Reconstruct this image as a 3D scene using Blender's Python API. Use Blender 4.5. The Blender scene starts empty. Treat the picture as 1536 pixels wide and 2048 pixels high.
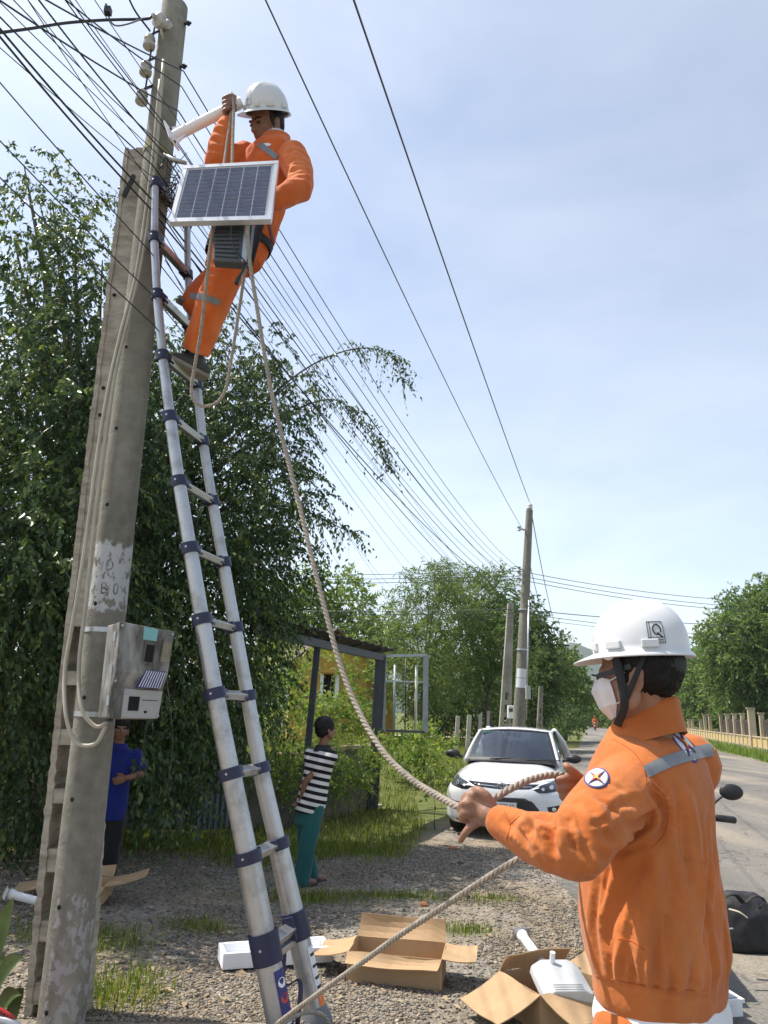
import bpy, bmesh, math, random
import numpy as np
from mathutils import Vector, Matrix, noise
from mathutils.bvhtree import BVHTree

SC = bpy.context.scene
COL = SC.collection
R = math.radians
rng = np.random.default_rng(7)
random.seed(7)

# ------------------------------------------------------------------ camera
FPX = 1500.0                      # focal length in pixels of the 1536 x 2048 photograph
CAMH = 1.50
ROLL = R(2.0)
PITCH = math.atan(397 * math.cos(ROLL) / FPX)
cF = Vector((0, math.cos(PITCH), math.sin(PITCH)))
_r0 = Vector((1, 0, 0)); _u0 = Vector((0, -math.sin(PITCH), math.cos(PITCH)))
cR = _r0 * math.cos(ROLL) + _u0 * math.sin(ROLL)
cU = _u0 * math.cos(ROLL) - _r0 * math.sin(ROLL)
cO = Vector((0, 0, CAMH))
cam_d = bpy.data.cameras.new('camera')
cam = bpy.data.objects.new('camera', cam_d)
COL.objects.link(cam)
mw = Matrix((cR, cU, -cF)).transposed().to_4x4()
mw.translation = cO
cam.matrix_world = mw
cam_d.sensor_fit = 'VERTICAL'
cam_d.sensor_height = 36.0
cam_d.lens = 36.0 * FPX / 2048.0
cam_d.clip_start = 0.05
cam_d.clip_end = 6000
SC.camera = cam

# ------------------------------------------------------------------ light
SUN_AZ = R(-76)                   # from straight ahead (+Y), negative = left
SUN_EL = R(61)
sun_dir = Vector((math.sin(SUN_AZ) * math.cos(SUN_EL), math.cos(SUN_AZ) * math.cos(SUN_EL), math.sin(SUN_EL)))
W = bpy.data.worlds.new('World'); SC.world = W; W.use_nodes = True
nt = W.node_tree
for n in list(nt.nodes): nt.nodes.remove(n)
wo = nt.nodes.new('ShaderNodeOutputWorld')
bg = nt.nodes.new('ShaderNodeBackground'); bg.inputs["Strength"].default_value = 0.125
sky = nt.nodes.new('ShaderNodeTexSky'); sky.sky_type = 'NISHITA'; sky.sun_disc = False
sky.sun_elevation = SUN_EL; sky.sun_rotation = SUN_AZ
sky.air_density = 1.15; sky.dust_density = 0.7; sky.ozone_density = 2.4
# thin veil of high cloud: whitens the blue in wide soft drifts
tc = nt.nodes.new('ShaderNodeTexCoord')
mp = nt.nodes.new('ShaderNodeMapping'); mp.inputs['Scale'].default_value = (1.0, 1.0, 2.6)
nz = nt.nodes.new('ShaderNodeTexNoise'); nz.inputs['Scale'].default_value = 2.6; nz.inputs['Detail'].default_value = 5
nz.inputs['Roughness'].default_value = 0.52; nz.inputs['Distortion'].default_value = 0.35
rp = nt.nodes.new('ShaderNodeValToRGB')
rp.color_ramp.elements[0].position = 0.30; rp.color_ramp.elements[0].color = (0.40, 0.40, 0.40, 1)
rp.color_ramp.elements[1].position = 0.80; rp.color_ramp.elements[1].color = (0.88, 0.88, 0.88, 1)
hsv = nt.nodes.new('ShaderNodeHueSaturation'); hsv.inputs['Saturation'].default_value = 0.40; hsv.inputs['Value'].default_value = 1.42
mixc = nt.nodes.new('ShaderNodeMixRGB')
L = nt.links.new
L(tc.outputs['Generated'], mp.inputs['Vector']); L(mp.outputs['Vector'], nz.inputs['Vector'])
L(nz.outputs['Fac'], rp.inputs['Fac']); L(rp.outputs['Color'], mixc.inputs['Fac'])
L(sky.outputs['Color'], hsv.inputs['Color']); L(sky.outputs['Color'], mixc.inputs['Color1']); L(hsv.outputs['Color'], mixc.inputs['Color2'])
L(mixc.outputs['Color'], bg.inputs['Color']); L(bg.outputs['Background'], wo.inputs['Surface'])
sun_d = bpy.data.lights.new('sun', 'SUN'); sun_d.energy = 5.0; sun_d.angle = R(0.6); sun_d.color = (1.0, 0.93, 0.82)
sun = bpy.data.objects.new('sun', sun_d); COL.objects.link(sun)
sun.rotation_euler = (-sun_dir).to_track_quat('-Z', 'Y').to_euler()
sun.location = (0, 0, 30)
SC.view_settings.view_transform = 'Standard'; SC.view_settings.look = 'None'
SC.view_settings.exposure = 0.55; SC.view_settings.gamma = 1.0
SC.cycles.max_bounces = 8; SC.cycles.transparent_max_bounces = 16
SC.cycles.volume_bounces = 0

# ------------------------------------------------------------------ helpers
def ray(px, py):
    return cF * FPX + cR * (px - 768) - cU * (py - 1024)
def P(px, py, y):
    """point seen at photo pixel (px, py) that lies y metres ahead"""
    d = ray(px, py); return cO + d * (y / d.y)
def G(px, py, z=0.0):
    d = ray(px, py); return cO + d * ((z - CAMH) / d.z)
def pix(p):
    v = Vector(p) - cO; w = v.dot(cF)
    return (768 + FPX * v.dot(cR) / w, 1024 - FPX * v.dot(cU) / w)

WM = {}                            # world matrices of the roots
def empty(name, loc=(0, 0, 0), rz=0.0, label=None, cat=None, group=None):
    o = bpy.data.objects.new(name, None); COL.objects.link(o)
    o.location = loc; o.rotation_euler = (0, 0, rz); o.empty_display_size = 0.1
    WM[o.name] = Matrix.Translation(Vector(loc)) @ Matrix.Rotation(rz, 4, 'Z')
    return tag(o, label, cat, group)
def tag(o, label=None, cat=None, group=None, kind=None):
    if label: o['label'] = label
    if cat: o['category'] = cat
    if group: o['group'] = group
    if kind: o['kind'] = kind
    return o
def rootmat(o):
    while o is not None:
        if o.name in WM: return WM[o.name]
        o = o.parent
    return Matrix.Identity(4)
def meshobj(name, V, F, mat, parent=None, smooth=False, local=False, auto=None):
    V = np.asarray(V, dtype=np.float64)
    if parent is not None and not local:
        Mi = np.array(rootmat(parent).inverted())
        V = V @ Mi[:3, :3].T + Mi[:3, 3]
    me = bpy.data.meshes.new(name)
    me.from_pydata(V.tolist(), [], [list(map(int, f)) for f in F])
    me.update()
    return linkmesh(name, me, mat, parent, smooth, auto)
def linkmesh(name, me, mat, parent=None, smooth=False, auto=None):
    if mat is not None:
        for m in (mat if isinstance(mat, (list, tuple)) else [mat]): me.materials.append(m)
    if smooth or auto:
        me.polygons.foreach_set('use_smooth', np.ones(len(me.polygons), dtype=bool))
        if auto:
            try: me.set_sharp_from_angle(angle=R(auto))
            except Exception: pass
    o = bpy.data.objects.new(name, me); COL.objects.link(o)
    if parent is not None: o.parent = parent
    return o
def copy_tree(o, parent=None):
    c = o.copy(); COL.objects.link(c)
    if parent is not None: c.parent = parent
    for ch in list(o.children): copy_tree(ch, c)
    return c

def frame(d, up=(0, 0, 1)):
    d = Vector(d).normalized(); u = Vector(up)
    if abs(d.dot(u.normalized())) > 0.98: u = Vector((0, 1, 0)) if abs(d.y) < 0.9 else Vector((1, 0, 0))
    x = d.cross(u).normalized(); y = x.cross(d).normalized()
    return x, y, d

class MB:
    """collects shapes; build() links them as ONE mesh object"""
    def __init__(s): s.V = []; s.F = []; s.MI = []; s.mi = 0
    def add(s, V, F):
        b = len(s.V); s.V.extend([tuple(v) for v in V]); s.F.extend([[i + b for i in f] for f in F]); s.MI.extend([s.mi] * len(F)); return s
    def box(s, c, size, ax=None):
        c = Vector(c); x, y, z = [v * 0.5 for v in size]
        X, Y, Z = ax if ax else (Vector((1, 0, 0)), Vector((0, 1, 0)), Vector((0, 0, 1)))
        V = [c + X * (i * x) + Y * (j * y) + Z * (k * z) for i in (-1, 1) for j in (-1, 1) for k in (-1, 1)]
        return s.add(V, [(0, 1, 3, 2), (4, 6, 7, 5), (0, 4, 5, 1), (2, 3, 7, 6), (0, 2, 6, 4), (1, 5, 7, 3)])
    def bar(s, a, b, w, h, up=(0, 0, 1)):
        a = Vector(a); b = Vector(b); x, y, d = frame(b - a, up)
        return s.box((a + b) / 2, (w, h, (b - a).length), (x, y, d))
    def tube(s, pts, rad, n=8, caps=True, up=(0, 0, 1)):
        pts = [Vector(p) for p in pts]; m = len(pts)
        if not hasattr(rad, '__len__'): rad = [rad] * m
        b0 = []; V = []; F = []
        px = None
        for i, p in enumerate(pts):
            d = (pts[min(i + 1, m - 1)] - pts[max(i - 1, 0)])
            if d.length < 1e-9: d = Vector((0, 0, 1))
            d.normalize()
            if px is None: x, y, d = frame(d, up)
            else:
                x = px - d * px.dot(d)
                if x.length < 1e-6: x, y, d = frame(d, up)
                x.normalize(); y = x.cross(d)
            px = x
            rr = rad[i]; ra, rb = (rr if hasattr(rr, '__len__') else (rr, rr))
            V += [p + x * (ra * math.cos(2 * math.pi * k / n)) + y * (rb * math.sin(2 * math.pi * k / n)) for k in range(n)]
        for i in range(m - 1):
            for k in range(n):
                k2 = (k + 1) % n
                F.append((i * n + k, i * n + k2, (i + 1) * n + k2, (i + 1) * n + k))
        if caps:
            F.append(tuple(range(n - 1, -1, -1))); F.append(tuple((m - 1) * n + k for k in range(n)))
        return s.add(V, F)
    def lathe(s, prof, o=(0, 0, 0), ax=None, n=16):
        o = Vector(o); X, Y, Z = ax if ax else (Vector((1, 0, 0)), Vector((0, 1, 0)), Vector((0, 0, 1)))
        V = []; F = []; m = len(prof)
        for (r, z) in prof:
            V += [o + X * (r * math.cos(2 * math.pi * k / n)) + Y * (r * math.sin(2 * math.pi * k / n)) + Z * z for k in range(n)]
        for i in range(m - 1):
            for k in range(n):
                k2 = (k + 1) % n
                F.append((i * n + k, i * n + k2, (i + 1) * n + k2, (i + 1) * n + k))
        F.append(tuple(range(n - 1, -1, -1))); F.append(tuple((m - 1) * n + k for k in range(n)))
        return s.add(V, F)
    def ell(s, c, r, ax=None, n=14, m=9):
        c = Vector(c); X, Y, Z = ax if ax else (Vector((1, 0, 0)), Vector((0, 1, 0)), Vector((0, 0, 1)))
        if not hasattr(r, '__len__'): r = (r, r, r)
        V = [c - Z * r[2]]; F = []
        for i in range(1, m):
            t = -math.pi / 2 + math.pi * i / m
            for k in range(n):
                a = 2 * math.pi * k / n
                V.append(c + X * (r[0] * math.cos(t) * math.cos(a)) + Y * (r[1] * math.cos(t) * math.sin(a)) + Z * (r[2] * math.sin(t)))
        V.append(c + Z * r[2]); top = len(V) - 1
        for k in range(n): F.append((0, 1 + (k + 1) % n, 1 + k))
        for i in range(m - 2):
            for k in range(n):
                k2 = (k + 1) % n; a = 1 + i * n
                F.append((a + k, a + k2, a + n + k2, a + n + k))
        a = 1 + (m - 2) * n
        for k in range(n): F.append((a + k, a + (k + 1) % n, top))
        return s.add(V, F)
    def chain(s, pts, rad, n=10):
        """capsule chain: tube with round ends"""
        pts = [Vector(p) for p in pts]
        if not hasattr(rad, '__len__'): rad = [rad] * len(pts)
        s.tube(pts, rad, n)
        for p, r in ((pts[0], rad[0]), (pts[-1], rad[-1])):
            rr = r if not hasattr(r, '__len__') else min(r)
            s.ell(p, rr * 0.99, n=n, m=6)
        return s
    def rings(s, rings, caps=True):
        n = len(rings[0]); V = [v for r in rings for v in r]; F = []
        for i in range(len(rings) - 1):
            for k in range(n):
                k2 = (k + 1) % n
                F.append((i * n + k, i * n + k2, (i + 1) * n + k2, (i + 1) * n + k))
        if caps:
            F.append(tuple(range(n - 1, -1, -1))); F.append(tuple((len(rings) - 1) * n + k for k in range(n)))
        return s.add(V, F)
    def grid(s, rows):
        n = len(rows[0]); V = [v for r in rows for v in r]
        return s.add(V, [(i * n + k, i * n + k + 1, (i + 1) * n + k + 1, (i + 1) * n + k) for i in range(len(rows) - 1) for k in range(n - 1)])
    def prism(s, poly, off):
        poly = [Vector(p) for p in poly]; off = Vector(off); n = len(poly)
        return s.add(poly + [p + off for p in poly], [tuple(range(n - 1, -1, -1)), tuple(range(n, 2 * n))] + [(k, (k + 1) % n, n + (k + 1) % n, n + k) for k in range(n)])
    def build(s, name, mat, parent=None, smooth=False, local=False, auto=None):
        o = meshobj(name, s.V, s.F, mat, parent, smooth, local, auto)
        if isinstance(mat, (list, tuple)): o.data.polygons.foreach_set('material_index', np.array(s.MI, dtype=np.int32))
        return o

def bez(p0, p1, p2, p3, n=12):
    p0, p1, p2, p3 = map(Vector, (p0, p1, p2, p3)); out = []
    for i in range(n + 1):
        t = i / n; out.append(p0 * (1 - t) ** 3 + p1 * (3 * t * (1 - t) ** 2) + p2 * (3 * t * t * (1 - t)) + p3 * t ** 3)
    return out
def spline(pts, k=6):
    """Catmull-Rom through the points"""
    pts = [Vector(p) for p in pts]; out = []
    q = [pts[0] * 2 - pts[1]] + pts + [pts[-1] * 2 - pts[-2]]
    for i in range(1, len(q) - 2):
        for j in range(k):
            t = j / k; a, b, c, d = q[i - 1], q[i], q[i + 1], q[i + 2]
            out.append(0.5 * ((2 * b) + (c - a) * t + (2 * a - 5 * b + 4 * c - d) * t * t + (3 * b - a - 3 * c + d) * t ** 3))
    out.append(pts[-1]); return out

def bevel(o, w, seg=2, angle=35):
    m = o.modifiers.new('bevel', 'BEVEL'); m.width = w; m.segments = seg; m.limit_method = 'ANGLE'; m.angle_limit = R(angle)
    return o
def evalmesh(o):
    dg = bpy.context.evaluated_depsgraph_get(); dg.update()
    return bpy.data.meshes.new_from_object(o.evaluated_get(dg))
def meld(mb, voxel=0.006, smooth=6, fac=0.5, adapt=0.0):
    """melt overlapping closed shapes into one continuous surface; returns (V, F) as arrays"""
    me = bpy.data.meshes.new('tmp'); me.from_pydata([tuple(v) for v in mb.V], [], mb.F); me.update()
    o = bpy.data.objects.new('tmp', me); COL.objects.link(o)
    m = o.modifiers.new('r', 'REMESH'); m.mode = 'VOXEL'; m.voxel_size = voxel; m.adaptivity = adapt
    if smooth:
        m = o.modifiers.new('s', 'SMOOTH'); m.factor = fac; m.iterations = smooth
    res = evalmesh(o)
    V = np.empty(len(res.vertices) * 3); res.vertices.foreach_get('co', V)
    F = [list(p.vertices) for p in res.polygons]
    Nn = np.empty(len(res.vertices) * 3); res.vertices.foreach_get('normal', Nn)
    bpy.data.objects.remove(o); bpy.data.meshes.remove(me); bpy.data.meshes.remove(res)
    return V.reshape(-1, 3), F, Nn.reshape(-1, 3)
def bvh_of(V, F): return BVHTree.FromPolygons([tuple(v) for v in V], F)
def drape(bvh, outline, o, U, Vv, d, off=0.002, rings=5, far=1.0):
    """patch laid on a surface: outline in (u,v) about o, cast along d; returns MB"""
    o = Vector(o); U = Vector(U); Vv = Vector(Vv); d = Vector(d).normalized()
    n = len(outline); cx = sum(p[0] for p in outline) / n; cy = sum(p[1] for p in outline) / n
    def hit(u, v):
        q = o + U * u + Vv * v
        h = bvh.ray_cast(q - d * far, d, far * 3)
        if h[0] is None: return q
        return h[0] - d * off
    V = [hit(cx, cy)]; F = []
    for k in range(1, rings + 1):
        t = k / rings
        V += [hit(cx + (p[0] - cx) * t, cy + (p[1] - cy) * t) for p in outline]
    for i in range(n): F.append((0, 1 + i, 1 + (i + 1) % n))
    for k in range(rings - 1):
        a = 1 + k * n
        for i in range(n): F.append((a + i, a + n + i, a + n + (i + 1) % n, a + (i + 1) % n))
    # skirt back into the surface gives the patch an edge
    b = 1 + (rings - 1) * n; c = len(V)
    V += [V[b + i] + d * (off + 0.004) for i in range(n)]
    for i in range(n): F.append((b + i, c + i, c + (i + 1) % n, b + (i + 1) % n))
    return MB().add(V, F)
def circle(r, n=24, r2=None): return [(r * math.cos(2 * math.pi * k / n), (r2 or r) * math.sin(2 * math.pi * k / n)) for k in range(n)]

# ------------------------------------------------------------------ materials
MATS = {}
def mat(name, col, rough=0.6, var=0.12, scale=6.0, bump=0.0, bscale=60.0, metal=0.0, spec=0.5, col2=None, c2amt=0.5, coat=0.0, detail=4, stretch=None, emis=None, alpha=1.0, trans=0.0, sss=0.0):
    if name in MATS: return MATS[name]
    m = bpy.data.materials.new(name); m.use_nodes = True; t = m.node_tree; N = t.nodes; K = t.links.new
    b = N['Principled BSDF']; b.inputs['Roughness'].default_value = rough; b.inputs['Metallic'].default_value = metal
    b.inputs['Specular IOR Level'].default_value = spec
    if coat: b.inputs['Coat Weight'].default_value = coat; b.inputs['Coat Roughness'].default_value = 0.06
    if trans: b.inputs['Transmission Weight'].default_value = trans
    if alpha < 1: b.inputs['Alpha'].default_value = alpha
    if sss:
        b.inputs['Subsurface Weight'].default_value = sss; b.inputs['Subsurface Scale'].default_value = 0.01
        b.inputs['Subsurface Radius'].default_value = (1, 0.35, 0.2)
    c = tuple(col) + (1,)
    tcn = N.new('ShaderNodeTexCoord'); vec = tcn.outputs['Object']
    if stretch:
        mpn = N.new('ShaderNodeMapping'); mpn.inputs['Scale'].default_value = stretch; K(vec, mpn.inputs['Vector']); vec = mpn.outputs['Vector']
    n1 = N.new('ShaderNodeTexNoise'); n1.inputs['Scale'].default_value = scale; n1.inputs['Detail'].default_value = detail; n1.inputs['Roughness'].default_value = 0.6
    K(vec, n1.inputs['Vector'])
    r1 = N.new('ShaderNodeValToRGB'); e = r1.color_ramp.elements
    if col2 is None:
        e[0].color = tuple(max(0, x * (1 - var)) for x in col) + (1,); e[1].color = tuple(min(1, x * (1 + var)) for x in col) + (1,)
        e[0].position = 0.3; e[1].position = 0.7
    else:
        e[0].color = c; e[1].color = tuple(col2) + (1,)
        e[0].position = max(0, 1 - c2amt - 0.15); e[1].position = min(1, 1 - c2amt + 0.15)
    K(n1.outputs['Fac'], r1.inputs['Fac']); K(r1.outputs['Color'], b.inputs['Base Color'])
    if bump:
        n2 = N.new('ShaderNodeTexNoise'); n2.inputs['Scale'].default_value = bscale; n2.inputs['Detail'].default_value = 5
        K(vec, n2.inputs['Vector']); bp = N.new('ShaderNodeBump'); bp.inputs['Strength'].default_value = bump; bp.inputs['Distance'].default_value = 0.01
        K(n2.outputs['Fac'], bp.inputs['Height']); K(bp.outputs['Normal'], b.inputs['Normal'])
    if emis:
        b.inputs['Emission Color'].default_value = tuple(emis) + (1,); b.inputs['Emission Strength'].default_value = 1
    MATS[name] = m; return m
def leafmat(name, ca, cb, cc, rough=0.45, transl=0.35, spec=0.4):
    """foliage: colour picked per leaf from the attribute 'tone' (0..1)"""
    m = bpy.data.materials.new(name); m.use_nodes = True; t = m.node_tree; N = t.nodes; K = t.links.new
    b = N['Principled BSDF']; b.inputs['Roughness'].default_value = rough; b.inputs['Specular IOR Level'].default_value = spec
    a = N.new('ShaderNodeAttribute'); a.attribute_name = 'tone'
    r1 = N.new('ShaderNodeValToRGB'); e = r1.color_ramp.elements
    e[0].color = tuple(ca) + (1,); e[0].position = 0.0; e[1].color = tuple(cc) + (1,); e[1].position = 1.0
    x = e.new(0.55); x.color = tuple(cb) + (1,)
    K(a.outputs['Fac'], r1.inputs['Fac']); K(r1.outputs['Color'], b.inputs['Base Color'])
    tr = N.new('ShaderNodeBsdfTranslucent'); g = N.new('ShaderNodeHueSaturation'); g.inputs['Saturation'].default_value = 1.15; g.inputs['Value'].default_value = 1.9; g.inputs['Hue'].default_value = 0.48
    K(r1.outputs['Color'], g.inputs['Color']); K(g.outputs['Color'], tr.inputs['Color'])
    mx = N.new('ShaderNodeMixShader'); mx.inputs['Fac'].default_value = transl
    K(b.outputs['BSDF'], mx.inputs[1]); K(tr.outputs['BSDF'], mx.inputs[2]); K(mx.outputs['Shader'], N['Material Output'].inputs['Surface'])
    MATS[name] = m; return m
# ================================================================== setting
def smooth(a, b, x):
    t = np.clip((np.asarray(x, dtype=float) - a) / (b - a), 0, 1); return t * t * (3 - 2 * t)
def vnoise(x, y, s, seed=0.0):
    return np.array([noise.noise((a * s + seed, b * s - seed, seed * 1.7)) for a, b in zip(np.ravel(x), np.ravel(y))]).reshape(np.shape(x))
RD = 0.277                         # the road runs away to the right: dx/dy
def road_l(y): return -0.75 + RD * y + 0.85 * np.exp(-((y - 5.0) / 3.0) ** 2)
def road_r(y): return 6.7 + RD * y
def gh0(x, y):
    x = np.asarray(x, dtype=float); y = np.asarray(y, dtype=float)
    h = 0.13 * np.exp(-((x + 0.55) / 1.1) ** 2 - ((y - 3.55) / 0.95) ** 2)
    h = h + 0.10 * smooth(-0.9, -2.4, x) * smooth(9.5, 6, y)
    h = h + 0.45 * smooth(13.5, 17, y) * smooth(2.0, 0.0, x - RD * y + 3.2) * smooth(60, 30, y)
    return h
def gh(x, y):
    f = 0.018 * noise.noise((x * 0.9, y * 0.9, 3.1)) + 0.008 * noise.noise((x * 3.1, y * 3.1, 9.1))
    if y > 30 or abs(x) > 20: f *= 0.2
    off = x - road_l(y)
    f *= 1 - float(smooth(-0.7, 0.0, off))
    return float(gh0(x, y)) + f
def grassy(x, y):
    """0 bare / 1 grass"""
    n = noise.noise((x * 0.55, y * 0.55, 5.0)) * 0.6 + noise.noise((x * 1.7, y * 1.7, 8.0)) * 0.4
    off = x - RD * y                      # distance across the road's direction
    g = float(smooth(7.3, 9.2, y + n * 1.5))
    g *= float(smooth(-1.9, -2.35, off + n * 0.4)) if y < 16 else (float(smooth(-0.9, -1.8, off + n * 0.5)) if y < 40 else 1)
    if off > 6.6: g = max(g, float(smooth(6.75, 7.1, off + 0.15 * n)))
    if y > 40 and off < -1: g = 1
    # tufts standing in the gravel
    for (cx, cy, rx, ry) in (TUFTS if y < 7 and abs(x) < 4 else ()):
        g = max(g, 0.95 * math.exp(-((x - cx) / rx) ** 2 - ((y - cy) / ry) ** 2) + n * 0.25 - 0.1)
    return min(1, max(0, g))
_t = lambda px, py, rx, ry: (G(px, py).x, G(px, py).y, rx, ry)
TUFTS = [_t(235, 2010, 0.28, 0.45), _t(620, 1795, 0.5, 0.22), _t(780, 1790, 0.55, 0.2), _t(985, 1792, 0.35, 0.22), _t(1010, 1745, 0.5, 0.25), _t(400, 1860, 0.25, 0.15), _t(150, 1900, 0.5, 0.3), _t(930, 1860, 0.2, 0.14)]

def axis_vals(segs):
    out = []
    for a, b, n in segs: out += list(np.linspace(a, b, n, endpoint=False))
    return np.array(out + [segs[-1][1]])
xs = axis_vals([(-1500, -60, 10), (-60, -12, 16), (-12, -4, 16), (-4, 4, 80), (4, 16, 24), (16, 60, 20), (60, 1500, 10)])
ys = axis_vals([(-60, -4, 6), (-4, 3, 8), (3, 11, 90), (11, 30, 38), (30, 80, 24), (80, 2500, 14)])
GX, GY = np.meshgrid(xs, ys)
gz = np.array([gh(a, b) for a, b in zip(GX.ravel(), GY.ravel())])
gm = np.array([grassy(a, b) for a, b in zip(GX.ravel(), GY.ravel())])
V = np.stack([GX.ravel(), GY.ravel(), gz], 1); nx = len(xs)
def look(tab, x, y):
    T = tab.reshape(len(ys), nx); x = np.asarray(x); y = np.asarray(y)
    i = np.clip(np.searchsorted(xs, x) - 1, 0, nx - 2); j = np.clip(np.searchsorted(ys, y) - 1, 0, len(ys) - 2)
    u = (x - xs[i]) / (xs[i + 1] - xs[i]); v = (y - ys[j]) / (ys[j + 1] - ys[j])
    return T[j, i] * (1 - u) * (1 - v) + T[j, i + 1] * u * (1 - v) + T[j + 1, i] * (1 - u) * v + T[j + 1, i + 1] * u * v
def ghv(x, y): return look(gz, x, y)
def grv(x, y): return look(gm, x, y)
F = [(j * nx + i, j * nx + i + 1, (j + 1) * nx + i + 1, (j + 1) * nx + i) for j in range(len(ys) - 1) for i in range(nx - 1)]
def ground_mat():
    m = bpy.data.materials.new('earth_gravel_grass'); m.use_nodes = True; t = m.node_tree; N = t.nodes; K = t.links.new
    b = N['Principled BSDF']; b.inputs['Roughness'].default_value = 0.95; b.inputs['Specular IOR Level'].default_value = 0.15
    tcn = N.new('ShaderNodeTexCoord'); v = tcn.outputs['Object']
    def noi(s, d=6, r=0.6):
        n = N.new('ShaderNodeTexNoise'); n.inputs['Scale'].default_value = s; n.inputs['Detail'].default_value = d; n.inputs['Roughness'].default_value = r; K(v, n.inputs['Vector']); return n.outputs['Fac']
    def ramp(f, stops):
        r = N.new('ShaderNodeValToRGB'); e = r.color_ramp.elements
        e[0].position, e[0].color = stops[0][0], stops[0][1] + (1,); e[1].position, e[1].color = stops[-1][0], stops[-1][1] + (1,)
        for p_, c_ in stops[1:-1]:
            x = e.new(p_); x.color = c_ + (1,)
        K(f, r.inputs['Fac']); return r.outputs['Color']
    def mix(f, a, bb):
        x = N.new('ShaderNodeMixRGB'); K(f, x.inputs['Fac']); K(a, x.inputs['Color1']); K(bb, x.inputs['Color2']); return x.outputs['Color']
    vor = N.new('ShaderNodeTexVoronoi'); vor.inputs['Scale'].default_value = 34; vor.inputs['Randomness'].default_value = 1; K(v, vor.inputs['Vector'])
    stone = ramp(vor.outputs['Color'], [(0.0, (0.13, 0.12, 0.11)), (0.5, (0.27, 0.25, 0.225)), (1.0, (0.42, 0.39, 0.35))])
    dirt = ramp(noi(3.5), [(0.25, (0.17, 0.125, 0.08)), (0.55, (0.31, 0.24, 0.165)), (0.8, (0.42, 0.33, 0.22))])
    st = ramp(noi(1.1), [(0.38, (0.25, 0.25, 0.25)), (0.62, (0.9, 0.9, 0.9))])
    bare = mix(st, dirt, stone)
    gr = ramp(noi(5), [(0.25, (0.06, 0.08, 0.022)), (0.55, (0.12, 0.14, 0.04)), (0.8, (0.24, 0.21, 0.09))])
    at = N.new('ShaderNodeAttribute'); at.attribute_name = 'grassy'
    mm = N.new('ShaderNodeMath'); mm.operation = 'MULTIPLY_ADD'; K(noi(14), mm.inputs[0]); mm.inputs[1].default_value = 0.9; mm.inputs[2].default_value = -0.45
    ad = N.new('ShaderNodeMath'); ad.operation = 'ADD'; ad.use_clamp = True; K(mm.outputs[0], ad.inputs[0]); K(at.outputs['Fac'], ad.inputs[1])
    K(mix(ad.outputs[0], bare, gr), b.inputs['Base Color'])
    bp = N.new('ShaderNodeBump'); bp.inputs['Strength'].default_value = 0.9; bp.inputs['Distance'].default_value = 0.02
    hh = N.new('ShaderNodeMath'); hh.operation = 'ADD'; K(vor.outputs['Distance'], hh.inputs[0]); K(noi(60), hh.inputs[1]); K(hh.outputs[0], bp.inputs['Height']); K(bp.outputs['Normal'], b.inputs['Normal'])
    return m
g = meshobj('ground', V, F, ground_mat(), smooth=True)
a = g.data.attributes.new('grassy', 'FLOAT', 'POINT'); a.data.foreach_set('value', gm)
tag(g, kind='structure')

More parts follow.
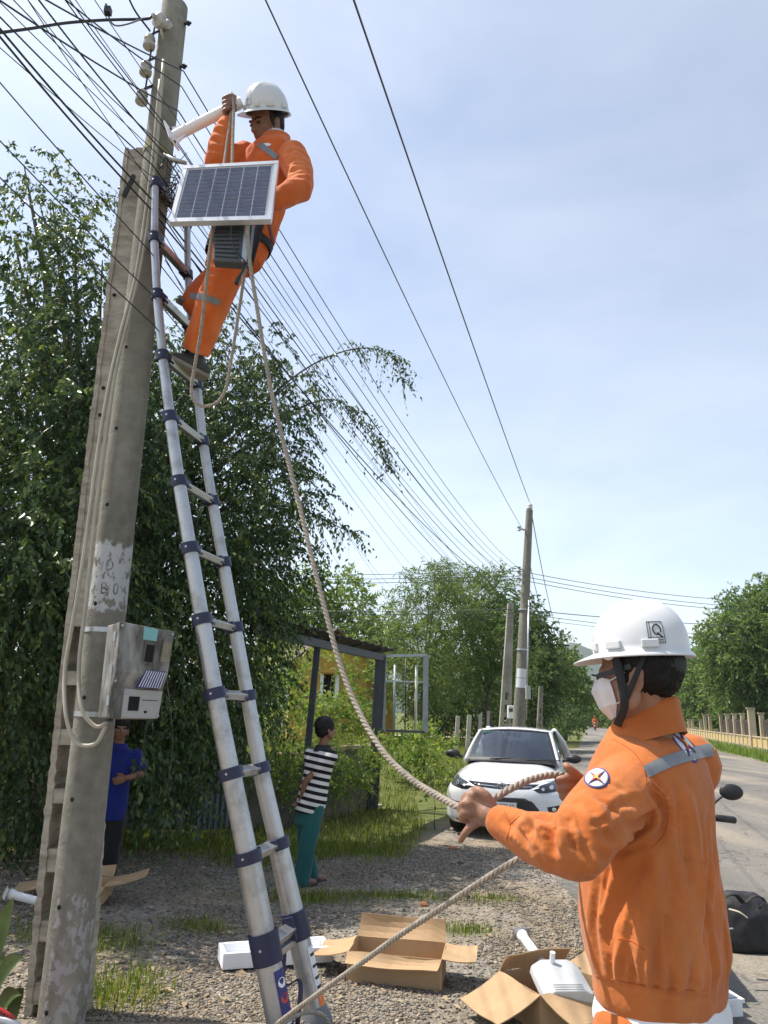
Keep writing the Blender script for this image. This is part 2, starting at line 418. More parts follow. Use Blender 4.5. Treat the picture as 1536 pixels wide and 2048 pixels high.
# ------------------------------------------------------------------ road
def asphalt_mat():
    m = bpy.data.materials.new('worn_asphalt'); m.use_nodes = True; t = m.node_tree; N = t.nodes; K = t.links.new
    b = N['Principled BSDF']; b.inputs['Roughness'].default_value = 0.9; b.inputs['Specular IOR Level'].default_value = 0.2
    tcn = N.new('ShaderNodeTexCoord'); v = tcn.outputs['Object']
    mpn = N.new('ShaderNodeMapping'); mpn.inputs['Rotation'].default_value = (0, 0, R(15.5)); mpn.inputs['Scale'].default_value = (1.0, 0.22, 1); K(v, mpn.inputs['Vector'])
    n1 = N.new('ShaderNodeTexNoise'); n1.inputs['Scale'].default_value = 0.9; n1.inputs['Detail'].default_value = 6; K(mpn.outputs['Vector'], n1.inputs['Vector'])
    r1 = N.new('ShaderNodeValToRGB'); e = r1.color_ramp.elements
    e[0].position = 0.32; e[0].color = (0.125, 0.12, 0.113, 1); e[1].position = 0.72; e[1].color = (0.30, 0.26, 0.20, 1)
    x = e.new(0.52); x.color = (0.185, 0.175, 0.158, 1)
    K(n1.outputs['Fac'], r1.inputs['Fac'])
    n2 = N.new('ShaderNodeTexNoise'); n2.inputs['Scale'].default_value = 55; n2.inputs['Detail'].default_value = 4; K(v, n2.inputs['Vector'])
    r2 = N.new('ShaderNodeValToRGB'); r2.color_ramp.elements[0].position = 0.3; r2.color_ramp.elements[0].color = (0.68, 0.68, 0.68, 1); r2.color_ramp.elements[1].position = 0.7; r2.color_ramp.elements[1].color = (1.25, 1.22, 1.18, 1)
    K(n2.outputs['Fac'], r2.inputs['Fac'])
    ml = N.new('ShaderNodeMixRGB'); ml.blend_type = 'MULTIPLY'; ml.inputs['Fac'].default_value = 1; K(r1.outputs['Color'], ml.inputs['Color1']); K(r2.outputs['Color'], ml.inputs['Color2'])
    # cracks
    vc = N.new('ShaderNodeTexVoronoi'); vc.feature = 'DISTANCE_TO_EDGE'; vc.inputs['Scale'].default_value = 1.1; 
    nd = N.new('ShaderNodeTexNoise'); nd.inputs['Scale'].default_value = 3; K(v, nd.inputs['Vector'])
    vm = N.new('ShaderNodeVectorMath'); vm.operation = 'MULTIPLY_ADD'; K(nd.outputs['Color'], vm.inputs[0]); vm.inputs[1].default_value = (0.5, 0.5, 0.5); K(v, vm.inputs[2]); K(vm.outputs[0], vc.inputs['Vector'])
    rc = N.new('ShaderNodeValToRGB'); rc.color_ramp.elements[0].color = (0.5, 0.5, 0.5, 1); rc.color_ramp.elements[1].position = 0.02; rc.color_ramp.elements[1].color = (1, 1, 1, 1); K(vc.outputs['Distance'], rc.inputs['Fac'])
    m2 = N.new('ShaderNodeMixRGB'); m2.blend_type = 'MULTIPLY'; m2.inputs['Fac'].default_value = 0.8; K(ml.outputs['Color'], m2.inputs['Color1']); K(rc.outputs['Color'], m2.inputs['Color2'])
    K(m2.outputs['Color'], b.inputs['Base Color'])
    bp = N.new('ShaderNodeBump'); bp.inputs['Strength'].default_value = 0.6; bp.inputs['Distance'].default_value = 0.01; K(n2.outputs['Fac'], bp.inputs['Height']); K(bp.outputs['Normal'], b.inputs['Normal'])
    return m
rows = []
for y in axis_vals([(-12, 0, 24), (0, 30, 200), (30, 90, 120), (90, 420, 40)]):
    el = road_l(y) + 0.16 * noise.noise((y * 0.8, 1.0, 0)) + 0.08 * noise.noise((y * 3.1, 4.0, 0))
    er = road_r(y) + 0.14 * noise.noise((y * 0.7, 7.0, 0)) + 0.06 * noise.noise((y * 2.7, 2.0, 0))
    rows.append([Vector((el + (er - el) * k / 8, y, (0.012 if 0 < k < 8 else 0.0) + 0.028 * (1 - (k / 4 - 1) ** 2) + 0.004)) for k in range(9)])
tag(MB().grid(rows).build('road', asphalt_mat(), smooth=True), kind='structure')
# pale concrete path crossing the grass behind the fence posts
pth = mat('pale_concrete_path', (0.42, 0.36, 0.28), 0.9, bump=0.4, bscale=30)
rows = []
for k in range(30):
    x = -16 + k * 0.95
    y = 33.0 + 0.1 * x
    if x > road_l(y): break
    rows.append([Vector((x, y + dy, gh(x, y + dy) + 0.05)) for dy in (0.0, 0.8, 1.6, 2.4)])
tag(MB().grid(rows).build('path', pth, smooth=True), kind='structure')
# worn slab in front of the gate
slabm = mat('stained_slab', (0.30, 0.29, 0.26), 0.9, var=0.3, scale=3, bump=0.5, bscale=25)
gslab = MB()
pts = [G(270, 1600), G(520, 1607), G(735, 1602), G(765, 1612), G(700, 1626), (G(560, 1632)), G(400, 1652), G(255, 1640)]
gslab.prism([Vector((p.x, p.y, gh(p.x, p.y) - 0.05)) for p in pts], (0, 0, 0.075))
tag(gslab.build('pavement', slabm), kind='structure')

# ------------------------------------------------------------------ distant hills
hm = mat('forested_slope', (0.035, 0.06, 0.035), 0.95, col2=(0.075, 0.10, 0.055), c2amt=0.35, scale=0.012, detail=8)
rows = []
for j in range(26):
    v = j / 25; row = []
    for i in range(140):
        az = R(-42 + 84 * i / 139); dist = 820 + 700 * v
        ridge = 74 * (0.62 + 0.38 * math.cos((az - 0.25) * 4.2) + 0.22 * noise.noise((az * 9, 3, 0)))
        prof = max(0.0, math.sin(math.pi * min(1, v * 1.0)) ** 0.9) * ridge * (1.0 + 0.5 * v)
        prof += (5 + 9 * v) * noise.noise((az * 30, v * 7, 5)) * (prof / 40)
        row.append(Vector((dist * math.sin(az), dist * math.cos(az), prof - 1.0)))
    rows.append(row)
tag(MB().grid(rows).build('hills', hm, smooth=True), kind='structure')

# ------------------------------------------------------------------ loose gravel and grass (uncountable)
def tone_attr(o, vals):
    a = o.data.attributes.new('tone', 'FLOAT', 'POINT'); a.data.foreach_set('value', np.asarray(vals, dtype=np.float32))
def fastmesh(name, V, F, mat_, parent=None, tone=None, smooth=False):
    """V (n,3), F (m,k) arrays"""
    V = np.asarray(V, dtype=np.float32); F = np.asarray(F, dtype=np.int32)
    if parent is not None:
        Mi = np.array(rootmat(parent).inverted()); V = (V @ Mi[:3, :3].T + Mi[:3, 3]).astype(np.float32)
    me = bpy.data.meshes.new(name); m, k = F.shape
    me.vertices.add(len(V)); me.vertices.foreach_set('co', V.ravel())
    me.loops.add(m * k); me.loops.foreach_set('vertex_index', F.ravel())
    me.polygons.add(m); me.polygons.foreach_set('loop_start', np.arange(0, m * k, k, dtype=np.int32)); me.polygons.foreach_set('loop_total', np.full(m, k, dtype=np.int32))
    if smooth: me.polygons.foreach_set('use_smooth', np.ones(m, dtype=bool))
    me.update(calc_edges=True)
    o = linkmesh(name, me, mat_, parent)
    if tone is not None: tone_attr(o, tone)
    return o
npat = np.array([noise.noise((a_ * 0.8, b_ * 0.8, 2.0)) for a_, b_ in zip(GX.ravel(), GY.ravel())])
def gravel(n, region, smin, smax, name, seed):
    r = np.random.default_rng(seed)
    x = r.uniform(region[0], region[1], n * 3); y = region[2] + (region[3] - region[2]) * r.random(n * 3) ** 1.35
    pat = look(npat, x, y); q = r.random((3, len(x)))
    ok = ~((x - road_l(y) > 0.5) & (q[0] > 0.12)) & (q[1] > grv(x, y) * 0.92) & ~((pat < -0.02) & (q[2] < 0.72))
    keep = np.nonzero(ok)[0][:n]
    x = x[keep]; y = y[keep]; k = len(x); z = ghv(x, y)
    s = smin + (smax - smin) * r.random(k) ** 2.6
    base = np.array([[1, 0, 0], [0, 1, 0], [-1, 0, 0], [0, -1, 0], [0, 0, 1], [0, 0, -1]], dtype=float)
    off = base[None] * (1 + r.uniform(-.35, .35, (k, 6, 1))) + r.uniform(-.42, .42, (k, 6, 3))
    off *= s[:, None, None] * np.stack([r.uniform(.6, 1.6, k), r.uniform(.6, 1.2, k), r.uniform(.3, .75, k)], 1)[:, None, :]
    ang = r.uniform(0, 6.28, k); c_, s_ = np.cos(ang), np.sin(ang)
    ox = off[..., 0] * c_[:, None] - off[..., 1] * s_[:, None]; oy = off[..., 0] * s_[:, None] + off[..., 1] * c_[:, None]
    V = np.stack([x[:, None] + ox, y[:, None] + oy, z[:, None] + off[..., 2] + s[:, None] * 0.22], -1).reshape(-1, 3)
    f = np.array([[0, 1, 4], [1, 2, 4], [2, 3, 4], [3, 0, 4], [1, 0, 5], [2, 1, 5], [3, 2, 5], [0, 3, 5]])
    F = (np.arange(k)[:, None, None] * 6 + f[None]).reshape(-1, 3)
    return fastmesh(name, V, F, MATS['gravel_stone'], tone=np.repeat(r.random(k), 6))
def stonemat():
    m = bpy.data.materials.new('gravel_stone'); m.use_nodes = True; t = m.node_tree; N = t.nodes; K = t.links.new
    b = N['Principled BSDF']; b.inputs['Roughness'].default_value = 0.9; b.inputs['Specular IOR Level'].default_value = 0.2
    a = N.new('ShaderNodeAttribute'); a.attribute_name = 'tone'; r1 = N.new('ShaderNodeValToRGB'); e = r1.color_ramp.elements
    e[0].color = (0.095, 0.085, 0.072, 1); e[1].color = (0.44, 0.39, 0.32, 1)
    for p_, c_ in ((0.35, (0.175, 0.156, 0.13)), (0.7, (0.265, 0.235, 0.19)), (0.9, (0.32, 0.235, 0.155))):
        x = e.new(p_); x.color = c_ + (1,)
    K(a.outputs['Fac'], r1.inputs['Fac']); K(r1.outputs['Color'], b.inputs['Base Color']); MATS['gravel_stone'] = m
stonemat()
tag(gravel(84000, (-3.2, 3.2, 3.9, 9.5), 0.0035, 0.0150, 'gravel', 3), 'loose grey gravel and chippings lying between the pole and the car', 'gravel', kind='stuff')

tag(gravel(320, (-3.0, 3.0, 4.0, 9.0), 0.012, 0.034, 'loose_stones', 13), 'bigger broken stones strewn among the gravel', 'stones', kind='stuff')
def grass(n, dens, region, h0, h1, w, name, label, matn, seed, bend=0.5, pw=1.0):
    r = np.random.default_rng(seed)
    X = r.uniform(region[0], region[1], n * 8); Y = region[2] + (region[3] - region[2]) * r.random(n * 8) ** pw
    keep = np.nonzero(r.random(n * 8) < dens(X, Y))[0][:n]
    X = X[keep]; Y = Y[keep]; k = len(X); Z = ghv(X, Y)
    h = r.uniform(h0, h1, k); a_ = r.uniform(0, 6.28, k); ww = w * r.uniform(.6, 1.3, k)
    dx, dy = np.cos(a_), np.sin(a_); px_, py_ = -dy, dx; b_ = bend * r.uniform(.2, 1.2, k) * h
    p0 = np.stack([X - px_ * ww, Y - py_ * ww, Z], 1); p1 = np.stack([X + px_ * ww, Y + py_ * ww, Z], 1)
    m0 = np.stack([X + dx * b_ * .35 + px_ * ww * .8, Y + dy * b_ * .35 + py_ * ww * .8, Z + h * .62], 1)
    m1 = np.stack([X + dx * b_ * .35 - px_ * ww * .8, Y + dy * b_ * .35 - py_ * ww * .8, Z + h * .62], 1)
    tp = np.stack([X + dx * b_, Y + dy * b_, Z + h * .98], 1)
    V = np.stack([p0, p1, m0, m1, tp], 1).reshape(-1, 3)
    f = np.array([[0, 1, 2], [0, 2, 3], [3, 2, 4]]); F = (np.arange(k)[:, None, None] * 5 + f[None]).reshape(-1, 3)
    return tag(fastmesh(name, V, F, MATS[matn], tone=np.repeat(r.random(k), 5)), label, 'grass', kind='stuff')
leafmat('grass_blades', (0.07, 0.11, 0.02), (0.13, 0.18, 0.035), (0.30, 0.28, 0.10), 0.6, 0.35, 0.2)
leafmat('verge_blades', (0.06, 0.12, 0.02), (0.12, 0.20, 0.04), (0.22, 0.25, 0.08), 0.6, 0.4, 0.2)
grass(16000, lambda x, y: np.clip(grv(x, y), 0, 1) ** 1.5, (-2.6, 2.2, 3.9, 9.3), 0.02, 0.075, 0.0035, 'grass', 'short sparse grass tufts growing through the gravel', 'grass_blades', 4)
grass(60000, lambda x, y: np.where((x < road_l(y) - .25) & ~((x > 0.7) & (y > 9.2) & (y < 14.5) & (x < 4)), grv(x, y) ** 1.5, 0), (-7, 7, 8.0, 32), 0.03, 0.115, 0.0065, 'grass', 'longer grass covering the yard behind the gravel', 'grass_blades', 5, pw=1.5)
grass(12000, lambda x, y: smooth(6.8, 7.2, x - RD * y) * smooth(9.0, 8.4, x - RD * y), (8, 30, 12, 75), 0.12, 0.45, 0.02, 'grass', 'rank green verge grass at the foot of the yellow wall', 'verge_blades', 6, pw=1.3)
# ================================================================== poles, meter box, ladder
def text_geo(txt, size=1.0, ext=0.0):
    c = bpy.data.curves.new('t', 'FONT'); c.body = txt; c.size = size; c.align_x = 'CENTER'; c.align_y = 'CENTER'; c.resolution_u = 3
    o = bpy.data.objects.new('t', c); COL.objects.link(o); me = evalmesh(o)
    V = [tuple(v.co) for v in me.vertices]; F = [list(p.vertices) for p in me.polygons]
    bpy.data.objects.remove(o); bpy.data.curves.remove(c); bpy.data.meshes.remove(me); return V, F
def text_on(txt, size, fn, name, m, parent, sx=1.0):
    V, F = text_geo(txt, size)
    return meshobj(name, [fn(v[0] * sx, v[1]) for v in V], F, m, parent)

def concrete_pole_mat(name, paint):
    m = bpy.data.materials.new(name); m.use_nodes = True; t = m.node_tree; N = t.nodes; K = t.links.new
    b = N['Principled BSDF']; b.inputs['Roughness'].default_value = 0.88; b.inputs['Specular IOR Level'].default_value = 0.25
    tcn = N.new('ShaderNodeTexCoord'); v = tcn.outputs['Object']
    def noi(s, sc=(1, 1, 1), d=6):
        mpn = N.new('ShaderNodeMapping'); mpn.inputs['Scale'].default_value = sc; K(v, mpn.inputs['Vector'])
        n = N.new('ShaderNodeTexNoise'); n.inputs['Scale'].default_value = s; n.inputs['Detail'].default_value = d; n.inputs['Roughness'].default_value = 0.62; K(mpn.outputs['Vector'], n.inputs['Vector']); return n.outputs['Fac']
    r1 = N.new('ShaderNodeValToRGB'); e = r1.color_ramp.elements
    e[0].position = 0.3; e[0].color = (0.135, 0.128, 0.11, 1); e[1].position = 0.75; e[1].color = (0.31, 0.298, 0.262, 1)
    K(noi(3.0, (1, 1, 0.22)), r1.inputs['Fac'])
    r0 = N.new('ShaderNodeValToRGB'); r0.color_ramp.elements[0].position = 0.25; r0.color_ramp.elements[0].color = (0.72, 0.7, 0.64, 1); r0.color_ramp.elements[1].position = 0.75; r0.color_ramp.elements[1].color = (1.15, 1.14, 1.1, 1)
    K(noi(16), r0.inputs['Fac'])
    mu = N.new('ShaderNodeMixRGB'); mu.blend_type = 'MULTIPLY'; mu.inputs['Fac'].default_value = 1; K(r1.outputs['Color'], mu.inputs['Color1']); K(r0.outputs['Color'], mu.inputs['Color2'])
    col = mu.outputs['Color']
    if paint:
        sp = N.new('ShaderNodeSeparateXYZ'); K(v, sp.inputs['Vector'])
        def band(sock, lo, hi, soft):
            a = N.new('ShaderNodeMapRange'); a.interpolation_type = 'SMOOTHSTEP'; a.inputs['From Min'].default_value = lo - soft; a.inputs['From Max'].default_value = lo + soft; K(sock, a.inputs['Value'])
            c = N.new('ShaderNodeMapRange'); c.interpolation_type = 'SMOOTHSTEP'; c.inputs['From Min'].default_value = hi - soft; c.inputs['From Max'].default_value = hi + soft; c.inputs['To Min'].default_value = 1; c.inputs['To Max'].default_value = 0; K(sock, c.inputs['Value'])
            x = N.new('ShaderNodeMath'); x.operation = 'MULTIPLY'; K(a.outputs[0], x.inputs[0]); K(c.outputs[0], x.inputs[1]); return x.outputs[0]
        for (z0, z1, x0, x1, amt, c) in paint:
            wob = N.new('ShaderNodeMath'); wob.operation = 'MULTIPLY_ADD'; K(noi(22), wob.inputs[0]); wob.inputs[1].default_value = 0.12; K(sp.outputs['Z'], wob.inputs[2])
            wox = N.new('ShaderNodeMath'); wox.operation = 'MULTIPLY_ADD'; K(noi(30), wox.inputs[0]); wox.inputs[1].default_value = 0.05; K(sp.outputs['X'], wox.inputs[2])
            mz = band(wob.outputs[0], z0 + 0.06, z1 + 0.06, 0.012); mx = band(wox.outputs[0], x0 + 0.025, x1 + 0.025, 0.006)
            fl = N.new('ShaderNodeValToRGB'); fl.color_ramp.elements[0].position = 0.56 - amt * 0.3; fl.color_ramp.elements[1].position = 0.62 - amt * 0.3; K(noi(26, (1, 1, 0.6), 8), fl.inputs['Fac'])
            q = N.new('ShaderNodeMath'); q.operation = 'MULTIPLY'; K(mz, q.inputs[0]); K(mx, q.inputs[1])
            q2 = N.new('ShaderNodeMath'); q2.operation = 'MULTIPLY'; K(q.outputs[0], q2.inputs[0]); K(fl.outputs['Color'], q2.inputs[1])
            mm = N.new('ShaderNodeMixRGB'); K(q2.outputs[0], mm.inputs['Fac']); K(col, mm.inputs['Color1']); mm.inputs['Color2'].default_value = c + (1,); col = mm.outputs['Color']
    K(col, b.inputs['Base Color'])
    bp = N.new('ShaderNodeBump'); bp.inputs['Strength'].default_value = 0.45; bp.inputs['Distance'].default_value = 0.01; K(noi(45), bp.inputs['Height']); K(bp.outputs['Normal'], b.inputs['Normal'])
    return m
M_dark = mat('dark_metal', (0.03, 0.03, 0.033), 0.5, metal=0.6)
M_galv = mat('galvanised_steel', (0.42, 0.43, 0.44), 0.42, metal=0.85, bump=0.05, bscale=80)
M_black = mat('black_plastic', (0.012, 0.012, 0.014), 0.45)
M_porc = mat('grey_porcelain', (0.42, 0.41, 0.38), 0.25, col2=(0.20, 0.19, 0.17), c2amt=0.35, scale=25)
M_white = mat('white_enamel', (0.78, 0.78, 0.79), 0.35, var=0.04)
M_white2 = mat('white_foam', (0.82, 0.83, 0.85), 0.7, var=0.03, bump=0.12, bscale=160, sss=0.1)
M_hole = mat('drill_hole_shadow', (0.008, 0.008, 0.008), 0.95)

# --- round concrete pole
pt = P(350, 14, 3.80); pb = P(122, 2040, 3.76)
ax = (pt - pb).normalized(); pb = pb - ax * ((pb.z + 0.3) / ax.z)
LEN = (pt - pb).length
def pole_at(t, ang=None, off=0.0):
    """t metres up from the foot; ang 0 = towards the camera, positive = to the right"""
    c = pb + ax * t; r = 0.101 + (0.079 - 0.101) * t / LEN
    if ang is None: return c, r
    return c + Vector((math.sin(ang), -math.cos(ang), 0)) * (r + off)
def t_of(py):  # height along the pole seen at photo row py
    lo, hi = 0, LEN
    for _ in range(40):
        mid = (lo + hi) / 2
        if pix(pb + ax * mid)[1] > py: lo = mid
        else: hi = mid
    return lo
pole = empty('utility_pole', (pb.x, pb.y, gh(pb.x, pb.y)), label='tall round concrete pole carrying insulators, meter box and tangled wires', cat='utility pole')
mb = MB(); nseg = 40
mb.rings([[pole_at(LEN * i / nseg, 2 * math.pi * k / 28, 0.0012 * noise.noise((k * .9, i * .8, 1))) for k in range(28)] for i in range(nseg + 1)])
zA, zB = pole_at(t_of(1222))[0].z - gh(pb.x, pb.y), pole_at(t_of(1092))[0].z - gh(pb.x, pb.y)
zC, zD = pole_at(t_of(2120))[0].z - gh(pb.x, pb.y), pole_at(t_of(1775))[0].z - gh(pb.x, pb.y)
xA = pole_at(t_of(1160))[0].x - pb.x; xC = pole_at(t_of(1900))[0].x - pb.x
pm = concrete_pole_mat('cast_concrete', [(zA, zB, xA - 0.075, xA + 0.12, 0.50, (0.40, 0.405, 0.41)), (zC, zD, xC - 0.045, xC + 0.2, 0.20, (0.31, 0.305, 0.295))])
mb.build('shaft', pm, pole, smooth=False, auto=40)
# drilled holes up the face
for py in (565, 708, 868, 1018, 1212, 1396, 1595, 1805, 2010):
    t = t_of(py); a = -0.32
    n = Vector((math.sin(a), -math.cos(a), 0)); o = pole_at(t, a, 0.0006)
    X, Y, Z = frame(n, ax)
    MB().lathe([(0.0105, 0.0), (0.0085, 0.0012), (0.004, 0.0014)], o, (X, Y, n), 12).build('bolt_hole', M_hole, pole)
# stencilled characters, half worn away
stm = mat('black_stencil_paint', (0.03, 0.03, 0.032), 0.85, col2=(0.34, 0.34, 0.34), c2amt=0.48, scale=70, detail=8)
def on_pole(py, a0):
    t0 = t_of(py)
    def f(u, v):
        t = t0 + v; r = pole_at(t)[1]; return pole_at(t, a0 + u / r, 0.0012)
    return f
text_on('D', 0.078, on_pole(1138, 0.22), 'stencil_letter', stm, pole, 0.7)
text_on('B', 0.085, on_pole(1183, 0.05), 'stencil_letter', stm, pole, 0.75)
text_on('0', 0.085, on_pole(1183, 0.66), 'stencil_letter', stm, pole, 0.7)
text_on('/', 0.07, on_pole(1140, -0.18), 'stencil_letter', stm, pole, 0.7)
# insulator rack with three spools
rack0 = P(309, 55, 3.74); rack1 = P(287, 205, 3.72)
MB().bar(rack0, rack1, 0.008, 0.008).build('insulator_rod', M_dark, pole)
for (x, y) in ((299, 84), (292, 137), (284, 194)):
    c = P(x, y, 3.72); q = (rack0 - rack1).normalized(); X, Y, Z = frame(q)
    ins = MB().lathe([(0.012, -0.045), (0.036, -0.04), (0.038, -0.02), (0.022, -0.012), (0.022, 0.010), (0.034, 0.018), (0.03, 0.036), (0.012, 0.04)], c, (X, Y, q), 18).build('insulator', M_porc, pole, auto=35)
    MB().bar(c + q * 0.055, pole_at(t_of(y - 14), -1.1, -0.01), 0.034, 0.007).build('rack_arm', M_dark, ins)
c = P(324, 46, 3.70); q = (P(300, 30, 3.62) - P(333, 58, 3.74)).normalized(); X, Y, Z = frame(q)
MB().lathe([(0.025, -0.09), (0.042, -0.075), (0.042, -0.03), (0.028, -0.02), (0.028, 0.0), (0.046, 0.01), (0.046, 0.04), (0.02, 0.055), (0.012, 0.08)], c, (X, Y, q), 18).build('strain_insulator', M_porc, pole, auto=35)
for py in (52, 138):
    t = t_of(py); o = pole_at(t, 1.35); MB().tube([pole_at(t, 1.35, -0.02), pole_at(t, 1.35, 0.045)], 0.008, 8).tube([pole_at(t, 1.35, 0.02), pole_at(t, 1.35, 0.032)], 0.016, 6).build('through_bolt', M_dark, pole)
# steel bands that carry the meter box
for py in (1262, 1428):
    t = t_of(py); mb = MB()
    mb.grid([[pole_at(t + dz, math.pi * 2 * k / 30, 0.003) for k in range(31)] for dz in (-0.012, 0.012)])
    mb.build('steel_band', M_galv, pole, smooth=True)
# two tan conduits strapped up the left of the pole
M_cond = mat('tan_pvc', (0.36, 0.33, 0.26), 0.55, var=0.15, scale=8)
for path in ([(327, 120), (313, 300), (296, 440), (280, 540), (256, 640), (232, 740), (210, 880), (190, 1030), (172, 1200), (158, 1330), (163, 1415), (190, 1452), (214, 1446)],
             [(320, 160), (306, 310), (289, 440), (270, 560), (243, 660), (218, 770), (196, 900), (172, 1080), (150, 1220), (130, 1340), (132, 1430), (152, 1484), (190, 1488), (212, 1452)]):
    pts = [P(x, y, 3.655 if y < 1400 else 3.60) for x, y in path]
    MB().tube(spline(pts, 6), 0.0095, 10).build('conduit', M_cond, pole, smooth=True)
# yellow strap tied round the pole above the ladder
M_strap = mat('olive_webbing', (0.24, 0.23, 0.10), 0.8, bump=0.3, bscale=200)
t = t_of(318); mb = MB()
mb.grid([[pole_at(t + dz + 0.035 * math.cos(2 * math.pi * k / 30 + 0.3), 2 * math.pi * k / 30, 0.006) for k in range(31)] for dz in (-0.016, 0.016)])
mb.build('webbing_strap', M_strap, pole, smooth=True)
cl = [P(330, 310, 3.6), P(348, 320, 3.58), P(372, 326, 3.57)]
MB().tube(cl, [(0.016, 0.006), (0.02, 0.012), (0.014, 0.01)], 8).build('strap_buckle', M_galv, pole, smooth=True)
# bird's nest of loose ends
mb = MB()
for k in range(22):
    r_ = random.Random(k); x0, y0 = 345 + r_.uniform(-12, 18), 345 + r_.uniform(-20, 75)
    p = [P(x0 + r_.uniform(-25, 25), y0 + r_.uniform(-30, 30), 3.72 + r_.uniform(-.05, .09)) for _ in range(5)]
    mb.tube(spline(p, 5), 0.0022, 5)
mb.build('tangled_wire_ends', M_black, pole, smooth=True)

# --- slotted concrete post behind it
sroot_p = P(78, 2040, 4.02)
sp_ = empty('slotted_post', (sroot_p.x, sroot_p.y, gh(sroot_p.x, sroot_p.y)), label='shorter rough concrete post with rectangular slots, tied behind the round pole', cat='concrete post')
M_rough = mat('rough_concrete', (0.19, 0.165, 0.125), 0.95, col2=(0.40, 0.36, 0.29), c2amt=0.55, scale=13, bump=1.0, bscale=26, detail=9, stretch=(.5, .5, 1.5))
def slot_edge(py, side):
    """left edge of the visible face and hidden right edge, as points on its front plane"""
    f = (py - 295) / (2048 - 295)
    xl = 250 + (45 - 250) * f - 8 * math.sin(math.pi * f)
    w = 52 + 56 * f
    return P(xl + (w if side else 0), py, 3.92)
DEPTH = Vector((0.02, 0.15, 0))
rowsy = list(range(295, 2230, 13))
def flange(fa, fb, seed):
    mb = MB(); rg = []
    for i, py in enumerate(rowsy):
        a = slot_edge(py, 0); b = slot_edge(py, 1); j = lambda k: Vector((0.010 * noise.noise((i * 1.3, k * 3.3, seed)), 0.008 * noise.noise((i * 1.7, k * 2.1, seed + 4)), 0))
        p0 = a.lerp(b, fa) + j(0); p1 = a.lerp(b, fb) + j(1)
        rg.append([p0, p1, p1 + DEPTH, p0 + DEPTH])
    return mb.rings(rg)
flange(0.0, 0.14, 1).build('flange', M_rough, sp_)
flange(0.42, 1.0, 5).build('flange', M_rough, sp_)
slots = [(1252, 1342), (1370, 1458), (1490, 1578), (1607, 1698), (1745, 1842), (1884, 1966), (2010, 2100)]
segs = [(297, 1252)] + [(slots[i][1], slots[i + 1][0]) for i in range(len(slots) - 1)] + [(2100, 2225)]
for (y0, y1) in segs:
    mb = MB(); rg = []
    m_ = max(1, int((y1 - y0) / 60))
    for i in range(m_ + 1):
        py = y0 + (y1 - y0) * i / m_
        a = slot_edge(py, 0); b = slot_edge(py, 1); d = Vector((0, 0.006, 0))
        p0 = a.lerp(b, 0.125) + d; p1 = a.lerp(b, 0.435) + d; rg.append([p0, p1, p1 + DEPTH * 0.9, p0 + DEPTH * 0.9])
    mb.rings(rg).build('web', M_rough, sp_)
for (x, y) in ((228, 590), (206, 776), (196, 830)):
    o = slot_edge(y, 0).lerp(slot_edge(y, 1), 0.28)
    MB().lathe([(0.011, 0.0), (0.009, 0.006), (0.004, 0.0065)], o, (Vector((1, 0, 0)), Vector((0, 0, 1)), Vector((0, -1, 0))), 12).build('bolt_hole', M_hole, sp_)
MB().tube([P(236, 376, 3.95), P(262, 374, 3.93)], 0.007, 8).build('through_bolt', M_dark, sp_)
MB().bar(P(268, 352, 3.88), P(248, 392, 3.87), 0.03, 0.02).build('anchor_clamp', M_black, sp_)

# --- meter box
BQ = [P(240.6, 1243, 3.42), P(350, 1263, 3.60), P(319, 1437, 3.58), P(221, 1436, 3.40)]   # TL TR BR BL of the front
def fq(u, v, o=0.0):
    a = BQ[0].lerp(BQ[1], u); b = BQ[3].lerp(BQ[2], u); return a.lerp(b, v) + BN * o
BN = (BQ[1] - BQ[0]).cross(BQ[3] - BQ[0]).normalized()
if BN.y > 0: BN = -BN
c0 = sum(BQ, Vector()) / 4
box = empty('meter_box', fq(0.5, 1.0, -0.08), label='grimy grey electricity meter box strapped to the round pole', cat='meter box')
M_box = mat('grimy_grp', (0.075, 0.07, 0.06), 0.75, col2=(0.33, 0.32, 0.30), c2amt=0.47, scale=14, bump=0.3, bscale=50, detail=8, stretch=(1, 1, 0.35))
M_boxl = mat('pale_cover', (0.36, 0.355, 0.34), 0.55, col2=(0.17, 0.16, 0.145), c2amt=0.25, scale=12, detail=7)
M_boxd = mat('dull_glass', (0.05, 0.048, 0.042), 0.2, spec=0.6)
BD = 0.145
def fprism(poly, o0, o1):
    A = [fq(u, v, o0) for u, v in poly]; B = [fq(u, v, o1) for u, v in poly]; n = len(poly)
    return MB().add(A + B, [tuple(range(n - 1, -1, -1)), tuple(range(n, 2 * n))] + [(k, (k + 1) % n, n + (k + 1) % n, n + k) for k in range(n)])
bevel(fprism([(0, 0), (1, 0), (1, 1), (0, 1)], -BD, -0.035).build('case', M_box, box), 0.008, 2)
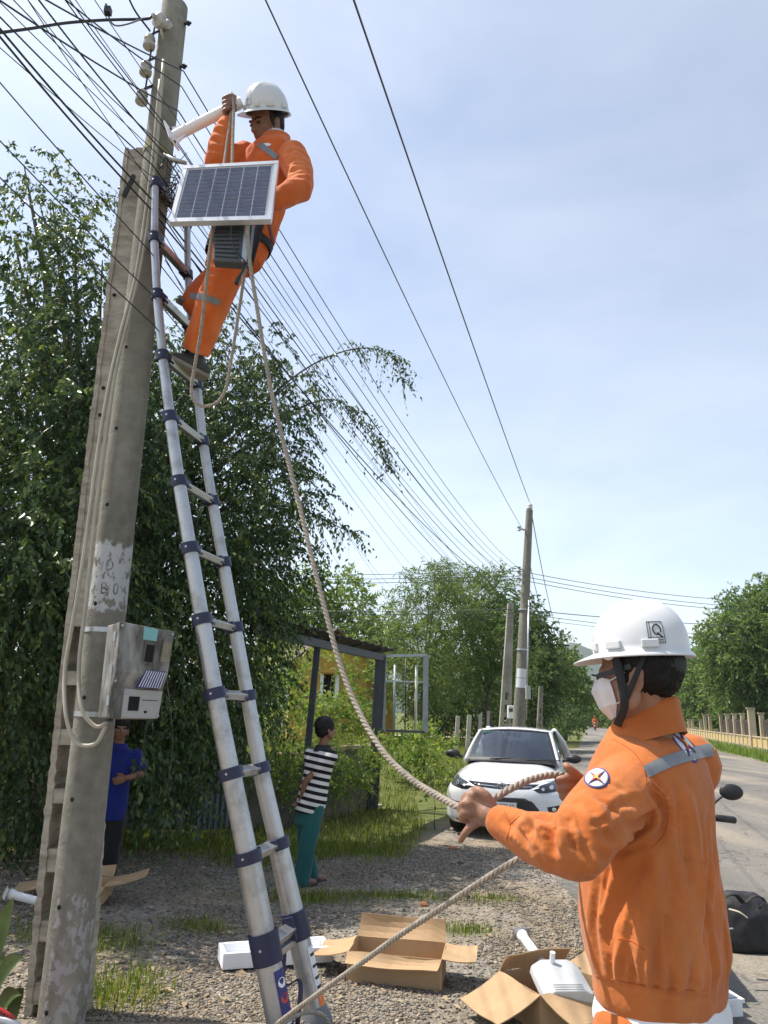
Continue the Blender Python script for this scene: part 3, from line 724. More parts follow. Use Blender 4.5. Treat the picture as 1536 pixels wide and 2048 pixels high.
# front cover: upper part stands proud, lower part steps back
fc = MB(); prof = [(0, -0.036), (0.0, 0.0), (0.52, 0.006), (0.69, -0.022), (1.0, -0.022), (1.0, -0.036)]
fc.rings([[fq(u, v, o) for v, o in prof] for u in (0.0, 0.02, 0.5, 0.98, 1.0)])
bevel(fc.build('front_cover', M_box, box), 0.004, 2)
def u_(px): return px
def frect(u0, v0, u1, v1, o, th, name, m, par=box):
    return fprism([(u0, v0), (u1, v0), (u1, v1), (u0, v1)], o - 0.012, o + th).build(name, m, par)
w1 = frect(0.47, 0.17, 0.68, 0.42, 0.002, 0.006, 'window_bezel', M_box); frect(0.50, 0.20, 0.65, 0.39, 0.003, 0.0075, 'pane', M_hole, w1)
w2 = frect(0.79, 0.12, 0.98, 0.40, 0.002, 0.005, 'window_bezel', M_box); frect(0.81, 0.14, 0.96, 0.37, 0.003, 0.0065, 'pane', mat('fogged_acrylic', (0.20, 0.18, 0.11), 0.4, var=0.2, scale=20), w2)
frect(0.43, 0.015, 0.68, 0.15, 0.003, 0.002, 'sticker', mat('teal_sticker', (0.18, 0.42, 0.42), 0.6, var=0.1))
lab = fprism([(0.56, 0.485), (0.96, 0.475), (0.90, 0.665), (0.44, 0.672)], -0.02, 0.010).build('sticker', mat('navy_sticker', (0.05, 0.055, 0.17), 0.5, var=0.35, scale=60), box)
for k in range(9):
    t0 = 0.03 + k * 0.112
    fprism([(0.56 + 0.40 * t0, 0.487), (0.56 + 0.40 * t0 + 0.012, 0.487), (0.44 + 0.46 * t0 + 0.012, 0.668), (0.44 + 0.46 * t0, 0.668)], 0.0, 0.0115).build('printed_line', MATS['white_enamel'], lab)
lc = frect(0.24, 0.69, 1.0, 1.0, -0.02, 0.008, 'lower_cover', M_boxl); bevel(lc, 0.004, 2)
frect(0.34, 0.77, 0.55, 0.92, -0.012, 0.0025, 'cable_opening', M_hole, lc); frect(0.60, 0.80, 0.93, 0.805, -0.012, 0.002, 'groove', M_hole, lc)
MB().lathe([(0.006, 0), (0.006, 0.004), (0.002, 0.005)], fq(0.70, 0.93, -0.012), (frame(BN)), 10).build('screw', M_hole, lc)

for u, v in ((.04, .04), (.96, .04), (.04, .62), (.28, .73), (.97, .97), (.28, .97)):
    MB().lathe([(.006, -.006), (.006, .003), (.003, .0045)], fq(u, v, .002 if v < .6 else -.010), frame(BN), 10).build('screw', M_galv, box)
for v in (.15, .5, .82): MB().tube([fq(-.01, v - .05, -.036), fq(-.01, v + .05, -.036)], .007, 8).build('hinge', M_galv, box)
MB().tube([fq(.12, 1.0, -.08), fq(.12, 1.03, -.08)], .018, 12).build('cable_gland', M_black, box)
# --- telescopic ladder
NR = [(311, 365), (308, 477), (314, 592), (325, 713), (340, 834), (358, 963), (380, 1097), (404, 1239), (430, 1389), (462, 1545), (496, 1712), (531, 1893)]
FR = [(374, 447), (376, 548), (383, 655), (394, 770), (406, 884), (425, 1004), (447, 1126), (470, 1256), (495, 1391), (520, 1538), (555, 1690), (592, 1851)]
NY, FY = 3.62, 3.98
nr = [P(x, y, NY) for x, y in NR]; fr = [P(x, y, FY) for x, y in FR]
for i in range(12):
    zz = (nr[i].z + fr[i].z) / 2   # rungs level
    nr[i].z = zz; fr[i].z = zz
nf = P(578, 2140, NY); ff = P(633, 2036, FY)
nf = nr[11] + (nf - nr[11]) * ((nr[11].z - gh(nf.x, nf.y)) / (nr[11].z - nf.z))
ff = fr[11] + (ff - fr[11]) * ((fr[11].z - gh(ff.x, ff.y)) / (fr[11].z - ff.z))
lad = empty('telescopic_ladder', ((nf.x + ff.x) / 2, (nf.y + ff.y) / 2, gh(nf.x, nf.y)), label='long aluminium telescopic ladder with blue collars leaning on the round pole', cat='ladder')
def alu():
    m = bpy.data.materials.new('brushed_aluminium'); m.use_nodes = True; t = m.node_tree; N = t.nodes; K = t.links.new
    b = N['Principled BSDF']; b.inputs['Metallic'].default_value = 0.85
    tcn = N.new('ShaderNodeTexCoord'); mpn = N.new('ShaderNodeMapping'); mpn.inputs['Scale'].default_value = (30, 30, 1.5); K(tcn.outputs['Object'], mpn.inputs['Vector'])
    n = N.new('ShaderNodeTexNoise'); n.inputs['Scale'].default_value = 6; n.inputs['Detail'].default_value = 5; K(mpn.outputs['Vector'], n.inputs['Vector'])
    mr = N.new('ShaderNodeMapRange'); mr.inputs['To Min'].default_value = 0.30; mr.inputs['To Max'].default_value = 0.52; K(n.outputs['Fac'], mr.inputs['Value']); K(mr.outputs[0], b.inputs['Roughness'])
    n2 = N.new('ShaderNodeTexNoise'); n2.inputs['Scale'].default_value = 7; n2.inputs['Detail'].default_value = 8; n2.inputs['Roughness'].default_value = .7; K(tcn.outputs['Object'], n2.inputs['Vector'])
    rr_ = N.new('ShaderNodeValToRGB'); rr_.color_ramp.elements[0].position = .33; rr_.color_ramp.elements[0].color = (.30, .295, .285, 1); rr_.color_ramp.elements[1].position = .52; rr_.color_ramp.elements[1].color = (.47, .475, .485, 1); K(n2.outputs['Fac'], rr_.inputs['Fac']); K(rr_.outputs['Color'], b.inputs['Base Color'])
    return m
M_alu = alu()
M_collar = mat('navy_nylon', (0.014, 0.018, 0.055), 0.45, var=0.15)
dep = lambda p: (Vector(p) - cO).dot(cF)
NW_ = [14, 16, 18, 20, 23.5, 26.5, 29.5, 33, 36, 41, 49, 53]
FW_ = [13, 14, 15, 17, 19, 21.5, 24, 26.5, 29, 34, 42, 44]
for rail, foot, ww in ((nr, nf, NW_), (fr, ff, FW_)):
    pts = rail + [foot]
    for i in range(12):
        a, b = pts[i], pts[i + 1]; r = ww[i] / 2 * dep((a + b) / 2) / FPX
        MB().tube([a, b], r, 20).build('rail_section', M_alu, lad, auto=40)
        d = (b - a).normalized(); X, Y, Z = frame(d)
        big = i == 11; h = 0.062 if big else 0.026
        co = MB().lathe([(r, -h), (r + 0.009, -h), (r + 0.009, h), (r, h)], a, (X, Y, d), 22).build('collar', M_collar, lad, auto=40)
        side = (fr[i] - nr[i]).normalized() * (1 if rail is nr else -1)
        MB().bar(a + side * (r * 0.7), a + side * (r + 0.045), 0.052, h * 1.7 if not big else 0.1, up=-d).build('rung_socket', M_collar, co)
        n = Vector((-0.2, -0.97, 0)); MB().lathe([(0.006, 0), (0.006, 0.003), (0.002, 0.004)], a + n * (r + 0.0085), frame(n), 8).build('rivet', M_galv, co)
    d = (foot - rail[11]).normalized(); r = ww[11] / 2 * dep(foot) / FPX; X, Y, Z = frame(d)
    MB().lathe([(r + 0.004, -0.07), (r + 0.008, -0.06), (r + 0.02, -0.005), (r + 0.02, 0.01)], foot, (X, Y, d), 18).build('foot_cap', mat('grey_rubber', (0.16, 0.17, 0.18), 0.7), lad, auto=40)
for i in range(12):
    a, b = nr[i], fr[i]; d = (b - a).normalized(); r0 = NW_[i] / 2 * dep(a) / FPX; r1 = FW_[i] / 2 * dep(b) / FPX
    rg = MB().bar(a + d * (r0 + 0.02), b - d * (r1 + 0.02), 0.055, 0.034, up=(0.35, 0, 1))
    bevel(rg.build('rung', M_alu, lad), 0.004, 2)
a, b = nr[11], fr[11]; d = (b - a).normalized(); dz = Vector((0, 0, -0.055))
bevel(MB().bar(a + d * 0.07 + dz, b - d * 0.06 + dz, 0.055, 0.03).build('rung', M_alu, lad), 0.004, 2)
# stickers down the lowest sections and the carrying strap
def on_rail(a, b, r, ang0):
    d = (b - a).normalized(); n0 = Vector((0, -1, 0)); n0 = (n0 - d * n0.dot(d)).normalized(); s0 = d.cross(n0)
    def f(u, v): 
        g_ = ang0 + u / r; return a + d * v + (n0 * math.cos(g_) + s0 * math.sin(g_)) * (r + 0.0012)
    return f
r = NW_[11] / 2 * dep(nr[11]) / FPX; f = on_rail(nr[11], nf, r, -0.95)
def sticker(f, u0, u1, v0, v1, name, m, par, lift=0):
    rows = [[f(u0 + (u1 - u0) * i / 6, v0 + (v1 - v0) * j / 3) for i in range(7)] for j in range(4)]
    o = MB().grid(rows).build(name, m, par, smooth=True); return o
s1 = sticker(f, -0.03, 0.03, 0.09, 0.62, 'label_strip', mat('blue_label', (0.025, 0.03, 0.16), 0.4), lad)
M_red = mat('red_label', (0.55, 0.05, 0.03), 0.45)
f2 = on_rail(nr[11], nf, r + 0.0012, -0.95)
for v, m in ((0.20, M_red), (0.28, M_white), (0.14, M_white)):
    MB().add([f2(0.022 * math.cos(k * 0.5236), v + 0.02 * math.sin(k * 0.5236)) for k in range(12)], [tuple(range(12))]).build('pictogram', m, s1)
sticker(f2, -0.03, 0.03, 0.46, 0.62, 'warning_patch', M_red, s1)
r = FW_[11] / 2 * dep(fr[11]) / FPX; f = on_rail(fr[11], ff, r, -1.15)
s2 = sticker(f, -0.025, 0.025, 0.10, 0.30, 'label_strip', M_white, lad); sticker(f, -0.025, 0.025, 0.305, 0.40, 'label_strip', mat('orange_label', (0.75, 0.20, 0.04), 0.5, col2=(0.8, 0.75, 0.7), c2amt=0.3, scale=50), lad)
f2 = on_rail(fr[11], ff, r + 0.0012, -1.15)
for v in (0.13, 0.18, 0.23, 0.27): sticker(f2, -0.018, 0.018, v, v + 0.012, 'pictogram', M_black, s2)
MB().tube(spline([nr[11].lerp(fr[11], 0.62) + Vector((0, 0, -0.07)), nr[11].lerp(fr[11], 0.55) + Vector((0.02, -0.02, -0.2)), nf.lerp(ff, 0.35) + Vector((0.0, 0, 0.22)), nf.lerp(ff, 0.2) + Vector((0.02, 0, 0.06))], 6), [(0.012, 0.004)] * 19, 8).build('carry_strap', M_collar, lad, smooth=True)
# ================================================================== overhead wires
M_wire = mat('black_pvc_cable', (0.016, 0.017, 0.02), 0.5)
M_wire2 = mat('weathered_conductor', (0.10, 0.105, 0.11), 0.45, metal=0.5)
def sagline(a, b, sag, n=26):
    out = []
    for i in range(n + 1):
        t = i / n; p = a.lerp(b, t); p = p - Vector((0, 0, sag * 4 * t * (1 - t))); out.append(p)
    return out
GRP_A = 'service wires strung past the round pole towards the distant pole'
def wire(ks, sags, r, label, group, m=None, name='overhead_wire', cat='wire'):
    pts = []
    for i in range(len(ks) - 1):
        seg = sagline(P(*ks[i]) if len(ks[i]) == 3 and not isinstance(ks[i], Vector) else ks[i], P(*ks[i + 1]) if not isinstance(ks[i + 1], Vector) else ks[i + 1], sags[i])
        pts += seg if i == 0 else seg[1:]
    o = MB().tube(pts, r * (.82 if group != 'high conductors over the road' else 1), 6).build(name, m or M_wire, smooth=True)
    return tag(o, label, cat, group)
lab = 'thin black service wire running past the round pole to the distant pole'
LX = [  # upper-left end (past the camera), crossing at the round pole, far end, sags, radius
    ((-10, -60, 2.35), (367, 142, 3.62), (1044, 1140, 18), 0.02, 0.42, 0.0050),
    ((60, -60, 2.45), (363, 173, 3.62), (1044, 1147, 18), 0.02, 0.50, 0.0045),
    ((-60, -40, 2.2), (357, 222, 3.60), (1045, 1160, 18), 0.02, 0.45, 0.0050),
    ((80, -70, 2.5), (352, 285, 3.66), (1041, 1178, 18), 0.02, 0.35, 0.0040),
    ((40, -50, 2.5), (322, 300, 3.62), (1040, 1185, 18), 0.02, 0.50, 0.0055),
    ((-90, -60, 2.3), (305, 330, 3.61), (1012, 1216, 20), 0.02, 0.22, 0.0048),
    ((-60, -15, 2.35), (300, 395, 3.61), (1010, 1222, 20), 0.02, 0.30, 0.0065),
    ((-60, 0, 2.4), (296, 412, 3.60), (1038, 1190, 18), 0.02, 0.40, 0.0065),
    ((110, -60, 2.6), (330, 250, 3.70), (985, 1192, 24), 0.01, 0.30, 0.0028),
    ((10, -60, 2.5), (318, 330, 3.70), (960, 1178, 26), 0.01, 0.30, 0.0028),
    ((-40, 60, 2.5), (312, 360, 3.70), (930, 1170, 28), 0.01, 0.40, 0.0028),
    ((-30, -60, 2.45), (335, 300, 3.66), (1041, 1165, 18), 0.02, 0.55, 0.0035),
    ((150, -60, 2.6), (348, 230, 3.70), (1043, 1155, 18), 0.01, 0.60, 0.0030),
    ((-50, -45, 2.55), (326, 318, 3.70), (1000, 1200, 22), 0.01, 0.45, 0.0030),
    ((95, -60, 2.6), (340, 262, 3.70), (1042, 1170, 18), 0.01, 0.42, 0.0040),
    ((20, -55, 2.5), (310, 380, 3.68), (945, 1185, 25), 0.01, 0.50, 0.0030),
]
for a_, b_, c_, s1, s2, r_ in LX:
    if r_ > .006: wire([a_, b_, c_], [s1, s2], r_, 'heavy black cable passing the clamp on the slotted post', 'heavy cables past the slotted post')
    elif r_ < .0032: wire([a_, b_, c_], [s1, s2], r_, 'hair-thin wire running behind the pole towards the acacia trees', 'hair-thin wires behind the pole')
    else: wire([a_, b_, c_], [s1, s2], r_, lab, GRP_A)
lab2 = 'thin drop wire slanting down through the fig branches to the houses'
for a_, b_, s in (((318, 420, 3.7), (880, 1210, 30), 0.3), ((320, 455, 3.72), (820, 1235, 26), 0.25), ((322, 500, 3.75), (772, 1250, 25), 0.3), ((330, 440, 3.72), (905, 1195, 34), 0.5), ((330, 520, 3.75), (845, 1215, 30), 0.5)):
    wire([a_, b_], [s], 0.0035, lab2, 'drop wires to the houses')
lab3 = 'black drop wire crossing in front of the slotted post'
for ks, r_ in (([(-30, 130, 3.0), (300, 503, 3.55), (640, 900, 12.0)], 0.0042), ([(-30, 250, 3.0), (303, 588, 3.52), (600, 905, 12.0)], 0.0042), ([(-30, 325, 3.0), (308, 650, 3.5), (560, 930, 12.0)], 0.0042)):
    wire(ks, [0.01, 0.1], r_, lab3, 'drop wires crossing the slotted post')
tag(MB().tube(spline([P(-40, 70, 3.0), P(60, 57, 3.2), P(130, 46, 3.35), P(210, 40, 3.5), P(290, 38, 3.62), P(303, 33, 3.64)], 8), 0.0085, 8).build('service_cable', M_wire, smooth=True), 'thick twisted cable ending at the strain insulator on the pole top', 'cable')
tag(MB().tube(spline([P(243, -40, 3.2), P(268, 18, 3.5), P(300, 62, 3.68)], 6), 0.006, 6).build('overhead_wire', M_wire, smooth=True), 'short wire coming down to the topmost spool insulator', 'wire')
pc = empty('piercing_connector', P(216, 24, 2.95), label='black branch connector clipped on the wires near the pole top', cat='connector')
MB().box(P(216, 22, 2.95), (0.03, 0.03, 0.035)).build('clamp_body', M_black, pc); MB().tube([P(212, 8, 2.95), P(214, 20, 2.95)], 0.005, 8).build('bolt', M_black, pc)
MB().tube(spline([P(214, 26, 2.95), P(228, 50, 3.1), P(255, 48, 3.3), P(288, 36, 3.6)], 6), 0.0045, 6).build('lead', M_black, pc, smooth=True)
# the two bare conductors high over the road
def through(b, a, k):
    return b + (a - b) * k
for (x0, y0, Y0), (x1, y1, Y1), s, r_ in (((712, 0, 4.3), (1059, 1004, 18), 0.10, 0.0085), ((546, 0, 4.0), (1047, 1062, 18), 0.22, 0.0062)):
    a = P(x0, y0, Y0); b = P(x1, y1, Y1)
    wire([through(b, a, 1.18), b], [s], r_, 'thicker bare conductor running high over the road to the far pole top' if r_ > .008 else 'thinner bare conductor running to the side of the far pole', 'high conductors over the road', M_wire2)

# ------------------------------------------------------------------ the distant pole line
M_cpole = concrete_pole_mat('weathered_pole_concrete', [])
def far_pole(px_b, py_b, px_t, py_t, Y, r0, r1, label, name='utility_pole'):
    t = P(px_t, py_t, Y); b = P(px_b, py_b, Y); d = (t - b).normalized(); b = b - d * ((b.z - gh(b.x, b.y) + 0.15) / d.z)
    o = empty(name, (b.x, b.y, gh(b.x, b.y)), label=label, cat='utility pole')
    MB().tube([b.lerp(t, k / 10) for k in range(11)], [r0 + (r1 - r0) * k / 10 for k in range(11)], 18).build('shaft', M_cpole, o, auto=40)
    return o, b, t
fp, fb, ft = far_pole(1038, 1445, 1059, 1020, 18, 0.165, 0.085, 'tall round concrete pole standing behind the white car')
q = (ft - fb).normalized(); fx, fy, _ = frame(q)
MB().lathe([(0.03, -0.02), (0.03, 0.03), (0.075, 0.04), (0.07, 0.08), (0.05, 0.09), (0.075, 0.10), (0.06, 0.15), (0.02, 0.17)], ft, (fx, fy, q), 16).build('top_insulator', mat('pale_glaze', (0.62, 0.64, 0.64), 0.2), fp, auto=40)
for py in (1060, 1140, 1150, 1162, 1186):
    c = P(1046, py, 18) + Vector((-0.12, -0.12, 0)); MB().lathe([(0.02, -0.06), (0.05, -0.05), (0.028, 0), (0.05, 0.05), (0.02, 0.06)], c, n=12).bar(c, c + Vector((0.18, 0.1, 0)), 0.03, 0.03).build('spool_insulator', M_porc, fp, auto=40)
for py in (1220, 1300):
    c = P(1046, py, 18) ; rr = 0.14
    MB().lathe([(rr, -0.02), (rr + 0.012, -0.02), (rr + 0.012, 0.02), (rr, 0.02)], fb.lerp(ft, (c.z - fb.z) / (ft.z - fb.z)), (fx, fy, q), 18).build('steel_band', M_galv, fp, auto=40)
# pasted notices round the shaft
npap = mat('paper_notice', (0.62, 0.63, 0.65), 0.8, col2=(0.25, 0.26, 0.3), c2amt=0.25, scale=14)
for y0, y1 in ((1338, 1356), (1357, 1376)):
    pa, pc_ = P(1044, y1, 18), P(1044, y0, 18); rows = []
    for p in (pa, pc_):
        k = (p.z - fb.z) / (ft.z - fb.z); c = fb.lerp(ft, k); r_ = 0.165 - 0.08 * k + 0.004
        rows.append([c + fx * (r_ * math.sin(t)) + fy * 0 + Vector((0, -1, 0)) * (r_ * math.cos(t)) for t in np.linspace(-1.1, 1.1, 9)])
    MB().grid(rows).build('notice', npap, fp, smooth=True)
MB().tube([P(1052, 1440, 17.75), P(1058, 1200, 17.8)], 0.02, 8).build('conduit', M_galv, fp, smooth=True)
MB().box(P(1056, 1385, 17.72), (0.10, 0.12, 0.3)).build('junction_box', M_boxl, fp)
# shorter slotted post with a meter box
def slot_pole(px_b, py_b, px_t, py_t, Y, w0, w1, label, win):
    t = P(px_t, py_t, Y); b = P(px_b, py_b, Y); d = (t - b).normalized(); b = b - d * ((b.z - gh(b.x, b.y) + 0.1) / d.z); H = (t - b).length
    o = empty('slotted_post', (b.x, b.y, gh(b.x, b.y)), label=label, cat='concrete post')
    X = Vector((1, 0, 0)); Yv = Vector((0, 1, 0))
    wd = lambda k: w0 + (w1 - w0) * k
    for s in (-1, 1):
        rg = []
        for k in np.linspace(0, 1, 9):
            c = b + d * (H * k); w = wd(k) / 2; xa, xb = (s * w, s * w * 0.35)
            rg.append([c + X * xa - Yv * 0.09, c + X * xb - Yv * 0.09, c + X * xb + Yv * 0.09, c + X * xa + Yv * 0.09])
        MB().rings(rg).build('flange', M_rough2, o)
    ks = [0.0] + [x for a in win for x in a] + [1.0]
    for i in range(0, len(ks), 2):
        rg = []
        for k in np.linspace(ks[i], ks[i + 1], 3):
            c = b + d * (H * k); w = wd(k) / 2 * 0.4; rg.append([c + X * -w - Yv * 0.08, c + X * w - Yv * 0.08, c + X * w + Yv * 0.08, c + X * -w + Yv * 0.08])
        MB().rings(rg).build('web', M_rough2, o)
    return o, b, t
M_rough2 = mat('weathered_post_concrete', (0.22, 0.20, 0.16), 0.95, col2=(0.34, 0.32, 0.27), c2amt=0.5, scale=3, bump=0.5, bscale=20)
so, sb_, st_ = slot_pole(1010, 1448, 1021, 1207, 20, 0.34, 0.15, 'shorter slotted concrete post beside the pole behind the car', [(0.05 + k * 0.072, 0.05 + k * 0.072 + 0.042) for k in range(6)])
mbx = empty('meter_box', P(1023, 1437, 19.7), label='small white meter box on the slotted post behind the car', cat='meter box')
bevel(MB().box(P(1022, 1424, 19.7), (0.17, 0.14, 0.32)).build('case', M_white, mbx), 0.01); MB().box(P(1022, 1420, 19.62), (0.09, 0.012, 0.09)).build('pane', M_boxd, mbx)
f2p, f2b, f2t = far_pole(1120, 1440, 1122, 1262, 48, 0.15, 0.10, 'thin distant pole rising over the roadside trees')
MB().tube([f2t + Vector((-0.5, 0, -0.9)), f2t + Vector((0.5, 0, -0.9))], 0.05, 6).build('crossarm', M_dark, f2p)
f3p, f3b, f3t = far_pole(1098, 1440, 1101, 1273, 44, 0.17, 0.15, 'stubby distant pole with dark fittings among the roadside trees')
for k in range(4): MB().box(f3t + Vector((0, 0, -0.2 - 0.35 * k)), (0.5, 0.3, 0.09)).build('fitting', mat('rusty_fitting', (0.10, 0.05, 0.04), 0.8), f3p)
f4p, _, _ = slot_pole(1079, 1448, 1082, 1372, 32, 0.25, 0.15, 'low slotted post in the shade of the roadside trees', [(0.1 + k * 0.12, 0.1 + k * 0.12 + 0.07) for k in range(5)])
# spans that meet at the distant pole
g2 = 'cross-road spans meeting the pole behind the car'; l2 = 'thin conductor spanning the road from the pole behind the car'
for (yl, ym, yr) in ((1150, 1143, 1196), (1159, 1152, 1208), (1167, 1160, 1216)):
    wire([(500, yl + 1, 20), (1044, ym, 18.1), (1500, yr + 6, 22)], [0.02, 0.12], 0.010, l2, g2, M_wire2)
for (yl, ym, yr, r_) in ((1222, 1219, 1252, 0.013), (1229, 1227, 1276, 0.009), (1240, 1235, 1282, 0.007)):
    wire([(560, yl, 20), (1046, ym, 18.1), (1500, yr, 24)], [0.02, 0.06], r_, l2, g2, M_wire2)
l3 = 'slack conductor dipping from the pole behind the car to farther poles'; g3 = 'spans beyond the pole behind the car'
wire([(1062, 1020, 18), (1122, 1263, 48)], [0.9], 0.014, l3, g3, M_wire2); wire([(1060, 1130, 18), (1101, 1275, 44)], [0.25], 0.012, l3, g3, M_wire2)
wire([(1060, 1180, 18), (1120, 1300, 44)], [0.3], 0.012, l3, g3, M_wire2)
# ================================================================== vegetation
def unit(a): return a / np.maximum(1e-9, np.linalg.norm(a, axis=-1, keepdims=True))
def twig_leaves(p0, d, ln, droop, m, L_, W_, hang, r, stem=0.0, tone0=0.5, tvar=0.35):
    """leaves set along drooping twigs: p0,d (T,3); ln (T)"""
    T = len(p0); s = (np.arange(m)[None] + r.uniform(0.1, .9, (T, m))) / m
    pos = p0[:, None] + d[:, None] * (s * ln[:, None])[..., None]
    pos[..., 2] -= droop * s ** 2 * ln[:, None]
    tan = d[:, None] * ln[:, None, None] + np.stack([0 * s, 0 * s, -2 * droop * s * ln[:, None]], -1); tan = unit(tan)
    rnd = unit(r.normal(size=(T, m, 3)))
    ax_ = unit(tan * 0.55 + rnd * 0.9 + np.array([0, 0, -hang]))
    nrm = unit(np.cross(ax_, unit(r.normal(size=(T, m, 3)) + np.array([0, 0, 0.2]))))
    side = np.cross(ax_, nrm)
    ll = (L_ * r.uniform(.65, 1.25, (T, m)))[..., None]; ww = ll * (W_ / L_)
    b = pos; t = pos + ax_ * ll; mid = pos + ax_ * ll * 0.42
    l = mid + side * ww * .5 + nrm * ww * .18; q = mid - side * ww * .5 + nrm * ww * .18
    V = np.stack([b, q, t, l], 2).reshape(-1, 3); n = T * m
    F = (np.arange(n)[:, None, None] * 4 + np.array([[0, 1, 2], [0, 2, 3]])[None]).reshape(-1, 3)
    tw = np.clip(tone0 + tvar * r.normal(size=(T, 1)) * .5 + .15 * r.normal(size=(T, m)), 0, 1)
    tone = np.repeat(tw.reshape(-1), 4)
    if stem:
        k = 5; ss = np.linspace(0, 1, k); c = p0[:, None] + d[:, None] * (ss[None] * ln[:, None])[..., None]; c[..., 2] -= droop * ss ** 2 * ln[:, None]
        sd = unit(np.cross(d, np.array([0.3, 0.9, 0.1])))[:, None] * (stem * (1.1 - ss))[None, :, None]
        SV = np.stack([c - sd, c + sd], 2).reshape(-1, 3); o = len(V)
        q4 = np.array([[0, 1, 3], [0, 3, 2]]); seg = (np.arange(k - 1) * 2)
        SF = (np.arange(T)[:, None, None, None] * (2 * k) + seg[None, :, None, None] + q4[None, None]).reshape(-1, 3) + o
        V = np.concatenate([V, SV]); F = np.concatenate([F, SF]); tone = np.concatenate([tone, np.full(len(SV), 0.02)])
    return V, F, tone
def blob_twigs(c, rad, n, r, out=0.8, up=0.1):
    rad = np.array(rad if hasattr(rad, '__len__') else (rad, rad, rad))
    u = unit(r.normal(size=(n, 3))); q = (0.35 + 0.65 * r.random(n) ** 0.5)
    lump = 1 + 0.22 * np.sin(u[:, 0] * 5 + c[0] * 3) * np.cos(u[:, 2] * 6 + c[1]) + 0.15 * np.sin(u[:, 1] * 9 + c[2])
    p = np.array(c) + u * rad * (q * lump)[:, None]
    d = unit(u * out + r.normal(size=(n, 3)) * .5 + np.array([0, 0, up]))
    return p, d
M_bark = mat('grey_bark', (0.085, 0.07, 0.055), 0.95, col2=(0.17, 0.15, 0.125), c2amt=0.4, scale=14, bump=0.8, bscale=40, stretch=(1, 1, 0.3))
def tree(name, label, base, tr, blobs, twigs_per, tw_len, droop, m, L_, W_, hang, leaf, seed, group=None, cat='tree', sprays=(), stem=0.0, tone0=0.45, fork=0.45, up=0.1, sides=8):
    r = np.random.default_rng(seed); base = Vector(base); base.z = gh(base.x, base.y)
    o = empty(name, base, label=label, cat=cat, group=group)
    # woody part: a leaning trunk and one limb to every clump
    mb = MB(); cs = [Vector(b[0]) for b in blobs]; mean = sum(cs, Vector()) / len(cs)
    fk = base.lerp(Vector((mean.x * .5 + base.x * .5, mean.y * .5 + base.y * .5, mean.z)), fork)
    mb.tube(spline([base + Vector((0, 0, -0.1)), base.lerp(fk, .3) + Vector((tr * .6, 0, 0)), base.lerp(fk, .7) + Vector((-tr * .4, 0, 0)), fk], 4), [tr * (1.25 - 0.6 * k / 12) for k in range(13)], sides)
    for c in cs:
        md = fk.lerp(c, .5) + Vector((0, 0, 0.12 * (c - fk).length)); a = fk.lerp(base, r.uniform(0, .25))
        pts = spline([a, md, c], 4); mb.tube(pts, [min(tr * .5, .09 + tr * .2) * (1 - .95 * (k / (len(pts) - 1)) ** .7) for k in range(len(pts))], max(5, sides - 2))
    for sp in sprays:
        pts = spline(sp[0], 6); mb.tube(pts, [sp[1] * (1 - .85 * k / (len(pts) - 1)) for k in range(len(pts))], 6)
    mb.build('trunk', M_bark, o, smooth=True)
    Vs = []; Fs = []; Ts = []; off = 0
    def put(p, d, ln, dr, mm, l_, w_, t0):
        nonlocal off
        V, F, t = twig_leaves(p, d, ln, dr, mm, l_, w_, hang, r, stem, t0)
        Vs.append(V); Fs.append(F + off); Ts.append(t); off += len(V)
    for b in blobs:
        rad = b[1]; rm = float(np.mean(rad)); n = max(12, int(twigs_per * rm * rm * (b[2] if len(b) > 2 else 1)))
        p, d = blob_twigs(b[0], rad, n, r, up=up)
        put(p, d, tw_len * r.uniform(.6, 1.3, n), droop, m, L_, W_, tone0 + r.uniform(-.15, .15))
    for sp in sprays:
        pts = np.array([tuple(v) for v in spline(sp[0], 8)]); n = sp[2]; i = (r.random(n) ** sp[3] * (len(pts) - 1)).astype(int) if len(sp) > 3 else r.integers(2, len(pts), n)
        p = pts[i] + r.normal(size=(n, 3)) * .02; d = unit(r.normal(size=(n, 3)) * .6 + np.array([0.25, 0, -0.1]))
        put(p, d, tw_len * r.uniform(.25, .85, n), droop * 1.1, max(5, m // 3), L_, W_, tone0)
    fastmesh('crown', np.concatenate(Vs), np.concatenate(Fs), leaf, o, np.concatenate(Ts))
    return o
LF_fig = leafmat('fig_leaves', (0.018, 0.038, 0.013), (0.045, 0.084, 0.026), (0.16, 0.205, 0.056), 0.36, 0.30, 0.42)
LF_mid = leafmat('bright_leaves', (0.05, 0.095, 0.02), (0.10, 0.17, 0.036), (0.20, 0.25, 0.07), 0.45, 0.45, 0.3)
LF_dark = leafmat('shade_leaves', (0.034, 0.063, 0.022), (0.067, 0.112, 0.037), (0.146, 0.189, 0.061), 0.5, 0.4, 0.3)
LF_feather = leafmat('feathery_leaves', (0.055, 0.095, 0.026), (0.10, 0.15, 0.045), (0.18, 0.22, 0.075), 0.5, 0.48, 0.25)
LF_olive = leafmat('roadside_leaves', (0.051, 0.098, 0.029), (0.098, 0.159, 0.049), (0.189, 0.238, 0.079), 0.5, 0.45, 0.25)
B = lambda px, py, Y, r, k=1: (P(px, py, Y), r, k)
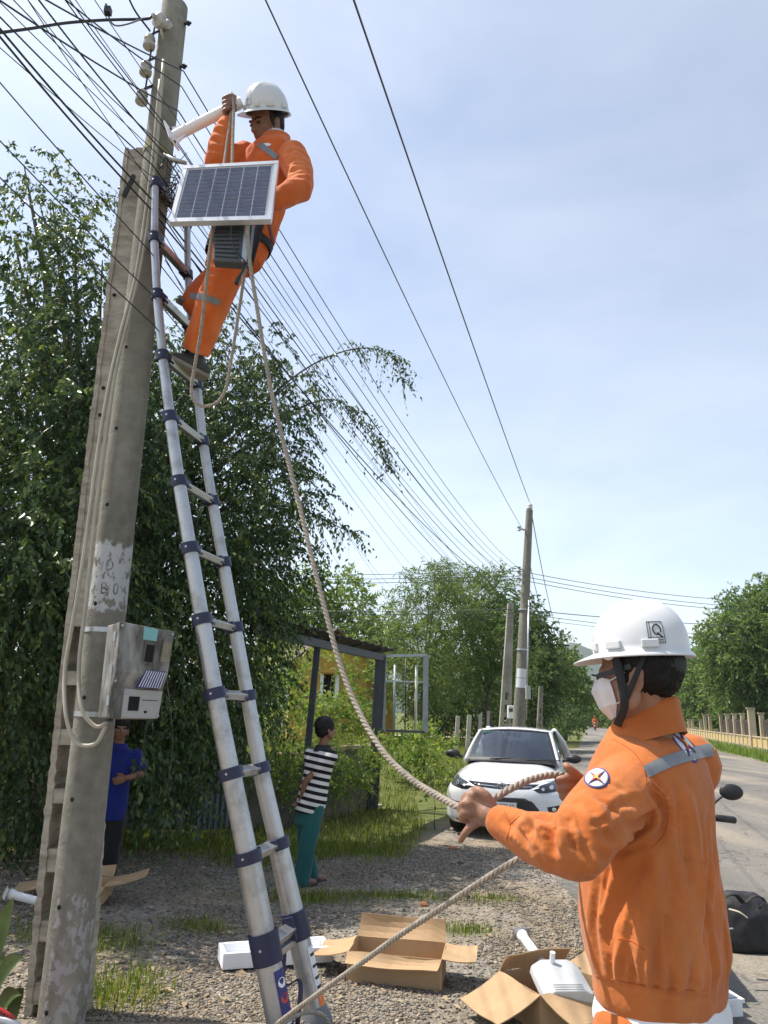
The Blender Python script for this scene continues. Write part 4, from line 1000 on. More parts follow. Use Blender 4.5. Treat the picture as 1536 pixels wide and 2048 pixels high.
# --- the big weeping fig
_B0 = B
def B(px, py, Y, r, k=1):
    q = (1.20 if py < 1240 else 1.38) if px < 260 else 1.32
    return (P(px, py, Y * q), r * q, k)
fig_b = [B(48, 330, 6.3, .2, .62), B(105, 405, 6.3, .38, .62), B(30, 490, 6.2, .5, .62), B(150, 500, 6.4, .45, .62), B(205, 520, 6.5, .4, .62), B(90, 620, 6.2, .7, .62), B(200, 650, 6.6, .55, .62), B(15, 760, 5.9, .85), B(140, 800, 6.0, .8), B(235, 780, 6.8, .55),
         B(45, 950, 5.6, .9), B(150, 1020, 6.0, .9), B(-40, 1100, 5.4, .9), B(40, 1180, 5.4, .85), B(120, 1300, 5.8, .85), B(20, 1400, 5.2, .75), B(90, 1500, 5.8, .6), B(-30, 1560, 5.2, .6),
         B(365, 690, 7.0, .36, .62), B(440, 690, 7.1, .34, .62), B(440, 770, 7.0, .5), B(350, 860, 6.6, .7), B(480, 860, 6.8, .55), B(560, 850, 7.2, .36), B(420, 1000, 6.4, .8), B(530, 980, 7.0, .5), B(350, 1100, 6.2, .8), B(470, 1130, 6.6, .62), B(535, 1130, 7.0, .4),
         B(330, 1250, 6.2, .8), B(440, 1280, 6.6, .55), B(310, 1400, 6.2, .7), B(420, 1420, 6.5, .42), B(345, 1530, 6.0, .32), B(495, 1340, 7.0, .3), B(502, 1440, 7.2, .24), B(515, 700, 7.3, .28, .62), B(590, 760, 7.4, .25),
         B(100, 900, 8.6, 1.4, .45), B(100, 1250, 8.5, 1.4, .45), B(350, 1000, 8.6, 1.2, .45), B(410, 1230, 8.6, 1.0, .45), B(250, 780, 8.6, 1.0, .45), B(180, 1430, 8.3, 1.0, .45), B(370, 1400, 8.4, .8, .45), B(-80, 700, 7.5, 1.3, .4), B(-150, 1200, 7.0, 1.4, .4), (P(-20, 1180, 6.0), .75, 1), (P(60, 1110, 5.9), .6, 1), (P(-60, 1330, 5.9), .7, 1)]  # unscaled clumps at the end are added to shade the boy in blue
PF = lambda x, y, Y: P(x, y, Y * (1.20 if x < 260 else 1.32))
tree('weeping_fig_tree', 'huge dark weeping fig tree hanging over the poles and ladder', P(70, 1620, 8.6), 0.28, fig_b, 330, 0.46, 0.70, 22, 0.063, 0.030, 0.75, LF_fig, 11, stem=0.0022, tone0=0.50, fork=0.5, sprays=[
    ([PF(500, 830, 7.2), PF(600, 745, 7.4), PF(680, 705, 7.5), PF(745, 697, 7.6), PF(790, 722, 7.6), PF(806, 770, 7.6)], 0.016, 95, 0.9),
    ([PF(510, 870, 7.2), PF(610, 812, 7.4), PF(670, 800, 7.5), PF(715, 830, 7.5), PF(755, 880, 7.5), PF(775, 945, 7.5)], 0.014, 110, 1.0),
    ([PF(500, 1010, 7.0), PF(590, 1015, 7.2), PF(650, 1040, 7.3), PF(690, 1060, 7.3), PF(720, 1068, 7.3)], 0.014, 60, 1.0),
    ([PF(520, 1080, 7.0), PF(580, 1075, 7.1), PF(620, 1100, 7.2), PF(640, 1160, 7.2)], 0.012, 50, 1.0),
    ([PF(290, 1290, 4.75), PF(300, 1400, 4.7), PF(285, 1500, 4.7), PF(272, 1600, 4.7)], 0.006, 26, 1.0),
    ([PF(330, 1330, 4.9), PF(345, 1480, 4.9), PF(330, 1600, 4.9), PF(318, 1680, 4.9)], 0.006, 30, 1.0),
    ([PF(380, 1380, 5.2), PF(400, 1500, 5.2), PF(392, 1610, 5.2)], 0.006, 26, 1.0),
    ([PF(440, 800, 7.0), PF(520, 740, 7.2), PF(560, 725, 7.3)], 0.016, 80, 0.9),
    ([PF(150, 480, 6.4), PF(200, 395, 6.4), PF(236, 400, 6.4)], 0.006, 16, 1.0)])
B = _B0
# --- trees of the middle distance
def xt(name, label, base, tr, bl, tp, seed, leaf, L_=.13, W_=.055, m=10, tl=.5, dr=.35, hg=.3, **k): return tree(name, label, base, tr, bl, tp, tl, dr, m, L_, W_, hg, leaf, seed, **k)
xt('broadleaf_tree', 'bright green broad-leaved tree rising behind the gate beam', P(640, 1430, 33), .18, [B(600, 1215, 32.0, 1.52), B(655, 1180, 32.0, 1.20), B(705, 1205, 32.8, 1.12), B(560, 1240, 30.4, 1.28), B(640, 1270, 32.0, 1.60), B(715, 1255, 33.6, 1.04), B(590, 1290, 31.2, 1.28), B(540, 1200, 31.2, 0.80)], 90, 21, LF_mid, L_=.22, W_=.09, tone0=.55)
xt('shrub', 'yellow-green leafy shrub between the fig tree and the yellow house', P(555, 1440, 15), .06, [B(540, 1330, 15, .55), B(560, 1395, 15, .5), B(525, 1390, 14, .45), B(530, 1440, 14.5, .4)], 300, 22, LF_mid, L_=.10, W_=.045, tl=.35, cat='shrub', tone0=.72, fork=.3)
xt('shrub', 'loose sapling screening the yellow house wall', P(650, 1455, 20.5), .04, [B(600, 1325, 20, .5, .6), B(622, 1390, 19.5, .4, .6), B(712, 1320, 21, .55, .7), B(702, 1395, 20.5, .4, .7), B(670, 1310, 21, .3, .5), B(735, 1360, 21, .45, .7)], 260, 29, LF_mid, L_=.11, W_=.045, tl=.4, cat='shrub', tone0=.6, fork=.3)
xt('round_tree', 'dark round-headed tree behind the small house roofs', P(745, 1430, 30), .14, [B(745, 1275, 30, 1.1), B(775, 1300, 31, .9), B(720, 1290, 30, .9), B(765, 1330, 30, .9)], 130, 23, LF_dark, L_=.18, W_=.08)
xt('feathery_tree', 'pale feathery acacia tree behind the empty sign frame', P(845, 1450, 27), .13, [B(860, 1180, 27, .9), B(822, 1225, 27, .8), B(878, 1150, 27.5, .55), B(905, 1230, 28, 1.0), B(835, 1290, 26, 1.0), B(800, 1345, 25, .85), B(870, 1330, 27, 1.0), B(790, 1260, 26, .5), B(850, 1390, 26, .8), B(905, 1170, 28, .6)], 210, 24, LF_feather, L_=.22, W_=.035, m=12, tl=.6, tone0=.55)
xt('feathery_tree', 'taller green acacia tree beside the slotted post', P(975, 1455, 30), .15, [B(950, 1195, 30, 1.0), B(990, 1180, 30, .85), B(1012, 1245, 30, .9), B(960, 1275, 29, 1.2), B(925, 1305, 29, 1.0), B(1005, 1325, 30, 1.1), B(955, 1350, 30, 1.0), B(975, 1230, 30, 1.0)], 190, 25, LF_olive, L_=.20, W_=.05, m=12, tl=.6, tone0=.5)
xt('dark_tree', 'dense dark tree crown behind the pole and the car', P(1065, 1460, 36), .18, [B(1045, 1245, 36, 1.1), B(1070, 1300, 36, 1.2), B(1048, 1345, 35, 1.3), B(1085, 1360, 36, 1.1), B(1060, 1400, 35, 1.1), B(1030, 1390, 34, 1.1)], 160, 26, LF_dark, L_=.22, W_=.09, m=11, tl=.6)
xt('roadside_tree', 'spreading roadside tree nearest the bend of the road', P(1125, 1450, 50), .2, [B(1105, 1325, 48, 1.4), B(1132, 1345, 50, 1.2), B(1155, 1380, 50, 1.0), B(1110, 1385, 48, 1.5), B(1088, 1400, 46, 1.3), B(1168, 1385, 51, .6), B(1140, 1405, 50, 1.0)], 95, 27, LF_olive, L_=.28, W_=.12, m=11, tl=.7, tone0=.5)
ub = 'undergrowth shrubs in the shade of the trees'
for i, (bl, bs, lb) in enumerate((([B(960, 1400, 33, 1.1), B(1000, 1420, 33, .9), B(930, 1430, 34, .8)], P(960, 1460, 33), 'dark shrubs added for the tree shade behind the row of concrete fence posts'),  # first two dark shrubs are added to stand in for shade beneath the trees
                       ([B(905, 1395, 31, .9), B(862, 1400, 30, .8), B(885, 1430, 31, .6)], P(885, 1465, 31), 'dark shrubs added for the tree shade behind the red machine with the round pan'),
                       ([B(690, 1432, 17, .45), B(652, 1432, 17, .42), B(722, 1440, 17, .36), B(620, 1440, 16.5, .3)], P(685, 1460, 17), 'bright low shrub at the foot of the yellow house'),
                       ([B(850, 1492, 15.5, .42), B(812, 1500, 15, .34), B(884, 1502, 16, .3), B(835, 1512, 15, .3)], P(850, 1520, 15.5), 'bright green weeds beyond the dark gate post'),
                       ([B(1120, 1430, 42, .8), B(1105, 1440, 40, .6), B(1135, 1440, 44, .7)], P(1118, 1462, 42), 'low dark shrub beside the road sign'))):
    br = i in (2, 3)
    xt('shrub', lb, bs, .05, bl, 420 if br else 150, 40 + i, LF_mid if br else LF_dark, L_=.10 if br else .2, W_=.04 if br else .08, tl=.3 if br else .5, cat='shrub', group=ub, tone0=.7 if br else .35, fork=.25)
wg = 'weeds along the low wall'
for i, (x, y, Y, r_) in enumerate(((585, 1545, 10.2, .28), (640, 1555, 10.9, .26), (690, 1520, 11.7, .34), (722, 1530, 12.0, .3), (655, 1510, 11.2, .34), (545, 1545, 10.0, .26), (700, 1565, 11.3, .24), (668, 1560, 11.0, .26), (870, 1565, 10.6, .16), (625, 1525, 10.7, .28), (740, 1500, 12.3, .25), (560, 1500, 10.0, .2))):
    c = P(x, y, Y); g0 = gh(c.x, c.y); c.z = max(c.z, g0 + r_ * .6)
    xt('weed_clump', ['tall weed clump growing beside the low wall and gate posts', 'small weed clump beside the left headlight of the car'][int(i == 8)], c, .01, [(c, (r_ * 1.4, r_, r_), 1)], 900, 60 + i, LF_mid, L_=.06, W_=.026, m=8, tl=.2, dr=.2, cat='weed', group=wg if i != 8 else None, tone0=.7, fork=.2)
# --- right-hand side of the road
gR = 'trees behind the yellow wall'
xt('roadside_tree', 'tall leafy tree towering behind the yellow wall pillar', P(1510, 1455, 51.1), 0.30, [B(1492, 1231, 51.1, 1.70), B(1532, 1211, 51.1, 1.70), B(1470, 1281, 49.7, 1.99), B(1535, 1301, 49.7, 2.27), B(1505, 1335, 49.7, 2.13), B(1455, 1300, 51.1, 1.70), B(1590, 1256, 51.1, 2.56), B(1600, 1330, 51.1, 2.56), B(1545, 1390, 49.7, 1.99), B(1500, 1400, 51.1, 1.70), B(1470, 1350, 51.1, 1.70)], 91, 31, LF_olive, L_=0.31, W_=0.121, m=11, tl=.9, group=gR, tone0=.5)
xt('roadside_tree', 'lower spreading tree over the far end of the yellow wall', P(1420, 1450, 70.4), 0.26, [B(1440, 1320, 67.2, 2.08), B(1415, 1350, 70.4, 2.08), B(1455, 1375, 67.2, 2.08), B(1400, 1385, 73.6, 2.08), B(1380, 1335, 76.8, 1.60), B(1365, 1390, 80.0, 2.08), B(1425, 1405, 70.4, 1.92), B(1480, 1405, 64.0, 1.76), B(1395, 1420, 75.2, 1.76), B(1450, 1420, 68.8, 1.60)], 81, 32, LF_olive, L_=0.38, W_=0.150, m=11, tl=.9, group=gR, tone0=.45)
xt('roadside_tree', 'far tree along the wall, behind the helmet', P(1320, 1445, 120.9), 0.26, [B(1325, 1390, 120.9, 3.12), B(1300, 1405, 128.7, 2.73), B(1345, 1400, 117.0, 2.92), B(1270, 1415, 140.4, 2.73)], 30, 33, LF_olive, L_=0.66, W_=0.265, m=10, tl=1.2, group=gR)
gE = 'bushes closing the far end of the road'
for i, (x, y, Y, r_) in enumerate(((1163, 1428, 118, 2.0), (1182, 1430, 128, 1.8), (1216, 1424, 120, 2.4), (1240, 1426, 112, 2.4), (1150, 1432, 105, 1.5), (1270, 1428, 118, 2.6), (1200, 1432, 135, 1.6))):
    xt('roadside_bush', 'rounded green bush where the road disappears', P(x, 1444, Y), .12, [B(x, y, Y, r_, .7)], 60, 70 + i, LF_olive, L_=.5, W_=.25, m=9, tl=.8, cat='bush', group=gE)
# broad-bladed plant at the bottom left
lp = empty('broad_leaf_plant', P(-12, 2030, 3.6), label='young plant with long pointed green leaves beside the slotted post', cat='plant')
LF_p = mat('glossy_plant_leaf', (0.055, 0.11, 0.025), 0.4, col2=(0.11, 0.17, 0.045), c2amt=0.4, scale=9)
for k, (b, t, w) in enumerate((((-10, 1930), (28, 1795), .03), ((-15, 1990), (50, 1915), .032), ((-20, 1960), (20, 1930), .03), ((-10, 2040), (44, 1990), .034), ((15, 2070), (48, 1975), .03), ((-30, 1900), (5, 1850), .03))):
    b0 = P(b[0], b[1], 3.55 + .03 * k); t0 = P(t[0], t[1], 3.45 + .04 * k); d = t0 - b0; s_ = d.cross(Vector((0, -1, 0.4))).normalized(); n_ = s_.cross(d).normalized()
    rows = []
    for u in np.linspace(0, 1, 8):
        c = b0 + d * u + Vector((0, 0, .05 * math.sin(math.pi * u))); ww = w * math.sin(math.pi * (0.08 + 0.92 * u) ** .8) ** .9
        rows.append([c - s_ * ww + n_ * ww * .3, c, c + s_ * ww + n_ * ww * .3])
    MB().grid(rows).build('leaf', LF_p, lp, smooth=True)
MB().tube([P(-14, 2300, 3.6), P(-14, 1900, 3.58)], .008, 6).build('stem', M_bark, lp)
# ================================================================== gate, walls, house, posts
M_steel = mat('dark_painted_steel', (0.045, 0.052, 0.062), 0.5, var=0.2, scale=6, metal=0.2)
M_lsteel = mat('pale_galvanised_frame', (0.30, 0.33, 0.34), 0.5, var=0.15, metal=0.4)
M_wallc = mat('mossy_concrete', (0.16, 0.15, 0.125), 0.95, col2=(0.07, 0.08, 0.05), c2amt=0.5, scale=2.2, bump=0.6, bscale=14, detail=8)
def ground_pt(px, py, Y):
    p = P(px, py, Y); return Vector((p.x, p.y, gh(p.x, p.y)))
# --- steel gateway with a lean-to strip of roofing
gl_t, gr_t = P(637, 1272, 10.3), P(757, 1312, 12.4)
gl_b = ground_pt(603, 1600, 10.3); gr_b = ground_pt(741, 1600, 12.4)
gate = empty('steel_gateway', (gr_b.x, gr_b.y, gr_b.z), label='dark steel gateway of two posts with a beam and strip of roofing', cat='gateway')
bevel(MB().bar(gl_b - Vector((0, 0, .1)), gl_t, .085, .085).build('post', M_steel, gate), .006)
bevel(MB().bar(gr_b - Vector((0, 0, .1)), gr_t, .10, .10).build('post', M_steel, gate), .006)
o2 = Vector((.085, .12, 0)); bevel(MB().bar(gr_b + o2 - Vector((0, 0, .1)), gr_t + o2, .075, .075).build('post', M_steel, gate), .006)
bl = P(505, 1258, 8.6); br = P(768, 1316, 12.6)
bevel(MB().bar(bl, br, .09, .11).build('beam', M_steel, gate), .006)
ud = (br - bl).normalized(); sd = ud.cross(Vector((0, 0, 1))).normalized()
rows = []
for i in range(61):
    p = bl.lerp(br + ud * .25, i / 60) + Vector((0, 0, .10 + .012 * math.sin(i * 1.6)))
    rows.append([p - sd * .20 + Vector((0, 0, -.01)), p + sd * .16 + Vector((0, 0, .05))])
sh = MB().grid(rows).build('roof_sheet', mat('rusty_roof_sheet', (0.05, 0.045, 0.042), 0.7, col2=(0.12, 0.09, 0.07), c2amt=.3, scale=4), gate); sh.modifiers.new('s', 'SOLIDIFY').thickness = .008
for k in range(5):
    p = bl.lerp(br, .1 + .2 * k); MB().bar(p - sd * .18 + Vector((0, 0, .060)), p + sd * .14 + Vector((0, 0, .105)), .03, .03).build('rafter', M_steel, gate)
# --- empty sign frame bolted to the gate post
sf = empty('sign_frame', ground_pt(766, 1600, 12.7), label='empty pale metal sign frame fixed beside the dark gate post', cat='sign frame')
c_ = [P(770, 1312, 12.7), P(852, 1310, 13.5), P(850, 1464, 13.5), P(767, 1461, 12.7)]
for a, b, w, m in ((c_[0], c_[1], .045, M_lsteel), (c_[1], c_[2], .09, M_lsteel), (c_[3], c_[2], .04, M_black), (c_[0], c_[3], .05, M_lsteel), (P(769, 1362, 12.7), P(851, 1364, 13.5), .025, M_lsteel)):
    MB().bar(a, b, w, w, up=(.1, 1, .05)).build('frame_bar', m, sf)
for x, m in ((833, mat('cream_pipe', (0.55, 0.54, 0.47), 0.6)), (812, M_black), (790, M_lsteel)):
    MB().tube([P(x, 1330 if m != M_black else 1315, 13.2), P(x - 2, 1460, 13.2)], .022 if m != M_black else .01, 8).build('mullion', m, sf, smooth=True)
MB().tube([gr_t + Vector((.1, .15, -.2)), c_[0]], .02, 6).build('bracket', M_black, sf)
MB().tube([gr_b + Vector((.1, .15, 1.15)), c_[3]], .02, 6).build('bracket', M_black, sf)
# --- low boundary wall either side of the gate
def low_wall(a, b, h, label, coping=True):
    a = Vector((a.x, a.y, gh(a.x, a.y) - .1)); b = Vector((b.x, b.y, gh(b.x, b.y) - .1))
    o = empty('low_wall', (a + b) / 2, label=label, cat='wall'); n = 14; d = (b - a).normalized(); sd_ = d.cross(Vector((0, 0, 1)))
    rg = []
    for i in range(n + 1):
        p = a.lerp(b, i / n); w = .09 + .008 * noise.noise((i * .9, 2, 0)); hh = h + .1 + .025 * noise.noise((i * .7, 5, 0))
        rg.append([p - sd_ * w, p + sd_ * w, p + sd_ * w + Vector((0, 0, hh)), p - sd_ * w + Vector((0, 0, hh))])
    MB().rings(rg).build('wall_body', M_wallc, o)
    if coping:
        rg = [[v + (sd_ * s * .03) + Vector((0, 0, z)) for v, s, z in ((r_[3], -1, .002), (r_[2], 1, .002), (r_[2], 1, .05), (r_[3], -1, .05))] for r_ in rg]
        MB().rings(rg).build('coping', mat('laterite_coping', (0.26, 0.19, 0.14), 0.95, var=.3, scale=6, bump=.6, bscale=25), o)
    return o
low_wall(P(452, 1590, 10.2), P(600, 1590, 10.6), .86, 'mossy low concrete wall running under the fig tree to the gateway')
low_wall(P(628, 1590, 11.0), P(742, 1590, 12.7), .92, 'overgrown low wall between the two gate posts')
# --- corrugated sheet fence in the fig's shade
cf = empty('corrugated_fence', ground_pt(300, 1640, 9.3), label='dull corrugated metal sheets standing in the shade of the fig tree', cat='fence')
M_corr = mat('dull_corrugated_steel', (0.13, 0.15, 0.165), 0.55, col2=(0.07, 0.07, 0.065), c2amt=.4, scale=3, metal=.3)
for k in range(6):
    p0 = P(-120 + k * 100, 1600, 9.0 + .14 * k); p1 = P(-24 + k * 100, 1600, 9.13 + .14 * k); rows = []
    for i in range(37):
        p = p0.lerp(p1, i / 36); y = .018 * math.sin(i * 1.5); z0 = gh(p.x, p.y) + .04
        rows.append([Vector((p.x, p.y + y, z0)), Vector((p.x, p.y + y, z0 + 1.25 + .05 * (k % 3)))])
    MB().grid(rows).build('sheet', M_corr, cf, smooth=True)
for k in range(7):
    p = P(-122 + k * 100, 1600, 9.06 + .14 * k); MB().bar((p.x, p.y + .06, gh(p.x, p.y) - .1), (p.x, p.y + .06, gh(p.x, p.y) + 1.35), .06, .06).build('post', M_bark, cf)
# --- yellow house
hs = empty('yellow_house', ground_pt(680, 1460, 26), label='small yellow house with white-shuttered dark window beyond the gate', cat='house')
M_yel = mat('ochre_plaster', (0.50, 0.30, 0.06), 0.9, col2=(0.38, 0.22, 0.06), c2amt=.35, scale=1.2, bump=.2, bscale=12)
A = ground_pt(575, 1450, 25.2); Bq = ground_pt(742, 1450, 26.2); dH = (Bq - A); dn = dH.cross(Vector((0, 0, 1))).normalized() * -1
if dn.y < 0: dn = -dn
H = 2.55; wins = (0.385, 0.535, 1.30 - .1, 2.25 - .1)
def wp(u, z, o=0.0): return A + dH * u - dn * o + Vector((0, 0, z))
def wbox(u0, u1, z0, z1, o0, o1, name, m, par=hs):
    q = [wp(u0, z0, o0), wp(u1, z0, o0), wp(u1, z1, o0), wp(u0, z1, o0)]
    return MB().prism(q, -dn * (o1 - o0)).build(name, m, par)
u0, u1, z0, z1 = wins
for (a, b, c, d) in ((0, u0, -.2, H), (u1, 1, -.2, H), (u0, u1, -.2, z0), (u0, u1, z1, H)): wbox(a, b, c, d, -.15, 0, 'wall', M_yel)
MB().prism([wp(1, -.2), wp(1, H), wp(1, H) + dn * 5, wp(1, -.2) + dn * 5], dH.normalized() * -.15).build('wall', M_yel, hs)
ap = wp(.5, H + 1.0); MB().prism([wp(0, H), wp(1, H), ap], dn * .15).build('gable', M_yel, hs)
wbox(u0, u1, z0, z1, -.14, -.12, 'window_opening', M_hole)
for ua, ub in ((u0 - .035, u0 + .004), (u1 - .004, u1 + .045)):
    s = wbox(ua, ub, z0 - .02, z1 + .02, .02, .05, 'shutter', M_white)
    for k in range(5): wbox(ua + .005, ub - .005, z0 + .1 + k * .17, z0 + .2 + k * .17, .048, .06, 'louvre', M_white, s)
wbox(u0 - .05, u1 + .06, z0 - .09, z0 - .03, .005, .10, 'sill', M_white); wbox(u0 - .06, u1 + .07, z1 + .04, z1 + .16, .005, .25, 'canopy', M_yel)
for k in range(7): wbox(.93, 1.0 if k % 2 else .985, .05 + k * .34, .05 + k * .34 + .24, .002, .03, 'quoin', mat('brown_quoin', (0.30, 0.17, 0.06), .9))
M_tile = mat('brown_roof_tile', (0.10, 0.075, 0.055), .9, col2=(0.17, 0.13, 0.09), c2amt=.4, scale=5, bump=.6, bscale=9, stretch=(1, 1, 1))
for s in (-1, 1):
    e0 = wp(.5 + .58 * s, H - .18) - dn * .35; a0 = ap + Vector((0, 0, .06)) - dn * .35
    MB().prism([e0, a0, a0 + dn * 5.6, e0 + dn * 5.6], (0, 0, .07)).build('roof_slope', M_tile, hs)
lean = empty('tin_shed', ground_pt(760, 1460, 27), label='small shed with a pale tin roof beside the yellow house', cat='shed')
a, b = ground_pt(738, 1455, 26.9), ground_pt(790, 1455, 27.6)
MB().prism([a, b, b + Vector((0, 0, 2.1)), a + Vector((0, 0, 2.1))], (0, 2, 0)).build('wall', M_yel, lean)
MB().prism([a + Vector((-.15, -.5, 2.0)), b + Vector((.2, -.5, 2.0)), b + Vector((.2, 1.6, 2.55)), a + Vector((-.15, 1.6, 2.55))], (0, 0, .04)).build('roof', mat('pale_tin', (.42, .46, .5), .4, metal=.5), lean)
MB().bar(a + Vector((.4, -.45, 0)), a + Vector((.4, -.45, 2.0)), .07, .07).build('post', M_bark, lean)
# --- concrete fence posts behind the car
M_post = mat('pale_post_concrete', (0.40, 0.37, 0.31), .9, var=.2, scale=8, bump=.4, bscale=30)
for (x, y, Y, w, lb) in ((916, 1432, 21, .105, 'pale square concrete fence post standing by the car mirror'), (939, 1430, 23.5, .125, 'second concrete fence post, a step behind the one by the car mirror'), (961, 1428, 26, .115, 'third concrete fence post in the row behind the car roof'), (977, 1422, 27.5, .10, 'last and tallest concrete fence post in the row, nearest the meter box')):
    t = P(x, y, Y); g_ = Vector((t.x - .06, t.y, gh(t.x, t.y) - .1)); o = MB().bar(g_, t, w, w, up=(0, 1, 0)).build('concrete_post', M_post)
    bevel(tag(o, lb, 'post', 'row of concrete fence posts'), .008)
# --- red machine with a round pan
rm = empty('red_farm_machine', ground_pt(900, 1470, 38), label='red machine frame with a round tan pan standing on the grass', cat='machine')
pc0 = P(899, 1453, 37.8); n_ = Vector((-.25, -.95, .15)).normalized(); X, Y_, Z_ = frame(n_)
MB().lathe([(.34, -.10), (.36, 0), (.33, .012), (.30, -.03), (.02, -.05)], pc0, (X, Y_, n_), 24).build('pan', mat('tan_pan', (.42, .26, .12), .7, col2=(.25, .15, .08), c2amt=.3, scale=6), rm, auto=40)
M_redp = mat('faded_red_paint', (.36, .05, .035), .6, var=.25, scale=8)
g0 = ground_pt(906, 1470, 38.2)
for a, b in (((-.25, 0, 0), (-.15, 0, 1.0)), ((.45, 0, 0), (.3, 0, 1.05)), ((-.2, 0, .95), (.6, 0, 1.0)), ((-.3, .1, .55), (.9, .1, .45)), ((.1, 0, 1.0), (.5, .2, 1.25)), ((.8, .1, 0), (.85, .1, .5)), ((-.1, 0, .6), (.45, .1, 1.1))):
    MB().bar(g0 + Vector(a), g0 + Vector(b), .09, .09).build('frame_bar', M_redp, rm)
MB().box(g0 + Vector((.2, .15, .85)), (.5, .35, .3)).build('motor_housing', M_redp, rm)
# --- sign by the road
rs = empty('road_sign', ground_pt(1094, 1450, 42), label='small white sign on a thin post in front of the roadside trees', cat='sign')
MB().box(P(1096, 1409, 42), (.36, .03, .26)).build('plate', mat('pale_sign', (.45, .47, .48), .5, col2=(.22, .24, .27), c2amt=.3, scale=12), rs); MB().bar(ground_pt(1094, 1450, 42), P(1096, 1413, 42.03), .05, .05).build('post', M_galv, rs)
# --- yellow boundary wall across the road
M_ywall = mat('faded_yellow_wash', (.52, .38, .14), .9, col2=(.42, .35, .24), c2amt=.45, scale=.9, bump=.3, bscale=8, detail=8)
M_ypil = mat('weathered_pillar_render', (.44, .36, .24), .9, col2=(.30, .26, .19), c2amt=.4, scale=1.5, bump=.3, bscale=8)
M_plin = mat('rubble_plinth', (.27, .24, .19), .95, col2=(.17, .16, .13), c2amt=.45, scale=2.5, bump=.9, bscale=7)
M_slat = mat('weathered_timber', (.10, .075, .06), .9, var=.3, scale=4)
bw = empty('boundary_wall', (8.6 + RD * 44, 44, 0), label='long faded yellow boundary wall with pillars across the road', cat='wall')
dr = Vector((RD, 1, 0)).normalized(); sr = Vector((1, -RD, 0)).normalized()
def wl(y, off=0.0, z=0.0): return Vector((8.6 + RD * y, y, z)) + sr * off
ybay = [34.2 + 2.45 * k for k in range(25)]
for k, y in enumerate(ybay[:-1]):
    yb = ybay[k + 1]
    MB().bar(wl(y, 0, .15), wl(yb, 0, .15), .34, .34).build('plinth', M_plin, bw)
    MB().bar(wl(y, 0, .56), wl(yb, 0, .56), .16, .48).build('panel', M_ywall, bw)
    MB().bar(wl(y, 0, .825), wl(yb, 0, .825), .24, .05).build('coping', M_ypil, bw)
    ym = (y + yb) / 2; MB().box(wl(ym, -.085, .56), (.07, .16, .47), (sr, dr, Vector((0, 0, 1)))).build('pilaster', M_ypil, bw)
    h = 2.25 if k == 3 else (1.98 if k < 11 else 1.6); w = .34 if k == 3 else .22
    if k in (8, 12, 15): h = .95
    pl = MB().box(wl(y, -.02, h / 2), (w, w, h), (sr, dr, Vector((0, 0, 1)))).build('pillar', M_ypil, bw); bevel(pl, .02)
    MB().box(wl(y, -.02, h + .03), (w + .08, w + .08, .06), (sr, dr, Vector((0, 0, 1)))).build('cap', M_ypil, pl)
    if k < 7 and k != 2:
        for j in range(8):
            yy = y + .28 + j * (2.45 - .5) / 7; MB().box(wl(yy, 0, 1.30), (.03, .10, .9 - .05 * ((j * 7) % 3)), (sr, dr, Vector((0, 0, 1)))).build('slat', M_slat, bw)
        MB().bar(wl(y, .03, 1.62), wl(yb, .03, 1.62), .05, .05).build('rail', M_slat, bw)
# ================================================================== the parked white saloon (built nose at y=0, facing -y, then turned)
CS = 0.90; CYAW = -math.atan(RD)
def car_solve():
    best = None
    for k in range(200):
        Y = 8.5 + k * .02; p = P(1004, 1574, Y)
        e = abs(p.z - .70 * CS)
        if best is None or e < best[0]: best = (e, p)
    return best[1]
cp = car_solve()
car = empty('parked_car', (cp.x, cp.y, 0.012), CYAW, label='white saloon car parked nose-on beside the road', cat='car')
car.scale = (CS, CS, CS)
def cmb(mb, name, m, par=car, **k): return mb.build(name, m, par, local=True, **k)
M_paint = mat('white_car_paint', (.66, .67, .69), .30, var=.05, scale=2.2, coat=.8, detail=7)
M_glassk = mat('black_gloss', (.010, .010, .012), .12, spec=.6, coat=.5)
M_blk = mat('black_trim', (.015, .015, .016), .5)
M_chr = mat('chrome', (.72, .73, .75), .12, metal=1.0, var=.03)
M_tyre = mat('tyre_rubber', (.018, .018, .018), .85)
def car_glass():
    m = bpy.data.materials.new('tinted_windscreen'); m.use_nodes = True; t = m.node_tree; N = t.nodes; K = t.links.new
    for n in list(N):
        if n.type != 'OUTPUT_MATERIAL': N.remove(n)
    tr = N.new('ShaderNodeBsdfTransparent'); tr.inputs['Color'].default_value = (.42, .48, .48, 1)
    gl = N.new('ShaderNodeBsdfGlossy'); gl.inputs['Roughness'].default_value = .02; gl.inputs['Color'].default_value = (.9, .95, 1, 1)
    fr_ = N.new('ShaderNodeFresnel'); fr_.inputs['IOR'].default_value = 2.3
    mx = N.new('ShaderNodeMixShader'); K(fr_.outputs[0], mx.inputs['Fac']); K(tr.outputs[0], mx.inputs[1]); K(gl.outputs[0], mx.inputs[2]); K(mx.outputs[0], N['Material Output'].inputs['Surface'])
    return m
M_cglass = car_glass()
def lerp_tab(tab, y):
    for (a, va), (b, vb) in zip(tab, tab[1:]):
        if y <= b: t = (y - a) / (b - a); return va + (vb - va) * max(0, min(1, t))
    return tab[-1][1]
T_top = [(0, .52), (.015, .60), (.05, .685), (.10, .725), (.2, .765), (.5, .855), (.9, .945), (1.15, .985), (3.6, 1.02), (4.2, 1.0), (4.38, .9), (4.42, .6)]
T_bot = [(0, .50), (.015, .34), (.05, .22), (.12, .16), (.3, .14), (4.0, .17), (4.3, .28), (4.42, .6)]
